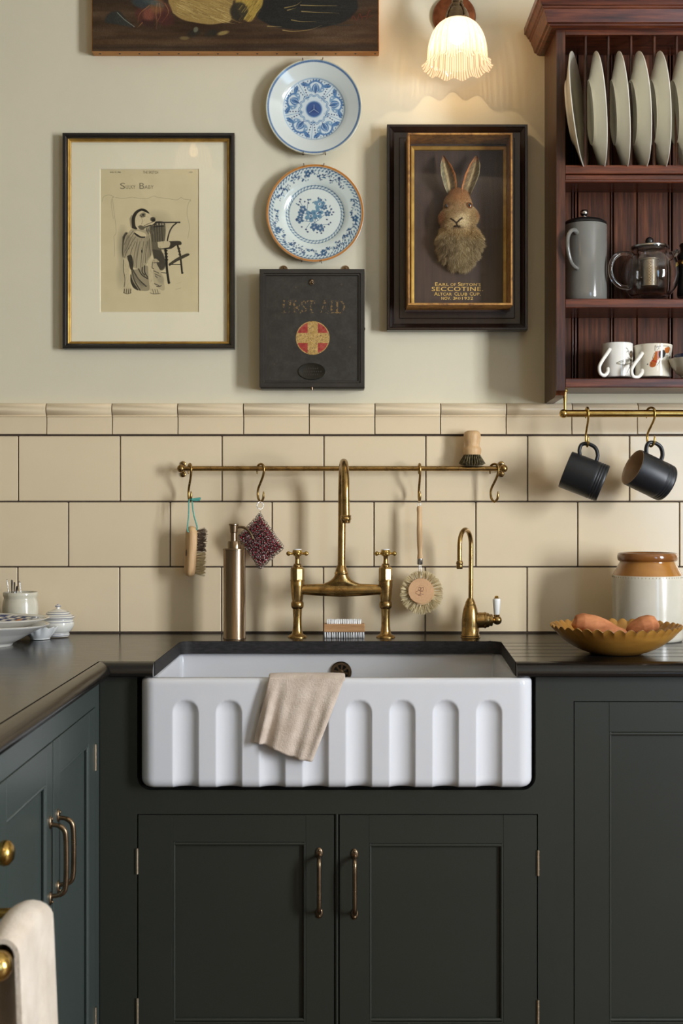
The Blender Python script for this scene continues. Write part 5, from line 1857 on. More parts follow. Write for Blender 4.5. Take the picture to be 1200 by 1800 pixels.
for (ex, ey_, yy_, r1) in ((823.6, 363.2, 0.0520, 6.0), (785.2, 363.5, 0.0460, 5.0)):
    e1 = obj('eye', MB().sphere(hp(ex, ey_, yy_), (r1 * S_ * 0.92, 0.0055, r1 * S_), 12, 18), M['eye'], hh_, 180)
    px_ = ex + (0.4 if ex > 800 else -1.2)
    obj('pupil', MB().sphere(hp(px_, ey_ - 0.3, yy_ + 0.0034), (3.0 * S_, 0.0028, 3.6 * S_), 10, 16), M['pupil'], e1, 180)
for k, (xa, ya2, xb, yb3) in enumerate(((812, 398, 852, 412), (812, 400, 850, 420), (813, 396, 850, 402), (790, 398, 764, 408), (790, 400, 768, 418))):
    obj('whisker', MB().tube(catmull([hp(xa, ya2, 0.055), hp((xa + xb) / 2, (ya2 + yb3) / 2 - 1.5, 0.062), hp(xb, yb3, 0.052)], 5), 0.0002, 5), M['bristle_b'], hh_, 180)

# ---- wall lamp, and the matching pendant that hangs in the room (mirrored in the picture glass)
def bell_shade(cx, cy, cz, s):
    """ribbed bell with a frilled rim; cz is the rim height"""
    mb = MB()
    prof = [(0.0305, 0.131), (0.034, 0.130), (0.044, 0.124), (0.056, 0.112), (0.066, 0.096), (0.0735, 0.076), (0.0775, 0.056), (0.079, 0.038), (0.080, 0.026), (0.083, 0.017), (0.0885, 0.009), (0.0935, 0.004)]
    fine = catmull([(r, 0, h) for r, h in prof], 3)
    outer = [(p.x * s, p.z * s) for p in fine]
    def ribs(a, r, h):
        q = h / s
        k = min(1, max(0, (0.126 - q) / 0.01)) * min(1, max(0, (q - 0.016) / 0.01))
        fr_ = min(1, max(0, (0.022 - q) / 0.018))
        return r * (1 + 0.026 * k * math.cos(52 * a) + 0.035 * fr_ * math.cos(12 * a)), h + 0.0055 * s * fr_ * math.cos(12 * a)
    mb.lathe(outer, (cx, cy, cz), 312, 'Z', 1.0, ribs, False, False)
    return mb


def lamp_fittings(t, cx, cy, cz, s=1.0):
    mb = MB().lathe([(0.0, 0.178), (0.013, 0.178), (0.017, 0.172), (0.017, 0.166), (0.024, 0.160), (0.030, 0.148), (0.0335, 0.134), (0.036, 0.128), (0.036, 0.124), (0.031, 0.122)], (cx, cy, cz), 36)
    for k in range(3):
        a = 2 * PI * k / 3 - PI / 2 + 0.35
        mb.tube([(cx + 0.036 * math.cos(a), cy + 0.036 * math.sin(a), cz + 0.127), (cx + 0.044 * math.cos(a), cy + 0.044 * math.sin(a), cz + 0.127)], 0.0022, 8)
    gal = obj('gallery', mb, M['brass_d'], t, 40)
    for k in range(4):
        a = 2 * PI * k / 4 - PI / 2 + 0.5
        mb = MB().tube([(cx + r * math.cos(a), cy + r * math.sin(a), cz + h) for r, h in ((0.018, 0.172), (0.0255, 0.160), (0.0320, 0.147), (0.0365, 0.131))], 0.0026, 8)
        obj('strap', mb, M['brass_d'], gal, 60)
    obj('lamp_shade', bell_shade(cx, cy, cz, s), M['shade'], t, 180, loc=(cx, cy, cz))
    mb = MB().lathe([(0.0, 0.066), (0.010, 0.068), (0.018, 0.076), (0.0205, 0.087), (0.018, 0.100), (0.012, 0.110), (0.011, 0.122), (0, 0.123)], (cx, cy, cz), 24)
    b_ = obj('bulb', mb, M['bulb'], t, 180)
    d = bpy.data.lights.new('lamp_light', 'POINT')
    d.energy = LAMP_POWER
    d.color = (1.0, 0.70, 0.40)
    d.shadow_soft_size = 0.004
    l = bpy.data.objects.new('lamp_light', d)
    sc.collection.objects.link(l)
    l.parent = b_
    l.location = Vector((cx, cy - 0.029, cz + 0.078)) - wloc(b_)
    return b_


dL = 3.245
lx, lz = X(803.5, dL), Z(121, dL)
lamp = thing('wall_lamp', 'brass wall lamp with a frilled ribbed glass shade, lit', 'lamp', (X(798, D), PW, Z(28, D)))
mb = MB().lathe([(0, 0), (0.0605, 0), (0.0605, -0.008), (0.058, -0.012), (0.050, -0.0145), (0, -0.016)], (X(798, D), PW, Z(29, D)), 48, 'Y')
obj('back_plate', mb, M['copper'], lamp, 40)
top_ = lz + 0.178
mb = MB().tube(catmull([(X(798, D), PW - 0.014, Z(29, D) + 0.02), (X(799, D), PW - 0.05, Z(29, D) + 0.075), (lx, dL - D + 0.03, top_ + 0.055), (lx, dL - D, top_ + 0.03), (lx, dL - D, top_ - 0.004)], 8), 0.0065, 12)
mb.lathe([(0, 0.03), (0.009, 0.03), (0.012, 0.024), (0.012, 0.012), (0.015, 0.006), (0.015, 0.0), (0.010, -0.004), (0, -0.004)], (lx, dL - D, top_), 24)
obj('arm', mb, M['brass_d'], lamp, 50)
lamp_fittings(lamp, lx, dL - D, lz)

pend = thing('pendant_lamp', 'pendant lamp with ribbed glass shade, seen as a reflection in the print', 'lamp', (-0.66, -2.0, ROOM_H))
mb = MB().tube([(-0.66, -2.0, ROOM_H - 0.02), (-0.66, -2.0, 2.805 + 0.17)], 0.003, 8)
obj('flex', mb, M['black_pl'], pend)
mb = MB().lathe([(0, 0), (0.05, 0), (0.045, -0.02), (0.012, -0.03), (0, -0.03)], (-0.66, -2.0, ROOM_H), 32)
obj('ceiling_rose', mb, M['brass_d'], pend, 40)
lamp_fittings(pend, -0.66, -2.0, 2.805)


# ================================================================== PLATE RACK DRESSER
DX0 = X(957.5, D)                   # outer left side
DX1 = 1.46
DYF = -0.180                        # front edge
dD = D + DYF
PT = 0.0235
rack = thing('plate_rack', 'dark stained wooden wall rack with plate slots, shelves and moulded cornice', 'shelf', ((DX0 + DX1) / 2, PW, Z(706, D)))
zc0 = Z(97, D)
rail_b = Z(61, dD)
zbot = Z(704, 3.29)
zA1, zA0 = Z(290, dD), Z(321, dD)
zB1, zB0 = Z(525, dD), Z(541, dD)
zC1, zC0 = Z(665, dD), Z(681, dD)
for xa, xb in ((DX0, DX0 + PT), (DX1 - PT, DX1)):
    prof = [(PW - 0.0005, zc0), (DYF, zc0), (DYF, zC0 + 0.006), (DYF + 0.002, zC0 - 0.008), (DYF + 0.012, zC0 - 0.020), (DYF + 0.035, zC0 - 0.0255), (DYF + 0.09, zbot + 0.001), (PW - 0.0005, zbot - 0.002)]
    mb = MB().prism(prof, lambda u, v, h: (h, u, v), xa, xb)
    obj('side_panel', mb, M['mahog'], rack, 25)
# cornice
cp = [(0.0, -0.001), (0.0144, -0.001), (0.0215, 0.002), (0.0235, 0.006), (0.029, 0.008), (0.0305, 0.012), (0.0325, 0.020), (0.0375, 0.031), (0.0395, 0.0385), (0.043, 0.041), (0.0435, 0.0455), (0.047, 0.047), (0.0495, 0.052), (0.053, 0.058), (0.0576, 0.060), (0.0576, 0.066), (0.0576, 0.078), (0.0, 0.078)]
rs = []
for o_, h in cp:
    rs.append([(DX0 - o_, PW - 0.0005, zc0 + h), (DX0 - o_, DYF - o_, zc0 + h), (DX1 + o_, DYF - o_, zc0 + h), (DX1 + o_, PW - 0.0005, zc0 + h)])
mb = MB().rings(rs, True, True, True)
obj('cornice', mb, M['mahog_x'], rack, 20)
obj('top_rail', MB().box(DX0 + PT, DX1 - PT, DYF + 0.001, DYF + 0.022, rail_b, zc0 + 0.02, 0.001), M['mahog_x'], rack)
obj('top_board', MB().box(DX0 + PT, DX1 - PT, DYF + 0.02, PW - 0.001, zc0 + 0.002, zc0 + 0.02), M['mahog_x'], rack)
# shelves
zAs = zA1 - 0.0055
mb = MB().box(DX0 + PT, DX1 - PT, DYF + 0.020, -0.006, zAs - 0.022, zAs, 0.001)
obj('shelf', mb, M['mahog_x'], rack)
mb = MB().box(DX0 + PT, DX1 - PT, DYF + 0.001, DYF + 0.021, Z(305, dD), zA1, 0.0012)
obj('rack_rail', mb, M['mahog_x'], rack)
mb = MB().box(DX0 + PT, DX1 - PT, DYF + 0.003, DYF + 0.021, zA0 + 0.004, Z(306.5, dD), 0.002)
mb.tube([(DX0 + PT, DYF + 0.004, zA0 + 0.005), (DX1 - PT, DYF + 0.004, zA0 + 0.005)], 0.005, 12)
obj('rail_moulding', mb, M['mahog_x'], rack)
for z1, z0 in ((zB1, zB0), (zC1, zC0)):
    obj('shelf', MB().box(DX0 + PT, DX1 - PT, DYF + 0.001, -0.006, z0, z1, 0.002), M['mahog_x'], rack)
# tongued boards of the back, bead between
edges = [(DX0 + PT, X(1003.5, 3.375)), (X(1015.5, 3.375), X(1071.5, 3.375)), (X(1078, 3.375), X(1118.2, 3.375)), (X(1119.6, 3.375), X(1173.5, 3.375)), (X(1181.5, 3.375), X(1241, 3.375)),
         (X(1248, 3.375), X(1300, 3.375)), (X(1306, 3.375), X(1362, 3.375)), (X(1369, 3.375), X(1425, 3.375)), (X(1431, 3.375), DX1 - PT)]
for xa, xb in edges:
    obj('back_board', MB().box(xa, xb, -0.006, 0.004, zC1, zc0, 0.0016), M['plank'], rack)
obj('back_lining', MB().box(DX0 + PT, DX1 - PT, 0.0035, PW - 0.0005, zC1, zc0), M['dark_gap'], rack)
for px_ in (1006.5, 1011.8, 1074.8, 1177.5, 1244.5):
    xx_ = X(px_, 3.375)
    obj('bead', MB().tube([(xx_, -0.0005, zC1), (xx_, -0.0005, zc0)], 0.0030, 10), M['mahog'], rack, 60)
for px_ in (1028.5, 1068.3, 1108.3, 1149.3, 1188.5, 1228.5, 1268, 1308):
    xx_ = X(px_, 3.215)
    mb = MB().tube([(xx_, 3.215 - D, zAs - 0.002), (xx_, 3.215 - D, zA1 + 0.10), (xx_, 3.215 - D, rail_b + 0.004)], [0.0046, 0.0049, 0.0044], 12)
    obj('dowel', mb, M['mahog'], rack, 60)

# plates standing in the rack
PR = 0.1535
pprof = [(0.0, 0.0), (0.50, 0.0), (0.52, -0.018), (0.545, -0.018), (0.56, 0.002), (0.64, 0.030), (0.985, 0.125), (1.0, 0.135), (1.0, 0.148), (0.985, 0.150), (0.66, 0.062), (0.58, 0.038), (0.52, 0.028), (0.0, 0.026)]
ordn = ['leftmost', 'second', 'third', 'fourth', 'fifth', 'sixth']
plab = ['white dinner plate in the rack beside its left end panel, leaning outwards', 'white dinner plate between the first and second rack dowels', 'white dinner plate between the second and third rack dowels',
        'white dinner plate between the third and fourth rack dowels', 'white dinner plate between the fourth and fifth rack dowels', 'white dinner plate cut off by the right edge of the picture']
pm = to_mesh('dinner_plate', MB().lathe([(r * PR, h * PR) for r, h in pprof], (0, 0, 0), 96, 'X'), 50)
pm.materials.append(M['plate'])
yc_ = 3.222 - D
for i, pxn in enumerate((1002.5, 1063, 1103.5, 1142, 1177, 1216)):
    o = bpy.data.objects.new('dinner_plate', pm)
    sc.collection.objects.link(o)
    tag(o, plab[i], 'plate', 'plates in the rack')
    if i == 0:
        yaw, lean = math.radians(-19), math.radians(-5)
    else:
        yaw, lean = math.radians(-5 - (i % 3)), math.radians(-5.2 + (0.8 if i == 4 else 0))
    xr_ = X(pxn, 3.07)
    R_ = Matrix.Rotation(yaw, 4, 'Z') @ Matrix.Rotation(lean, 4, 'Y')
    # place the rim plane (local x = +0.14 PR) so that its near edge falls at xr_
    near = R_ @ Vector((0.14 * PR, -PR, 0))
    o.rotation_euler = (Matrix.Rotation(yaw, 4, 'Z') @ Matrix.Rotation(lean, 4, 'Y')).to_euler()
    # lowest point rests on the shelf
    low = min((R_ @ Vector((0.14 * PR, PR * math.cos(a), PR * math.sin(a)))).z for a in np.linspace(0, 2 * PI, 90))
    o.location = (xr_ - near.x, yc_, zAs - low + 0.0006)

# ---- grey french press
dQ = 3.268
zB = zB1 + 0.0004
fp = thing('french_press', 'grey glazed french press with dark domed lid and side handle', 'coffee pot', (X(1027, dQ), dQ - D, zB))
hb = Z(397.5, dQ)
mb = MB().lathe([(0.0, zB), (L(37, dQ), zB), (L(38.6, dQ), zB + 0.003), (L(38.8, dQ), zB + 0.02), (L(38.8, dQ), hb - 0.003), (L(38.2, dQ), hb), (L(36.5, dQ), hb), (L(36.2, dQ), hb - 0.02), (0, hb - 0.02)], (X(1027, dQ), dQ - D, 0), 72)
obj('body', mb, M['grey_gl'], fp, 60)
hpts = [at(x, y, dd) for x, y, dd in ((1015, 413, 3.232), (1010, 405, 3.206), (1003, 406, 3.190), (997.5, 418, 3.180), (998, 440, 3.180), (1004, 462, 3.190), (1013, 471, 3.212), (1019, 473, 3.230))]
hc_ = catmull(hpts, 6)
mb = MB().tube(hc_, [0.0062 + 0.0022 * (1 - min(1, i / 8)) - 0.0016 * min(1, i / len(hc_)) for i in range(len(hc_))], 14)
obj('handle', mb, M['grey_gl'], fp, 180)
mb = MB().lathe([(0, hb - 0.006), (L(36, dQ), hb - 0.006), (L(36, dQ), hb + 0.001), (L(38.9, dQ), hb + 0.0015), (L(38.5, dQ), hb + 0.006), (L(33, dQ), hb + 0.0125), (L(22, dQ), hb + 0.018), (L(8, dQ), hb + 0.0205), (0, hb + 0.0205)], (X(1027, dQ), dQ - D, 0), 56)
lid_ = obj('lid', mb, M['black_pl'], fp, 50)
mb = MB().lathe([(0, hb + 0.02), (0.0045, hb + 0.02), (0.0045, hb + 0.027), (0.009, hb + 0.029), (0.0112, hb + 0.034), (0.0105, hb + 0.041), (0.007, hb + 0.0435), (0, hb + 0.044)], (X(1026.5, dQ), dQ - D, 0), 28)
obj('plunger_knob', mb, M['steel'], lid_, 60)

# ---- glass teapot
dG = 3.272
gx, gy_ = X(1142, dG), dG - D
tp = thing('glass_teapot', 'round glass teapot with steel infuser and black ball on its lid', 'teapot', (gx, gy_, zB))
gp_o = [(0.0, 522.3), (26, 522.3), (33, 520.5), (42, 511), (48.5, 497), (50.5, 482), (48.5, 466), (42, 452), (35, 443), (31.5, 440), (31.5, 436)]
gp_i = [(29.8, 436), (29.8, 440.8), (33.5, 444.6), (40.4, 453.5), (46.6, 467), (48.5, 482), (46.6, 496), (40.6, 509.5), (32, 518.6), (25, 520.3), (0.0, 520.3)]
def sm_(pts): return [(max(p.x, 0.0), p.y) for p in catmull([(a, b, 0) for a, b in pts], 4)]
mb = MB().lathe([(L(r, dG), Z(y, dG)) for r, y in sm_(gp_o) + gp_i], (gx, gy_, 0), 64)
body_ = obj('body', mb, M['glass'], tp, 60)
mb = MB()
sp = catmull([at(1176, 452, dG - 0.02), at(1184, 447, dG - 0.035), at(1190, 441, dG - 0.05)], 5)
obj('spout', MB().tube(sp, [0.012, 0.0115, 0.011, 0.0105, 0.010, 0.0092, 0.0085, 0.008, 0.0075, 0.007, 0.0065], 16, False), M['glass'], tp, 180)
hpts = [at(x, y, dd) for x, y, dd in ((1112, 451, 3.25), (1102, 445.5, 3.235), (1088, 446.5, 3.225), (1077, 456, 3.222), (1072.5, 472, 3.222), (1076, 489, 3.224), (1087, 501.5, 3.23), (1099, 505.5, 3.238), (1107, 505, 3.244))]
obj('handle', MB().tube(catmull(hpts, 6), 0.0062, 14), M['glass'], tp, 180)
mb = MB().lathe([(L(17.5, dG), Z(456.5, dG)), (L(17.5, dG), Z(458, dG)), (L(15, dG), Z(458.5, dG)), (L(15, dG), Z(503.5, dG)), (0, Z(503.5, dG)), (0, Z(502.8, dG)), (L(14.2, dG), Z(502.8, dG)), (L(14.2, dG), Z(459, dG)), (L(17, dG), Z(457, dG)), (L(17, dG), Z(456.5, dG))], (gx - 0.001, gy_, 0), 48)
inf = obj('infuser', mb, mat('infuser_steel', (206, 196, 178), 0.28, 1.0, (180, 168, 148), 60, stretch=(30, 30, 1)), tp, 40)
mbh = MB()
for k in range(16):
    zz = Z(463 + 2.5 * k, dG)
    for j in range(3):
        a = -PI / 2 - 0.22 + 0.10 * ((k + j) % 2) + 0.17 * j - 0.2
        mbh.sphere((gx - 0.001 + L(15.02, dG) * math.cos(a), gy_ + L(15.02, dG) * math.sin(a), zz), (0.0009, 0.0006, 0.0009), 4, 8)
stuff(obj('infuser_perforations', mbh, M['dark_gap'], inf, 180))
mb = MB().lathe([(0, Z(436.3, dG)), (L(32.2, dG), Z(436.3, dG)), (L(32.2, dG), Z(433.8, dG)), (L(29, dG), Z(432.8, dG)), (L(8, dG), Z(431.5, dG)), (0, Z(431.5, dG))], (gx - 0.001, gy_, 0), 48)
lid2 = obj('lid', mb, M['steel'], tp, 40)
obj('lid_ball', MB().sphere((X(1141, dG), gy_, Z(424.0, dG)), L(7.2, dG), 14, 22), M['black_pl'], lid2, 180)

# ---- dark grinder at the right edge
dk = 3.275
gr = thing('pepper_mill', 'dark wooden mill with brass bands behind the teapot, cut by the right edge', 'mill', (X(1213, dk), dk - D, zB))
obj('base', MB().lathe_px(1213, dk, [(0, 522), (22, 522), (23, 518), (22, 500), (19.5, 478), (20, 466), (0, 466)], 32), M['black_pl'], gr, 50)
mb = MB().lathe_px(1213, dk, [(0, 466), (20.6, 466), (21.5, 463), (21.5, 460.5), (20.5, 458), (0, 458)], 32)
obj('brass_band', mb, M['brass_b'], gr, 40)
obj('turning_top', MB().lathe_px(1213, dk, [(0, 458), (20.8, 458), (23, 452), (22, 447), (17.5, 443), (17, 436), (19, 431), (17.5, 428.5), (0, 427)], 32), M['black_pl'], gr, 50)

# ---- two mugs with painted creatures
zC = zC1 + 0.0004
dm = 3.280
def mug_decal(name, label, cx, prof, inner, painter, hpts, box, bg):
    t = thing(name, label, 'mug', (X(cx, dm), dm - D, zC), 'mugs on the bottom shelf')
    fine = []
    for i in range(len(prof) - 1):
        n = max(1, int(math.hypot(prof[i + 1][0] - prof[i][0], prof[i + 1][1] - prof[i][1]) / 0.8))
        for k in range(n): fine.append((prof[i][0] + (prof[i + 1][0] - prof[i][0]) * k / n, prof[i][1] + (prof[i + 1][1] - prof[i][1]) * k / n))
    pr_ = [(L(r, dm), Z(y, dm)) for r, y in fine] + [(L(r, dm), Z(y, dm)) for r, y in inner]
    mb = MB().lathe(pr_, (X(cx, dm), dm - D, 0), 220)
    v = np.array(mb.v)
    c = Canvas(*box, 5.0, bg)
    painter(c)
    px_ = 600 + v[:, 0] * F / dm; py_ = HZ - (v[:, 2] - EYE) * F / dm
    col = c.sample(px_, py_)
    back = v[:, 1] > dm - D + 0.002
    out = np.hypot(v[:, 0] - X(cx, dm), v[:, 1] - (dm - D))
    plain = linarr(np.array([bg]) / 255.0)[0]
    inside = np.arange(len(v)) >= len(fine) * 220
    col[back | inside] = plain
    obj('cup', mb, M['vc_glaze'], t, 50, cols=col)
    hp_ = catmull([at(x, y, dd + 0.017) for x, y, dd in hpts], 6)
    n = len(hp_)
    obj('handle', MB().tube(hp_, [0.0047 + 0.0012 * (abs(2 * i / n - 1)) ** 2 for i in range(n)], 14), M['white_gl'], t, 180)
    return t


def insect(c):
    for pts, wd, col, al in (([(1080, 641), (1096, 637), (1112, 634)], 4.5, (168, 164, 140), 0.5), ([(1078, 642), (1090, 644), (1106, 640)], 2.5, (150, 146, 120), 0.6)):
        c.stroke(pts, wd, col, al, 1.2, True)
    for pts in ([(1077, 641), (1090, 636), (1106, 634)], [(1077, 642), (1090, 645), (1106, 640)], [(1084, 640), (1100, 636)], [(1100, 626), (1097, 617), (1094, 615)], [(1102, 627), (1100, 620), (1095, 622)], [(1106, 640), (1100, 650), (1096, 658)], [(1107, 642), (1104, 654)], [(1104, 634), (1098, 632)], [(1110, 640), (1112, 650)]):
        c.stroke(pts, 0.8, (60, 54, 48), 0.9, None, True)
    c.ell(1105, 625, 4.2, 6.5, (70, 58, 46), 0.95, 0.1); c.ell(1104.6, 627, 2.6, 4.2, (130, 104, 84), 0.8, 0.1)
    c.ell(1105.5, 636, 3.6, 4, (58, 52, 46), 1); c.ell(1104, 643, 3, 6, (84, 74, 64), 0.95, 0.15); c.ell(1103, 648, 2, 4, (40, 36, 32), 0.9, 0.2)
    c.ell(1103, 633.5, 1.2, 1.0, (190, 180, 150), 1); c.ell(1107, 633.5, 1.2, 1.0, (190, 180, 150), 1)


def hound(c):
    # a hound bending head-down, seen from its side
    c.poly([(1146, 616), (1156, 613), (1166, 614), (1172, 620), (1171, 632), (1160, 634), (1150, 636), (1143, 642), (1140, 634), (1142, 624)], (232, 226, 208), 1, 0.6, True)
    c.poly([(1143, 622), (1152, 621), (1152, 630), (1148, 636), (1143, 641), (1138, 639), (1141, 630)], (176, 92, 40), 1, 0.5, True)
    c.poly([(1150, 622), (1158, 619), (1162, 624), (1159, 631), (1153, 634), (1149, 629)], (44, 42, 42), 1, 0.5, True)
    c.poly([(1160, 616), (1168, 613), (1171, 618), (1167, 624), (1161, 623)], (178, 100, 46), 1, 0.5, True)
    c.poly([(1138, 637), (1145, 638), (1144, 646), (1140, 649), (1135, 648), (1134, 642)], (168, 84, 36), 1, 0.5, True)
    c.ell(1132.5, 642.5, 2.2, 2.4, (226, 220, 200), 1); c.ell(1131, 643.5, 1.1, 1.1, (40, 34, 30), 1)
    c.stroke([(1138, 637), (1145.5, 640)], 1.8, (168, 30, 30), 1)
    c.ell(1137.5, 643, 0.7, 0.7, (30, 24, 20), 1)
    for pts in ([(1143, 622), (1142, 614), (1143, 612), (1145, 615), (1147, 613), (1149, 616), (1146, 620)], [(1149, 613), (1160, 612), (1169, 613), (1173, 620), (1172, 630)], [(1140, 637), (1139, 632), (1142, 624)], [(1146, 646), (1152, 638), (1160, 630), (1168, 628)], [(1168, 618), (1171, 626), (1171, 632)]):
        c.stroke(pts, 0.7, (50, 42, 38), 0.9, None, True)
    c.poly([(1176, 622), (1179, 622), (1179, 631), (1176, 632)], (150, 82, 44), 0.9, 0.6)


mug_decal('painted_mug', 'white mug painted with a dragonfly, on the bottom shelf of the rack', 1084.5, [(0, 664.5), (25, 664.5), (26.5, 663), (26.9, 640), (26.9, 606), (26.4, 604.3)],
          [(25.2, 604.3), (24.8, 608), (24.8, 655), (22, 660), (0, 660)], insect,
          [(1071, 614, 3.226), (1066, 622, 3.212), (1058, 634, 3.202), (1053, 645, 3.198), (1054.5, 656, 3.198), (1061.5, 660, 3.202), (1067, 655, 3.212), (1067.5, 648, 3.226)], (1050, 598, 1118, 668), (232, 230, 222))
mug_decal('painted_mug', 'cream mug painted with a brown and black hound in a red collar', 1147, [(0, 664.5), (30, 664.5), (31.5, 663), (31.0, 655), (31.2, 640), (32, 622), (33.6, 609), (33.4, 607.2)],
          [(32, 607.2), (30.6, 612), (29.6, 630), (29, 655), (26, 660), (0, 660)], hound,
          [(1128, 621, 3.222), (1122, 630, 3.208), (1114, 641, 3.198), (1109.5, 651, 3.194), (1112, 661, 3.194), (1120, 663.0, 3.198), (1127, 657, 3.208), (1128, 651, 3.220)], (1108, 600, 1186, 668), (228, 220, 200))
# ---- bowls at the right end of that shelf
bo = 3.228
o = obj('bowl', MB().lathe_px(1217, bo, [(0, 664.3), (20, 664.3), (20, 661.5), (29, 655), (37, 643), (41.5, 631.5), (40.5, 631), (35, 642), (27, 652), (18, 658), (0, 659)], 56), M['crock'], loc=(X(1217, bo), bo - D, zC), ang=50)
tag(o, 'pale grey bowl cut by the right edge on the bottom shelf', 'bowl')
o = obj('bowl', MB().lathe_px(1217, bo, [(0, 658.0), (16, 658.0), (25, 650), (29, 642), (32.5, 624), (31.5, 623.6), (27.5, 641), (23, 648), (14, 655), (0, 655.5)], 56), M['blue_gl'], loc=(X(1217, bo), bo - D, Z(658, bo)), ang=50)
tag(o, 'dark blue bowl nested inside the pale grey bowl', 'bowl')


# ================================================================== RAILS AND HOOKS
def s_hook_mesh(r=0.0034):
    """S-hook in its own plane (u, w); the rail centre is at the origin"""
    pts = [(-0.0150, -0.0155), (-0.0158, -0.004), (-0.0115, 0.0075), (0.0, 0.0118), (0.0110, 0.0078), (0.0148, -0.003), (0.0115, -0.019), (0.002, -0.036), (-0.0095, -0.054), (-0.0128, -0.068), (-0.0105, -0.083), (0.0, -0.0925), (0.0105, -0.085), (0.0132, -0.073), (0.0130, -0.064)]
    c = catmull([(u, 0, w_) for u, w_ in pts], 6)
    n = len(c)
    return MB().tube(c, [r * min(1, 0.45 + 6 * min(i, n - 1 - i) / n) for i in range(n)], 12)


hook_me = to_mesh('s_hook', s_hook_mesh(), 180)
hook_me.materials.append(M['brass'])
hook_mb = to_mesh('s_hook', s_hook_mesh(0.0031), 180)
hook_mb.materials.append(M['brass_b'])
def s_hook(px, d, zrail, yaw, label, me, s=1.0):
    o = bpy.data.objects.new('s_hook', me)
    sc.collection.objects.link(o)
    o.location = (X(px, d), d - D, zrail)
    o.rotation_euler = (0, 0, yaw)
    o.scale = (s, s, s)
    tag(o, label, 'hook', 's-hooks on the brass rails')
    return o


# ---- left rail on the tiles
dr = 3.330
zR = Z(823.6, dr)
RR = L(4.3, dr)
lr = thing('wall_rail', 'long thin aged brass rail across the tiles behind the tap', 'rail', (X(602, dr), 0, zR))
obj('bar', MB().tube([(X(318, dr), dr - D, zR), (X(885, dr), dr - D, zR)], RR, 18), M['brass'], lr, 60)
for px_ in (318, 885):
    mb = MB().sphere((X(px_, dr), dr - D, zR), L(7.0, dr), 12, 20)
    mb.tube([(X(px_, dr), dr - D, zR), (X(px_, dr), -0.004, zR)], 0.0055, 14)
    br = obj('bracket', mb, M['brass'], lr, 60)
    mb = MB()
    for dz in (-0.0145, 0.0, 0.0145):
        mb.lathe([(0, 0), (0.0078, 0), (0.0078, -0.003), (0.006, -0.0045), (0, -0.0048)], (X(px_, dr), -0.0002, zR + dz), 18, 'Y')
    obj('wall_plate', mb, M['brass'], br, 40)
    for dz in (-0.0155, 0.0155):
        obj('screw', MB().sphere((X(px_, dr), -0.0052, zR + dz), (0.0032, 0.0018, 0.0032), 6, 12), M['brass_d'], br, 180)

h1 = s_hook(333.5, dr, zR + RR * 0.1, math.radians(-68), 'brass s-hook holding the wooden nail brush on teal cord', hook_me)
h2 = s_hook(458, dr, zR + RR * 0.1, math.radians(-48), 'brass s-hook holding the chainmail scrubber', hook_me)
h3 = s_hook(737, dr, zR + RR * 0.1, math.radians(-86), 'brass s-hook holding the round dish brush', hook_me)
h4 = s_hook(868.5, dr, zR + RR * 0.1, math.radians(-47), 'empty brass s-hook at the right end of the long rail', hook_me)

# ---- nail brush on its cord
nb = thing('nail_brush', 'wooden nail brush with brown and cream bristles hung by teal cord', 'brush', at(336, 1013, 3.325))
MR = Matrix.Translation(at(335, 969, 3.318)) @ Matrix.Rotation(math.radians(2.5), 4, 'Y') @ Matrix.Rotation(math.radians(24), 4, 'Z')
hl, hw_, ht_ = 0.0700, 0.0240, 0.0145      # half length (z), half width (y), half thickness (x)
rings = []
for i in range(41):
    t = -1 + 2 * i / 40
    e = (max(1e-4, 1 - abs(t) ** 5)) ** (1 / 2.4)
    ww, tt_ = hw_ * e, ht_ * (max(1e-4, 1 - abs(t) ** 9)) ** (1 / 3.0)
    ring = []
    for j in range(28):
        a = 2 * PI * j / 28
        ring.append((tt_ * math.copysign(abs(math.cos(a)) ** 0.7, math.cos(a)), ww * math.copysign(abs(math.sin(a)) ** 0.8, math.sin(a)), hl * t))
    rings.append(ring)
obj('handle_block', MB().rings(rings, True, True, True).xf(MR), M['beech'], nb, 60)
obj('branded_slot', MB().sphere((0, 0, 0), (0.0012, 0.004, 0.010), 8, 12).xf(MR @ Matrix.Translation((-0.0143, -0.006, -0.004))), M['bristle_b'], nb, 180)
rb = random.Random(4)
def bristle_block(z0, z1, ny, nz, ln, splay, r, jit=0.004, per=7):
    mb = MB()
    for iz in range(nz):
        for iy in range(ny):
            cz = z0 + (z1 - z0) * iz / (nz - 1); cy_ = -0.015 + 0.030 * iy / (ny - 1)
            for k in range(per):
                a = rb.uniform(0, 2 * PI); q = rb.uniform(0, 0.0018)
                p0_ = Vector((ht_ - 0.001, cy_ + q * math.cos(a), cz + q * math.sin(a)))
                p1_ = p0_ + Vector((ln * rb.uniform(0.88, 1.06), math.cos(a) * splay + rb.gauss(0, jit * 0.5), math.sin(a) * splay + rb.gauss(0, jit * 0.5)))
                d_ = (p1_ - p0_).normalized()
                s_ = d_.cross(Vector((0.3, 1, 0.2))).normalized() * r; s2 = d_.cross(s_).normalized() * r
                mb.add([p0_ + s_, p0_ + s2, p0_ - s_, p0_ - s2, p1_ + s_, p1_ + s2, p1_ - s_, p1_ - s2], [(0, 1, 5, 4), (1, 2, 6, 5), (2, 3, 7, 6), (3, 0, 4, 7), (4, 5, 6, 7)])
    return mb
stuff(obj('dark_bristles', bristle_block(0.003, 0.056, 5, 8, 0.026, 0.0042, 0.0004, 0.006).xf(MR), M['bristle_b'], nb, 180))
stuff(obj('cream_bristles', bristle_block(-0.060, -0.006, 5, 8, 0.026, 0.0032, 0.0005, 0.004, 9).xf(MR), M['bristle'], nb, 180))
hk = at(334.8, 879.5, 3.312)
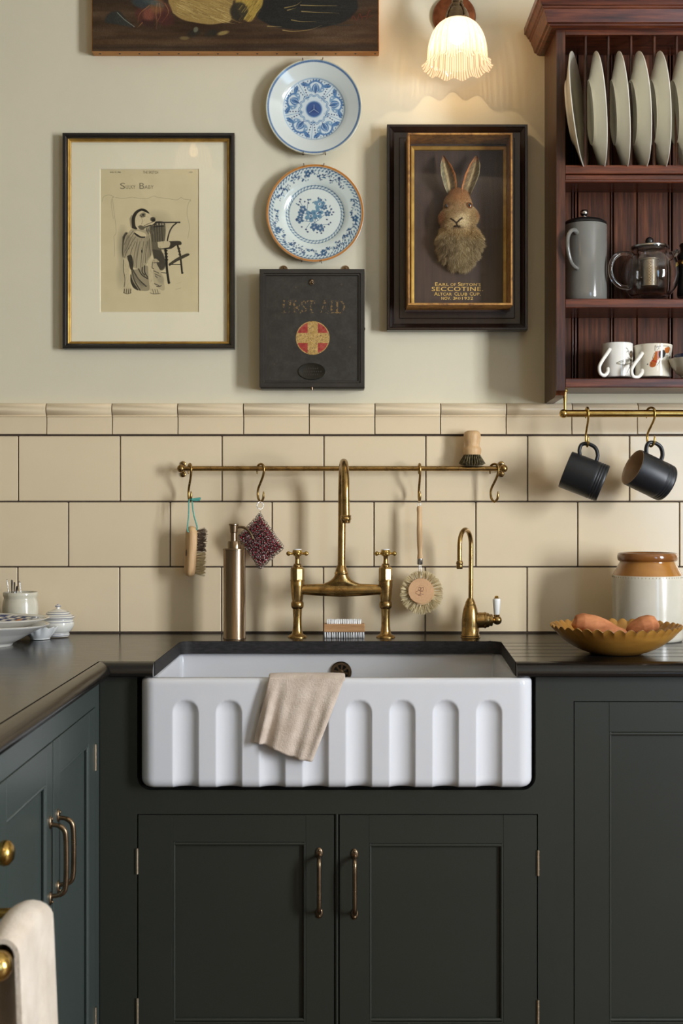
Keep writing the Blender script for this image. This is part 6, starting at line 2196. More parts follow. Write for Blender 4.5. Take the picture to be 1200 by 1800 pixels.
p_l = MR @ Vector((-0.0140, -0.012, 0.056)); p_r = MR @ Vector((0.0100, -0.016, 0.062))
mb = MB().tube(catmull([p_l + Vector((0.003, 0, -0.004)), p_l + Vector((-0.0012, 0, 0.004)), at(331.5, 905, 3.310), hk + Vector((-0.004, -0.002, -0.001)), hk + Vector((0, 0, 0.0012)), hk + Vector((0.0035, 0.002, -0.001)), at(340.5, 905, 3.312), p_r + Vector((0.001, 0, 0.004)), p_r + Vector((-0.004, 0, -0.004))], 8), 0.0019, 8)
for k in range(46):
    pass
cord = obj('hanging_cord', mb, M['cord'], nb, 60)
mb = MB().sphere(hk + Vector((0.006, -0.004, 0.002)), (0.005, 0.0045, 0.0042), 8, 14)
mb.tube([hk + Vector((0.006, -0.004, 0.002)), hk + Vector((0.014, -0.005, 0.0035)), hk + Vector((0.0285, -0.004, 0.0055))], 0.0030, 8)
mb.tube([hk + Vector((0.006, -0.006, 0.001)), hk + Vector((0.016, -0.008, 0.000)), hk + Vector((0.0265, -0.008, 0.0015))], 0.0026, 8)
obj('knot', mb, M['cord'], nb, 60)

# ---- chainmail scrubber
cs = thing('chainmail_scrubber', 'square steel chainmail scrubber with a red core hung by its corner', 'scrubber', at(458, 1001, 3.325))
A_, B_, C_, Dq = (456.5, 905), (496.5, 962), (457, 998), (420, 944)
ds = 3.318
pA, pB, pC, pD = [at(x, y, ds) for x, y in (A_, B_, C_, Dq)]
def bil(u, v, y=0.0):
    p = pA * (1 - u) * (1 - v) + pB * u * (1 - v) + pC * u * v + pD * (1 - u) * v
    bulge = 0.006 * (1 - (2 * u - 1) ** 4) * (1 - (2 * v - 1) ** 4)
    return Vector((p.x, p.y - (0.004 + bulge) * y, p.z))
mb = MB()
G = 14
f_ = [[bil(0.04 + 0.92 * i / G, 0.04 + 0.92 * j / G, 0.8) for i in range(G + 1)] for j in range(G + 1)]
b_ = [[bil(0.04 + 0.92 * i / G, 0.04 + 0.92 * j / G, -0.8) for i in range(G + 1)] for j in range(G + 1)]
mb.rings([a + c_[::-1] for a, c_ in zip(f_, b_)], True, True, True)
for i in range(9):
    for j in range(9):
        mb.sphere(bil((i + 0.5) / 9, (j + 0.5) / 9, 1.25), (0.0034, 0.0022, 0.0034), 4, 8)
obj('silicone_core', mb, M['red'], cs, 60)
mb = MB()
NN = 17
rg = random.Random(8)
for i in range(NN):
    for j in range(NN):
        u, v = (i + 0.5) / NN, (j + 0.5) / NN
        p = bil(u, v, 1.35)
        tilt = 0.85 if (i + j) % 2 else -0.85
        MM = Matrix.Rotation(PI / 2 + rg.gauss(0, 0.2), 3, 'X') @ Matrix.Rotation(rg.uniform(0, 6), 3, 'Z') @ Matrix.Rotation(tilt + rg.gauss(0, 0.2), 3, 'Y')
        mb.torus(p, 0.0039, 0.00075, MM, 12, 6)
for k in range(NN):
    for (u, v) in (((k + 0.5) / NN, -0.01), ((k + 0.5) / NN, 1.01), (-0.01, (k + 0.5) / NN), (1.01, (k + 0.5) / NN)):
        mb.torus(bil(u, v, 0.0), 0.0040, 0.0009, Euler((rg.uniform(0, 3), rg.uniform(0, 3), 0)).to_matrix(), 12, 5)
stuff(obj('chain_mail', mb, mat('chain_steel', (150, 138, 134), 0.24, 1.0), cs, 180))
rc = at(457, 888.5, 3.318)
obj('hanging_ring', MB().torus(rc, 0.0098, 0.0011, Euler((PI / 2, 0, 0.5)).to_matrix(), 28, 8), M['steel'], cs, 180)
for k, (yy, rz) in enumerate(((900.5, 1.2), (904, 0.1))):
    obj('link', MB().torus(at(457, yy, 3.318), 0.0033, 0.0007, Euler((PI / 2, 0, rz)).to_matrix(), 16, 6), M['steel'], cs, 180)

# ---- long dish brush
db_ = thing('dish_brush', 'long-handled wooden dish brush with a round bristle head', 'brush', at(738, 1075, 3.32))
d0 = 3.316
hpf = [(0, 889.5), (3.0, 889.5), (4.4, 892), (4.6, 897), (3.9, 900), (4.1, 906), (4.4, 920), (4.9, 935), (4.8, 950), (4.2, 964), (3.9, 972), (4.6, 979), (4.9, 983), (0, 983)]
mb = MB().lathe([(L(r, d0), Z(y, d0)) for r, y in hpf], (0, 0, 0), 24)
mb.v = [(x + X(736.6 + (HZ - (z - EYE) * F / d0 - 890) * 0.013, d0), y + d0 - D, z) for x, y, z in mb.v]
obj('handle', mb, M['beech'], db_, 50)
obj('ferrule', MB().lathe_px(738, d0, [(0, 982), (5.3, 982), (5.3, 991.5), (4.6, 992.5), (0, 992.5)], 20), M['steel'], db_, 50)
mb = MB()
for sx in (-1, 1):
    mb.tube([at(738 + sx * 1.6, 992, d0), at(738 + sx * 1.7, 1004, d0 - 0.002), at(738 + sx * 3.4, 1012, d0 - 0.004), at(738 + sx * 4.0, 1025, d0 - 0.006)], 0.0011, 8)
mb.tube([at(735, 1006, d0 - 0.003), at(741, 1006, d0 - 0.003)], 0.0014, 8)
obj('wire_neck', mb, M['steel'], db_, 60)
mb = MB().tube(catmull([at(735.6, 892, d0), at(734.2, 886, d0), at(736.5, 881.2, d0), at(739.0, 885.5, d0), at(737.8, 892, d0)], 6), 0.0010, 8)
obj('wire_loop', mb, M['steel'], db_, 60)
cw = at(739.5, 1038.5, 3.296)
mb = MB().lathe([(0, 0.0), (L(21.5, 3.3), 0.0), (L(21.8, 3.3), 0.002), (L(21.8, 3.3), 0.007), (0, 0.007)], cw, 40, 'Y')
cst = Canvas(715, 1012, 764, 1066, 6, (206, 162, 118))
cst.grain(0.05, 8, 3, 0.4); cst.grain(0.05, 2.4, 4, 0.3)
for pts in ([(735, 1034), (737.5, 1032), (739, 1035), (737, 1038), (735, 1036)], [(739.5, 1033), (739, 1041)], [(740, 1034), (743.5, 1032.5), (744, 1037), (741, 1038)], [(734, 1037), (738, 1039), (743, 1039.5)], [(738.5, 1041), (738, 1046)], [(729.5, 1042), (735, 1045.5), (739, 1044), (744, 1045)], [(731, 1040), (734, 1039)], [(735, 1046.5), (740, 1047.5)]):
    cst.stroke(pts, 0.9, (110, 64, 40), 0.85, None, True)
cst.stroke([(739.5 + 9.5 * math.cos(a), 1038.5 + 9.5 * math.sin(a)) for a in np.linspace(2.6, 6.6, 20)], 0.5, (150, 100, 66), 0.6)
# dense front face so the burnt-in stamp is drawn on it
mbf = MB().lathe([(L(21.8, 3.3) * k / 60, -0.0004) for k in range(61)], cw, 90, 'Y')
v = np.array(mbf.v)
obj('stamped_face', mbf, M['vc_wood'], db_, 180, cols=cst.sample(739.5 + (v[:, 0] - cw.x) * F / 3.296, 1038.5 - (v[:, 2] - cw.z) * F / 3.296))
hd_ = obj('head_disc', mb, M['beech'], db_, 40)
cw2 = cw + Vector((0.0025, 0.0095, -0.004))
obj('head_disc', MB().lathe([(0, 0.0), (L(22.5, 3.3), 0.0), (L(22.5, 3.3), 0.012), (0, 0.012)], cw2, 40, 'Y'), M['beech'], db_, 40)
mb = MB()
for k in range(1000):
    a = rb.uniform(0, 2 * PI)
    tuft = round(a / (2 * PI) * 30) / 30 * 2 * PI
    a = tuft * 0.88 + a * 0.12 + rb.gauss(0, 0.02)
    low = math.sin(a) < -0.2
    y0 = cw2.y + rb.uniform(0.001, 0.013)
    r0, r1 = L(20, 3.3), L(rb.uniform(34, 38) + (2 if low else 0), 3.3)
    aa = a + rb.gauss(0, 0.05 + (0.06 if low else 0))
    p0_ = Vector((cw2.x + r0 * math.cos(a), y0, cw2.z + r0 * math.sin(a)))
    p1_ = Vector((cw2.x + r1 * math.cos(aa), y0 + rb.uniform(-0.016, 0.010), cw2.z + r1 * math.sin(aa) ))
    s_ = (p1_ - p0_).cross(Vector((rb.gauss(0, 1), rb.gauss(0, 1), rb.gauss(0, 1)))).normalized() * 0.00055
    s2 = (p1_ - p0_).cross(s_).normalized() * 0.00055
    mb.add([p0_ + s_, p0_ - s_, p0_ + s2, p1_ + s_, p1_ - s_, p1_ + s2], [(0, 1, 4, 3), (1, 2, 5, 4), (2, 0, 3, 5)])
stuff(obj('bristles', mb, M['bristle'], db_, 180))

# ---- pot brush standing on the rail
pb = thing('pot_brush', 'wooden knob pot brush with olive bristles standing on the brass rail', 'brush', at(829.5, 819, 3.335))
dpb = 3.335
obj('knob_handle', MB().lathe_px(829.5, dpb, [(0, 757), (9, 757.3), (13, 759.5), (14.8, 764), (15, 770), (13.6, 777), (12.6, 783), (13.2, 785.5), (15.4, 787.5), (16.2, 791), (15.8, 796), (14.8, 799.5), (0, 799.5)], 36), M['beech'], pb, 60)
mb = MB()
for k in range(1500):
    a = rb.uniform(0, 2 * PI); q = math.sqrt(rb.random())
    a = a * 0.35 + 0.65 * round(a / (2 * PI) * 26) / 26 * 2 * PI
    r0 = L(13.5, dpb) * q; r1 = L(22.8 + rb.uniform(-1.5, 0.8), dpb) * q
    cx_, cy_ = X(829.5, dpb), dpb - D
    p0_ = Vector((cx_ + r0 * math.cos(a), cy_ + r0 * math.sin(a), Z(798.5, dpb)))
    p1_ = Vector((cx_ + r1 * math.cos(a), cy_ + r1 * math.sin(a), Z(818.8 - 4.5 * (q ** 6), dpb)))
    s_ = (p1_ - p0_).cross(Vector((rb.gauss(0, 1), rb.gauss(0, 1), 0.1))).normalized() * 0.00055
    s2 = (p1_ - p0_).cross(s_).normalized() * 0.00055
    mb.add([p0_ + s_, p0_ - s_, p0_ + s2, p1_ + s_, p1_ - s_, p1_ + s2], [(0, 1, 4, 3), (1, 2, 5, 4), (2, 0, 3, 5), (3, 4, 5)])
stuff(obj('bristles', mb, M['bristle_o'], pb, 180))

# ---- rail under the plate rack, two charcoal mugs on hooks
d2 = 3.235
zR2 = Z(727, d2)
r2 = thing('hanging_rail', 'thick brass rail hung under the dark plate rack', 'rail', (1.0, d2 - D, zR2))
RR2 = L(6.4, d2)
obj('bar', MB().tube([(X(992, d2), d2 - D, zR2), (1.40, d2 - D, zR2)], RR2, 20), M['brass_b'], r2, 60)
obj('end_ball', MB().sphere((X(990.5, d2), d2 - D, zR2), L(7.9, d2), 14, 22), M['brass_b'], r2, 180)
ztop = zC0 - 0.0006
for px_ in (992.8, 1380):
    z0_ = zR2
    xx_ = X(px_, d2)
    mb = MB().lathe([(0, z0_), (L(2.9, d2), z0_ + 0.004), (L(2.9, d2), z0_ + 0.014), (L(3.6, d2), ztop - 0.010), (L(3.4, d2), ztop - 0.0075), (L(4.6, d2), ztop - 0.006), (L(4.8, d2), ztop - 0.003), (L(4.2, d2), ztop), (0, ztop)], (xx_, d2 - D, 0), 24)
    obj('post', mb, M['brass_b'], r2, 50)
s_hook(1031.5, d2, zR2 + RR2 * 0.42, math.radians(-87), 'bright brass s-hook holding the left charcoal mug', hook_mb, 1.0)
s_hook(1143.5, d2, zR2 + RR2 * 0.42, math.radians(-56), 'bright brass s-hook holding the right charcoal mug', hook_mb, 1.0)


def stone_mug(label, ctr, axis, hdir, Rm, Lm):
    """axis: unit vector from the base to the mouth; hdir: direction of the handle; ctr: middle of the body"""
    a = Vector(axis).normalized()
    h = Vector(hdir); h = (h - a * h.dot(a)).normalized()
    b = a.cross(h)
    MM = Matrix((( h.x, b.x, a.x, ctr[0]), (h.y, b.y, a.y, ctr[1]), (h.z, b.z, a.z, ctr[2]), (0, 0, 0, 1)))
    t = thing('stoneware_mug', label, 'mug', ctr, 'charcoal mugs hung under the rack')
    H = Lm / 2
    pr_ = [(0.0, -H + 0.003), (Rm * 0.86, -H + 0.003), (Rm * 0.90, -H), (Rm * 0.965, -H), (Rm, -H + 0.003)]
    for k in range(3):
        z0_ = -H + 0.010 + 0.0065 * k
        pr_ += [(Rm, z0_ - 0.0018), (Rm * 0.985, z0_), (Rm, z0_ + 0.0018), (Rm * 1.012, z0_ + 0.0033)]
    pr_ += [(Rm, -H + 0.032), (Rm, H - 0.002), (Rm * 0.985, H)]
    obj('cup', MB().lathe(pr_, (0, 0, 0), 64, 'Z', cap1=False).xf(MM), M['mug_navy'], t, 50)
    obj('glazed_inside', MB().lathe([(Rm * 0.985, H), (Rm * 0.965, H + 0.0006), (Rm * 0.945, H - 0.0004), (Rm * 0.93, H - 0.006), (Rm * 0.93, -H + 0.016), (Rm * 0.86, -H + 0.008), (0, -H + 0.0065)], (0, 0, 0), 64, 'Z', cap0=False).xf(MM), M['mug_in'], t, 60)
    pts = [(Rm - 0.002, 0, H * 0.60), (Rm + 0.012, 0, H * 0.72), (Rm + 0.027, 0, H * 0.70), (Rm + 0.0345, 0, H * 0.40), (Rm + 0.031, 0, H * 0.02), (Rm + 0.015, 0, -H * 0.22), (Rm - 0.002, 0, -H * 0.27)]
    c_ = catmull(pts, 7)
    obj('handle', MB().tube(c_, 0.0052, 14, True, 1.35).xf(MM), M['mug_navy'], t, 180)
    return t


# the left one seen from its side, the right one with its mouth towards the room
zh = Z(782, d2)
c1 = at(1026.5, 837.5, d2 - 0.002)
a1 = Vector((-0.925, 0.20, 0.375))
h1v = Vector((0.375, 0.0, 0.925))
stone_mug('charcoal stoneware mug hung on the left hook, seen from its side', c1, a1, h1v, L(33.5, d2), L(70, d2))
c2 = at(1141, 835.5, d2 - 0.002)
a2 = Vector((-0.88, -0.20, 0.40))
stone_mug('charcoal stoneware mug hung on the right hook, brown inside showing', c2, a2, Vector((0.30, 0.05, 0.95)), L(33.5, d2), L(70, d2))


# ================================================================== TAPS
dTp = 3.275
ty = dTp - D
tap = thing('bridge_tap', 'aged brass bridge tap with swan neck and two cross handles', 'tap', (X(600, dTp), ty, TOP))
for cx in (522.5, 677.5):
    mb = MB().lathe_px(cx, dTp, [(0, 1121), (17, 1121), (17, 1119), (15, 1116.5), (11, 1115), (9.2, 1112), (8.6, 1108), (7.6, 1100), (7.4, 1085), (8.2, 1072), (8.6, 1069), (0, 1069)], 32)
    mb.v = [(x, y, max(z, TOP + 0.0002)) for x, y, z in mb.v]
    obj('leg', mb, M['brass'], tap, 40)
    mb = MB().lathe_px(cx, dTp, [(0, 1070), (8.5, 1070), (10.2, 1068.5), (11.2, 1066), (11.4, 1061), (10.6, 1058.5), (9.6, 1057), (0, 1057)], 32)
    obj('union_nut', mb, M['brass'], tap, 30)
    mb = MB().lathe_px(cx, dTp, [(0, 1057.5), (9.0, 1057.5), (10, 1052), (11, 1042), (12, 1030), (12.2, 1024), (11.8, 1022), (13, 1021.5), (13, 1019.5), (11.4, 1018.5), (0, 1018.5)], 36)
    obj('valve_body', mb, M['brass'], tap, 40)
    mb = MB().lathe_px(cx, dTp, [(0, 1019), (12.0, 1019), (12.0, 1000), (10.6, 997), (8, 995.6), (0, 995.6)], 8)
    obj('bonnet', mb, M['brass'], tap, 20)
    mb = MB().lathe_px(cx, dTp, [(0, 996), (7.4, 996), (7.6, 994.5), (6.6, 992.6), (7.0, 991.4), (4.6, 990.2), (3.9, 984), (4.2, 978.5), (6.4, 976), (0, 976)], 28)
    obj('spindle', mb, M['brass'], tap, 40)
    mb = MB().lathe_px(cx, dTp, [(0, 977.5), (6.0, 977.5), (8.2, 975), (8.6, 972), (8.6, 968.5), (7.4, 966.6), (0, 966.6)], 28)
    cz = Z(973, dTp)
    for k in range(4):
        a = PI / 2 * k + (0.10 if cx < 600 else 0.08)
        p = [(X(cx, dTp) + L(r, dTp) * math.cos(a), ty + L(r, dTp) * math.sin(a), cz) for r in (5, 9, 12, 13.5)]
        mb.tube(p, [L(2.6, dTp), L(2.0, dTp), L(2.4, dTp), L(3.2, dTp)], 12)
        mb.sphere((X(cx, dTp) + L(15.6, dTp) * math.cos(a), ty + L(15.6, dTp) * math.sin(a), cz), L(4.1, dTp), 10, 16)
    ch = obj('cross_handle', mb, M['brass_b'], tap, 50)
    obj('ceramic_cap', MB().lathe_px(cx, dTp, [(0, 967), (7.2, 967), (7.2, 965.6), (6, 964.9), (0, 964.7)], 24), M['porcelain'], ch, 50)
# bridge: swelling tube that rises into the neck, one skin
mb = MB()
n = 41
rs = []
for i in range(n):
    px_ = 522.5 + (677.5 - 522.5) * i / (n - 1)
    u = abs(px_ - 600) / 77.5
    top_ = 1027.0 + (-1.5) * math.cos(u * PI / 2) + 2.2 * u ** 6 - 4 * max(0, (u - 0.84) / 0.16) ** 2
    bot_ = 1049.3 - 5.0 * u ** 1.6 + 6 * max(0, (u - 0.82) / 0.18) ** 2
    cyy, hh = (top_ + bot_) / 2, (bot_ - top_) / 2
    dd_ = 7.2 + 4.6 * (1 - u ** 1.5) + 3 * max(0, (u - 0.82) / 0.18) ** 2
    rs.append([(X(px_, dTp), ty + L(dd_, dTp) * math.cos(2 * PI * k / 24), Z(cyy, dTp) + L(hh, dTp) * math.sin(2 * PI * k / 24)) for k in range(24)])
mb.rings(rs, True, True, True)
rs = []
for y_, rx, ry in ((1007.5, 11.2, 11.2), (1010, 11.8, 11.4), (1013, 13.0, 11.6), (1016, 15.0, 11.8), (1019, 18, 12), (1022, 22.5, 12), (1024.5, 28, 11.5), (1027, 36, 10.5), (1030, 44, 9), (1036, 46, 7)):
    rs.append([(X(600, dTp) + L(rx, dTp) * math.cos(2 * PI * k / 36), ty + L(ry, dTp) * math.sin(2 * PI * k / 36), Z(y_, dTp)) for k in range(36)])
mb.rings(rs, True, True, True)
br = fuse(mb, 0.0011, 8, 'bridge')
obj('bridge', br, M['brass'], tap, loc=(X(600, dTp), ty, TOP))
mb = MB().lathe_px(600, dTp, [(0, 1010), (11.6, 1010), (12.4, 1008.5), (12.2, 1006.5), (11, 1005.5), (10.8, 1003.5), (9.4, 999), (8, 995.5), (7.6, 993.5), (0, 993.5)], 32)
obj('collar', mb, M['brass'], tap, 40)
zc_, rA = 1.3385, 0.085
yo = ty
pts = [Vector((X(600, dTp), ty, Z(996, dTp))), Vector((X(600.6, dTp), ty, Z(940, dTp))), Vector((X(601, dTp), ty, zc_))]
xe_ = X(607, 3.105)
xs0 = X(601, dTp)
for k in range(1, 25):
    a = PI * k / 24
    pts.append(Vector((xs0 + (xe_ - xs0) * (1 - math.cos(a)) / 2, ty - rA + rA * math.cos(a), zc_ + rA * math.sin(a))))
pts.append(Vector((xe_ + 0.0005, ty - 2 * rA, 1.305)))
pts.append(Vector((xe_ + 0.001, ty - 2 * rA, 1.281)))
rad_ = [0.0106] * len(pts)
mb = MB().tube(pts, rad_, 22)
obj('swan_neck', mb, M['brass'], tap, 60)
xo = xe_ + 0.001
mb = MB().lathe([(0, 1.2845), (0.0125, 1.2845), (0.0142, 1.2825), (0.0128, 1.2800), (0.0138, 1.2775), (0.0142, 1.2745), (0.0122, 1.2715), (0.0118, 1.2675), (0.0108, 1.264), (0.0085, 1.2635), (0.0085, 1.272), (0, 1.272)], (xo, ty - 2 * rA, 0), 32)
obj('aerator', mb, M['brass'], tap, 40)

# ---- small filter tap
df = 3.275
ft = thing('filter_tap', 'small aged brass filter tap with a white ceramic lever', 'tap', (X(826.5, df), df - D, TOP))
mb = MB().lathe_px(826.5, df, [(0, 1121), (17.6, 1121), (17.8, 1119.5), (16.6, 1118), (17, 1116.6), (15.4, 1114.5), (15.4, 1100), (15.2, 1090), (14, 1078), (12, 1069), (10, 1063.5), (0, 1063.5)], 40)
mb.v = [(x, y, max(z, TOP + 0.0002)) for x, y, z in mb.v]
obj('body', mb, M['brass'], ft, 40)
obj('collar', MB().lathe_px(826.5, df, [(0, 1064), (9.6, 1064), (9.8, 1062.5), (9, 1061.5), (8.8, 1059), (6.6, 1054.5), (5, 1051.5), (0, 1051.5)], 28), M['brass'], ft, 40)
bx0_ = Vector((X(827, df), df - D, 0))
ox_ = Vector((X(807.5, 3.200), 3.200 - D, 0))
hv = (ox_ - bx0_); rA2 = hv.length / 2; hvn = hv.normalized()
zA_ = Z(927, 3.24) - 0.0062 - rA2
pts = [bx0_ + Vector((0, 0, Z(1053, df))), bx0_ + Vector((0.0006, 0, Z(1000, df))), bx0_ + Vector((0.0008, 0, zA_))]
for k in range(1, 21):
    a = PI * k / 20
    pts.append(bx0_ + hvn * (rA2 * (1 - math.cos(a))) + Vector((0.0008 * (1 - k / 20), 0, zA_ + rA2 * math.sin(a) * 1.0)))
pts.append(ox_ + Vector((-0.0004, 0, Z(985, 3.2))))
obj('swan_neck', MB().tube(pts, 0.0063, 18), M['brass'], ft, 60)
obj('aerator', MB().lathe([(0, Z(985, 3.2)), (0.0072, Z(985.5, 3.2)), (0.0092, Z(989, 3.2)), (0.0094, Z(991, 3.2)), (0.0082, Z(992.5, 3.2)), (0.0088, Z(994, 3.2)), (0.0084, Z(999, 3.2)), (0.0070, Z(1000, 3.2)), (0, Z(1000, 3.2))], (ox_.x, ox_.y, 0), 26), M['brass'], ft, 40)
zv = Z(1090, df)
xa_ = X(836, df)
mb = MB().lathe([(0, 0), (L(13.5, df), 0), (L(13.8, df), L(6, df)), (L(13.6, df), L(14, df)), (L(14.4, df), L(15, df)), (L(14.4, df), L(17.5, df)), (L(13, df), L(18.5, df)), (L(12.6, df), L(22, df)), (L(10.5, df), L(24.5, df)), (0, L(24.5, df))], (xa_, df - D, zv), 32, 'X')
obj('valve_body', mb, M['brass'], ft, 30)
mb = MB().lathe([(0, L(24, df)), (L(10.6, df), L(24, df)), (L(10.6, df), L(29, df)), (L(6, df), L(30.5, df)), (L(4.2, df), L(31.5, df)), (L(4.2, df), L(34, df)), (0, L(34, df))], (xa_, df - D, zv), 8, 'X')
mb.sphere((X(873.5, df), df - D, zv), L(8.2, df), 14, 20)
mb.lathe([(0, zv + L(6, df)), (L(5, df), zv + L(6.5, df)), (L(5.6, df), zv + L(9, df)), (L(4.6, df), zv + L(10, df)), (0, zv + L(10, df))], (X(872.5, df), df - D, 0), 20)
lv = obj('lever_hub', mb, M['brass'], ft, 50)
mb = MB().lathe_px(872.5, df, [(0, 1080.5), (4.6, 1080.5), (5.2, 1078), (6.0, 1068), (6.9, 1056), (6.8, 1053.5), (5.6, 1052), (0, 1052)], 26)
obj('ceramic_lever', mb, M['porcelain'], ft, 50)
obj('lever_finial', MB().lathe_px(872.5, df, [(0, 1052.5), (4.4, 1052.3), (4.6, 1051), (3, 1050), (3.4, 1048.6), (2.2, 1047.4), (0, 1047.2)], 20), M['brass_b'], ft, 50)

# ---- soap dispenser
dd = 3.250
sd = thing('soap_dispenser', 'cylindrical satin bronze soap dispenser with pump spout', 'soap dispenser', (X(412, dd), dd - D, TOP))
mb = MB().lathe_px(412, dd, [(0, 1123), (20.3, 1123), (20.3, 1120.6), (19.4, 1119), (19.4, 967.5), (20.2, 967), (20.2, 965), (19, 963.8), (0, 963.8)], 48)
mb.v = [(x, y, max(z, TOP + 0.0002)) for x, y, z in mb.v]
brz = mat('brushed_bronze', (152, 132, 108), 0.25, 1.0, (136, 116, 94), 30, stretch=(20, 20, 0.6), rvar=0.06)
obj('body', mb, brz, sd, 40)
obj('neck', MB().lathe_px(412, dd, [(0, 964), (11.8, 964), (11.8, 952), (11, 951), (0, 951)], 32), brz, sd, 40)
mb = MB().lathe_px(410.5, dd, [(0, 951.5), (5.6, 951.5), (5.6, 937), (6.6, 936), (7.6, 924), (8.8, 923), (8.8, 921.2), (8, 920.4), (0, 920.4)], 28)
pu = obj('pump_head', mb, brz, sd, 40)
mb = MB().tube(catmull([at(416, 927, dd), at(424, 926.5, dd), at(432, 929, dd - 0.002), at(440, 937, dd - 0.004), at(444.5, 947.5, dd - 0.005)], 8), [0.0036] * 20 + [0.0031] * 13, 12)
obj('spout', mb, M['brass_d'], sd, 60)

# ---- double-sided brush lying on the worktop
wb_ = thing('scrub_brush', 'small wooden brush with white bristles on both sides, lying by the tap', 'brush', (X(605, 3.26), 3.26 - D, TOP))
dw = 3.246
zb1, zb2 = Z(1111.5, dw), Z(1097, dw)
obj('wooden_block', MB().box(X(568.3, dw), X(641, dw), dw - D, dw - D + 0.036, zb1, zb2, 0.002), M['beech_d'], wb_)
def block_bristles(x0, x1, y0, y1, z0, z1, nx, ny, sgn, splay):
    mb = MB()
    for i in range(nx):
        for j in range(ny):
            cx_ = x0 + (x1 - x0) * i / (nx - 1); cy_ = y0 + (y1 - y0) * j / (ny - 1)
            for k in range(10):
                a = rb.uniform(0, 2 * PI); q = rb.uniform(0, 0.0017)
                p0_ = Vector((cx_ + q * math.cos(a), cy_ + q * math.sin(a), z0))
                p1_ = Vector((cx_ + q * splay * math.cos(a) + rb.gauss(0, 0.0004), cy_ + q * splay * math.sin(a), z1 + sgn * rb.uniform(-0.0016, 0)))
                s_ = Vector((0.0006, 0, 0)); s2 = Vector((0, 0.0006, 0))
                mb.add([p0_ + s_, p0_ + s2, p0_ - s_, p0_ - s2, p1_ + s_, p1_ + s2, p1_ - s_, p1_ - s2], [(0, 1, 5, 4), (1, 2, 6, 5), (2, 3, 7, 6), (3, 0, 4, 7), (4, 5, 6, 7)])
    return mb
stuff(obj('bristles', block_bristles(X(571, dw), X(638.5, dw), dw - D + 0.004, dw - D + 0.032, zb1, TOP + 0.0004, 17, 7, -1, 1.5), M['bristle_w'], wb_, 180))
stuff(obj('bristles', block_bristles(X(576, dw), X(633, dw), dw - D + 0.006, dw - D + 0.030, zb2, Z(1089.5, dw), 18, 6, 1, 1.2), M['bristle_w'], wb_, 180))

# ================================================================== WORKTOP, RIGHT: JAR, BOWL, SWEET POTATOES
dj = 3.205
jar = thing('stoneware_jar', 'two-tone stoneware jar with ochre neck, standing behind the yellow bowl', 'jar', (X(1137.5, dj), dj - D, TOP))
zsh = Z(1010.5, dj)
mb = MB().lathe([(0, TOP + 0.0003), (L(58, dj), TOP + 0.0003), (L(60.5, dj), TOP + 0.004), (L(61, dj), TOP + 0.012), (L(61, dj), zsh - 0.012), (L(60.6, dj), zsh - 0.002), (L(60, dj), zsh)], (X(1137.5, dj), dj - D, 0), 72, cap1=False)
obj('body', mb, M['stoneware'], jar, 60)
mb = MB().lathe([(L(60, dj), zsh), (L(59, dj), zsh + 0.003), (L(55, dj), Z(1002, dj)), (L(50, dj), Z(992, dj)), (L(47.5, dj), Z(987.5, dj)), (L(48, dj), Z(984, dj))], (X(1137.5, dj), dj - D, 0), 72, cap0=False, cap1=False)
obj('glazed_shoulder', mb, M['ochre'], jar, 60)
mb = MB()
pr_ = [(L(47.5, dj), Z(986.5, dj)), (L(50.5, dj), Z(985.5, dj)), (L(52, dj), Z(981, dj)), (L(52, dj), Z(976.5, dj)), (L(50.5, dj), Z(972.5, dj)), (L(47, dj), Z(971, dj)), (L(43.5, dj), Z(972, dj)), (L(41, dj), Z(976, dj)), (L(41, dj), Z(990, dj)), (L(52, dj), Z(1006, dj)), (L(54, dj), Z(1030, dj)), (L(54, dj), Z(1110, dj)), (0, Z(1112, dj))]
mb.lathe(pr_, (X(1137.5, dj), dj - D, 0), 72, cap0=False)
obj('rolled_rim', mb, mat('brown_glaze', (140, 88, 40), 0.14, c2=(120, 74, 34), vscale=16, coat=0.5), jar, 60)
mbd = MB()
for k in range(64):
    a = 2 * PI * k / 64
    mbd.sphere((X(1137.5, dj) + L(60.7, dj) * math.cos(a), dj - D + L(60.7, dj) * math.sin(a), zsh - 0.0045), (0.0008, 0.0008, 0.0024), 4, 6)
stuff(obj('impressed_band', mbd, mat('band_shadow', (140, 128, 104), 0.5), jar, 180))

dbw = 2.905
bowl_c = Vector((X(1082, dbw), dbw - D, TOP))
RB = L(113.5, dbw)
bw = thing('scalloped_bowl', 'mustard glazed bowl with a scalloped rim on the drainer', 'bowl', bowl_c)
prb = [(0.0, 0.0), (0.050, 0.0), (0.066, 0.003), (0.092, 0.0125), (0.116, 0.027), (0.136, 0.043), (RB - 0.004, 0.0625), (RB, 0.0675)]
inn = [(RB - 0.004, 0.0685), (RB - 0.0105, 0.0635), (0.129, 0.045), (0.108, 0.030), (0.084, 0.0165), (0.06, 0.0085), (0.0, 0.007)]
fine = [(p.x, p.z) for p in catmull([(r, 0, h) for r, h in prb], 5)] + [(p.x, p.z) for p in catmull([(r, 0, h) for r, h in inn], 5)]
def scal(a, r, h):
    k = max(0.0, (h - 0.050) / 0.018)
    s = abs(math.sin(19 * a))
    return r * (1 + 0.010 * k * (s - 0.5)), h + 0.0075 * k * (s - 0.62)
mb = MB().lathe(fine, bowl_c + Vector((0, 0, 0.0004)), 380, 'Z', 1.0, scal)
obj('glazed_body', mb, M['mustard'], bw, 70)


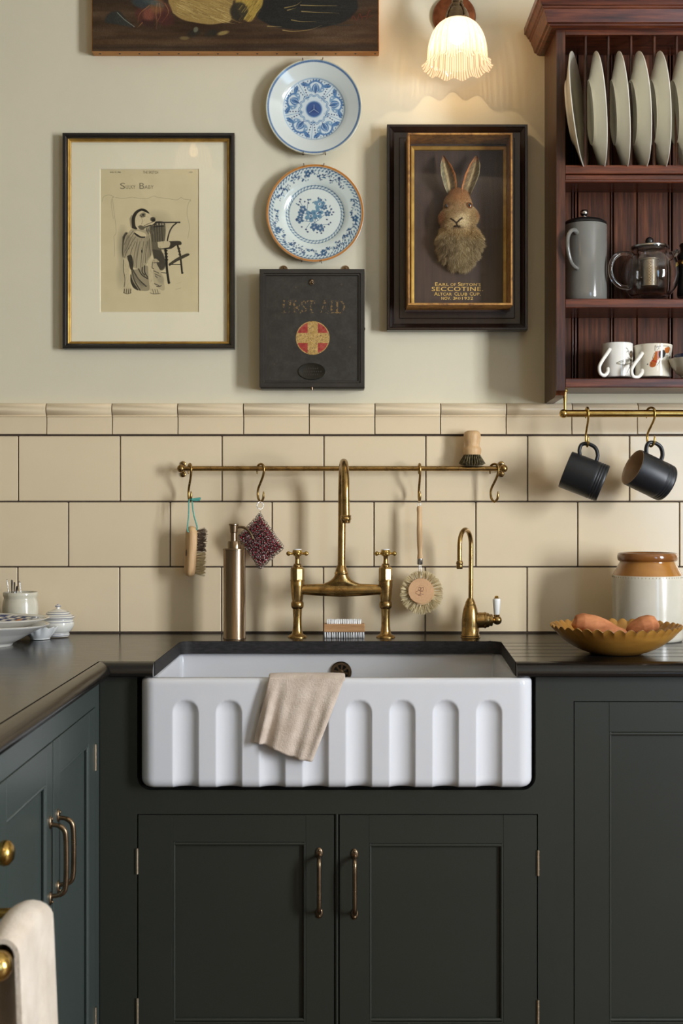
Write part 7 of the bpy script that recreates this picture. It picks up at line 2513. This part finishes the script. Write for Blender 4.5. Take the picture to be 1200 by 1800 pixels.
def tuber(name, label, path, radii, flat, seed):
    c_ = catmull(path, 8)
    n = len(c_)
    rr_ = np.interp(np.linspace(0, 1, n), np.linspace(0, 1, len(radii)), radii)
    r2_ = random.Random(seed)
    mb = MB().tube(c_, [max(0.0006, x) for x in rr_], 32)
    ph = [r2_.uniform(0, 6) for _ in range(6)]
    cen = sum((Vector(p) for p in c_), Vector()) / n
    out = []
    for i, p in enumerate(mb.v):
        ring = i // 32; j = i % 32; a = 2 * PI * j / 32
        q = Vector(p); cc_ = c_[min(ring, n - 1)]
        k = 1 + 0.05 * math.sin(3 * a + ph[0] + ring * 0.13) + 0.035 * math.sin(ring * 0.33 + ph[1] + a) + 0.02 * math.sin(5 * a + ring * 0.2 + ph[2])
        d_ = (q - cc_) * k
        d_.z *= flat
        out.append(cc_ + d_)
    mb.v = [tuple(p) for p in out]
    o = obj(name, mb, M['potato'], ang=180, loc=(cen.x, cen.y, cen.z))
    tag(o, label, 'vegetable', 'sweet potatoes in the bowl')
    sb = o.modifiers.new('s', 'SUBSURF'); sb.levels = 1; sb.render_levels = 1
    return o


tuber('sweet_potato', 'larger sweet potato at the left of the mustard bowl, thick end left', [at(1007, 1093, 2.885), at(1010, 1094, 2.885), at(1024, 1095, 2.885), at(1042, 1098, 2.885), at(1062, 1104, 2.887), at(1080, 1109, 2.890), at(1096, 1112, 2.893), at(1102, 1113, 2.895)],
      [0.002, 0.017, 0.0255, 0.0275, 0.0225, 0.015, 0.009, 0.002], 0.92, 3)
tuber('sweet_potato', 'shorter sweet potato at the right of the mustard bowl', [at(1156, 1092, 2.90), at(1152, 1094, 2.90), at(1142, 1096, 2.90), at(1128, 1099, 2.90), at(1114, 1104, 2.902), at(1104, 1109, 2.905), at(1100, 1111, 2.905)],
      [0.003, 0.017, 0.0230, 0.0225, 0.016, 0.009, 0.002], 0.95, 9)

# ================================================================== WORKTOP, LEFT: CROCK, CUTLERY, POT, DISHES
dc = 3.262
xc = X(36, dc)
cr = thing('utensil_crock', 'small grey glazed crock filled with cutlery', 'jar', (xc, dc - D, TOP))
prc = [(0, 1113), (26, 1113), (28.5, 1109), (30, 1100), (30.6, 1085), (30.6, 1066), (30, 1058), (28.4, 1053), (28, 1050), (29.6, 1047), (30, 1042), (29, 1040.5), (27, 1041), (26, 1046), (26.5, 1056), (28, 1070), (28, 1095), (24, 1106), (0, 1107)]
mb = MB().lathe_px(36, dc, prc, 56)
mb.v = [(x, y, max(z, TOP + 0.0003)) for x, y, z in mb.v]
obj('pot', mb, M['crock'], cr, 60)
cut = [('teaspoon', 'steel spoon with curved handle, leftmost in the crock', (12, 1018), (17, 1050), 'steel', 1.6), ('table_fork', 'dark steel fork tallest among cutlery in the crock', (20.5, 1019), (21, 1050), 'dark', 2.2),
       ('table_knife', 'dark handled knife in the middle of the crock', (25, 1023), (25, 1050), 'dark', 2.0), ('table_knife', 'short dark handle leaning low in the crock', (29.5, 1030), (27, 1050), 'dark', 2.4), ('teaspoon', 'bright steel spoon handle leaning right in the crock', (33.5, 1021), (39, 1050), 'steel', 2.2)]
M['dark_steel'] = mat('dark_handle', (46, 42, 42), 0.3, 0.6)
for i, (nm, lab, pt, pb_, mm, wd) in enumerate(cut):
    ddc = dc - 0.012 + 0.006 * i
    p1_, p0_ = at(*pt, ddc), at(*pb_, ddc)
    p00 = p0_ + (p0_ - p1_).normalized() * 0.060
    t = thing(nm, lab, 'cutlery', p00, 'cutlery in the crock')
    m_ = M['steel'] if mm == 'steel' else M['dark_steel']
    c_ = catmull([p1_, p1_ + (p0_ - p1_) * 0.12 + Vector((0.0006, 0, 0)), p1_ + (p0_ - p1_) * 0.5, p0_, (p0_ + p00) / 2, p00], 5)
    n = len(c_)
    rr_ = np.interp(np.linspace(0, 1, n), [0, 0.06, 0.2, 0.5, 0.8, 1.0], [0.0012, L(wd, dc) * 1.0, L(wd, dc) * 1.15, L(wd, dc) * 0.7, L(wd, dc) * 0.45, L(wd, dc) * 0.45])
    obj('handle', MB().tube(c_, list(rr_), 12, True, 0.55), m_, t, 60)
    if nm == 'teaspoon':
        obj('spoon_bowl', MB().sphere(p00 + Vector((0, 0, -0.008)), (0.0085, 0.0025, 0.0125), 10, 16), m_, t, 180)
    elif nm == 'table_fork':
        obj('tines', MB().box(p00.x - 0.006, p00.x + 0.006, p00.y - 0.001, p00.y + 0.001, p00.z - 0.022, p00.z + 0.001, 0.0004), m_, t)
    else:
        obj('blade', MB().box(p00.x - 0.005, p00.x + 0.005, p00.y - 0.0008, p00.y + 0.0008, p00.z - 0.022, p00.z + 0.001, 0.0003), m_, t)


def banded(name, mb, bands, d, m, parent, base=(222, 220, 210), band=(58, 68, 112), ang=60):
    v = np.array(mb.v)
    py_ = HZ - (v[:, 2] - EYE) * F / d
    c_ = np.tile(linarr(np.array([base]) / 255.0), (len(v), 1))
    for y_, w__ in bands:
        k = np.clip(1.2 - np.abs(py_ - y_) / w__, 0, 1)[:, None]
        c_ = c_ * (1 - k) + linarr(np.array([band]) / 255.0) * k
    return obj(name, mb, m, parent, ang, cols=c_)


dsu = 3.275
sg = thing('sugar_pot', 'small white lidded pot with blue bands by the crock', 'pot', (X(102, dsu), dsu - D, TOP))
def fine_px(pr, st=0.35):
    o_ = []
    for i in range(len(pr) - 1):
        n = max(1, int(math.hypot(pr[i + 1][0] - pr[i][0], pr[i + 1][1] - pr[i][1]) / st))
        for k in range(n): o_.append((pr[i][0] + (pr[i + 1][0] - pr[i][0]) * k / n, pr[i][1] + (pr[i + 1][1] - pr[i][1]) * k / n))
    return o_ + [pr[-1]]
pr_ = [(p.x, p.y) for p in catmull([(a, b, 0) for a, b in ((19, 1118), (20, 1114), (19, 1112), (23, 1108), (26.5, 1102), (27.5, 1096), (26.5, 1091), (25.5, 1088.5), (26, 1086))], 8)]
mb = MB().lathe_px(102, dsu, [(0, 1118.2)] + pr_ + [(24.5, 1086), (24, 1092), (24, 1104), (16, 1110), (0, 1110)], 56)
mb.v = [(x, y, max(z, TOP + 0.0003)) for x, y, z in mb.v]
banded('bowl', mb, [(1116.3, 0.7), (1113.2, 0.5), (1092.5, 0.6), (1088.2, 0.5)], dsu, M['vc_glaze'], sg)
pr_ = fine_px([(0, 1086), (24, 1086), (28.5, 1086), (29.2, 1085), (27, 1082.5), (22, 1079.8), (20.5, 1078.6), (21, 1077.6), (19, 1075.6), (12, 1072.6), (6, 1070.6), (3.4, 1069.4), (3.2, 1067.8), (4.8, 1066.6), (5.2, 1065), (4, 1063.6), (1.6, 1062.8), (1.4, 1061.8), (0, 1061.6)])
mb = MB().lathe_px(102, dsu, pr_, 56)
ld = banded('lid', mb, [(1085.2, 0.7), (1082.4, 0.45), (1078.6, 0.7), (1075.4, 0.5), (1065.4, 1.0), (1062.2, 0.6)], dsu, M['vc_glaze'], sg)

# stacked serving dishes at the left edge
def oval_dish(name, label, cx, cy, z0, ax, ay, h, foot, painter=None, m=None, flat_in=0.55):
    prd = [(0.0, 0.004), (0.50, 0.004), (0.50, 0.0), (0.545, 0.0), (0.56, 0.006), (0.66, 0.016), (0.80, 0.032), (0.92, 0.0435), (1.0, 0.0515), (1.005, 0.0535), (0.985, 0.0550), (0.91, 0.0480), (0.80, 0.0370), (0.67, 0.0215), (0.5, 0.016), (0.0, 0.014)]
    sc_ = h / 0.0535
    fn_ = []
    for i in range(len(prd) - 1):
        n = max(1, int(abs(prd[i + 1][0] - prd[i][0]) * 50))
        for k in range(n): fn_.append((prd[i][0] + (prd[i + 1][0] - prd[i][0]) * k / n, prd[i][1] + (prd[i + 1][1] - prd[i][1]) * k / n))
    fn_.append(prd[-1])
    mb = MB()
    rs = []
    for r, hh in fn_:
        ring = []
        for k in range(160):
            a = 2 * PI * k / 160
            # slightly squared oval
            e = 0.86
            c_, s_ = math.cos(a), math.sin(a)
            ring.append((cx + ax * max(r, 1e-4) * math.copysign(abs(c_) ** e, c_), cy + ay * max(r, 1e-4) * math.copysign(abs(s_) ** e, s_), z0 + (hh * sc_ if r > 0.56 or True else hh)))
        rs.append(ring)
    mb.rings(rs, True, True, True)
    v = np.array(mb.v)
    col = np.tile(linarr(np.array([(228, 224, 214)]) / 255.0), (len(v), 1))
    if painter is not None:
        u = (v[:, 0] - cx) / ax; w__ = (v[:, 1] - cy) / ay
        ins = np.arange(len(v)) >= (len(fn_) - 1 - sum(max(1, int(abs(prd[i + 1][0] - prd[i][0]) * 50)) for i in range(10, len(prd) - 1))) * 160
        col = np.where(ins[:, None], painter(u, w__), col)
    o = obj(name, mb, M['vc_glaze'], loc=(cx, cy, z0), ang=60, cols=col)
    return tag(o, label, 'dish')


def imari(u, w__):
    r = np.hypot(u, w__); a = np.arctan2(w__, u)
    c_ = np.tile(linarr(np.array([(226, 222, 210)]) / 255.0), (len(u), 1))
    blue = linarr(np.array([(44, 60, 110)]) / 255.0); org = linarr(np.array([(206, 128, 60)]) / 255.0)
    k = ((np.sin(a * 34) * np.sin(r * 60) > -0.1) & (r > 0.70) & (r < 0.95))[:, None]
    c_ = np.where(k, blue, c_)
    k = ((np.cos(a * 14) > 0.80) & (np.abs(r - 0.82) < 0.06))[:, None]
    c_ = np.where(k, org, c_)
    k = ((np.abs(r - 0.68) < 0.012) | (np.abs(r - 0.955) < 0.008))[:, None]
    return np.where(k, blue, c_)


dxc = -0.955
oval_dish('serving_dish', 'plain white oval dish at the left edge, under the patterned one', dxc, -0.307, TOP + 0.0003, 0.205, 0.130, 0.0535, 0.1)
oval_dish('serving_dish', 'blue and orange patterned oval dish stacked on the white one', dxc - 0.004, -0.304, TOP + 0.0265, 0.209, 0.128, 0.0440, 0.1, imari)
# fluted little dish
fx_, fy_ = X(67, 3.20), 3.222 - D
def flu(a, r, h):
    k = h / 0.032
    return r * (1 + 0.07 * k * math.cos(12 * a)), h + 0.002 * k * math.cos(12 * a)
prf = [(0.0, 0.0), (0.024, 0.0), (0.027, 0.004), (0.036, 0.016), (0.0455, 0.031), (0.0445, 0.032), (0.035, 0.018), (0.025, 0.007), (0.0, 0.004)]
fine = [(p.x, p.z) for p in catmull([(r, 0, h) for r, h in prf], 6)]
mb = MB().lathe([(max(r, 0), h) for r, h in fine], (fx_, fy_, TOP + 0.0006), 120, 'Z', 1.0, flu)
v = np.array(mb.v); rad2 = np.hypot(v[:, 0] - fx_, v[:, 1] - fy_)
inn_ = np.arange(len(v)) >= 31 * 120
col = np.tile(linarr(np.array([(226, 226, 222)]) / 255.0), (len(v), 1))
an_ = np.arctan2(v[:, 1] - fy_, v[:, 0] - fx_)
kk = (inn_ & (np.sin(an_ * 18) * np.sin(rad2 * 500) > -0.2) & (rad2 > 0.026) & (rad2 < 0.043))[:, None]
col = np.where(kk, linarr(np.array([(64, 92, 146)]) / 255.0), col)
o = obj('fluted_dish', mb, M['vc_glaze'], loc=(fx_, fy_, TOP), ang=70, cols=col)
tag(o, 'little white fluted dish with blue inside, between the dishes and pot', 'dish')
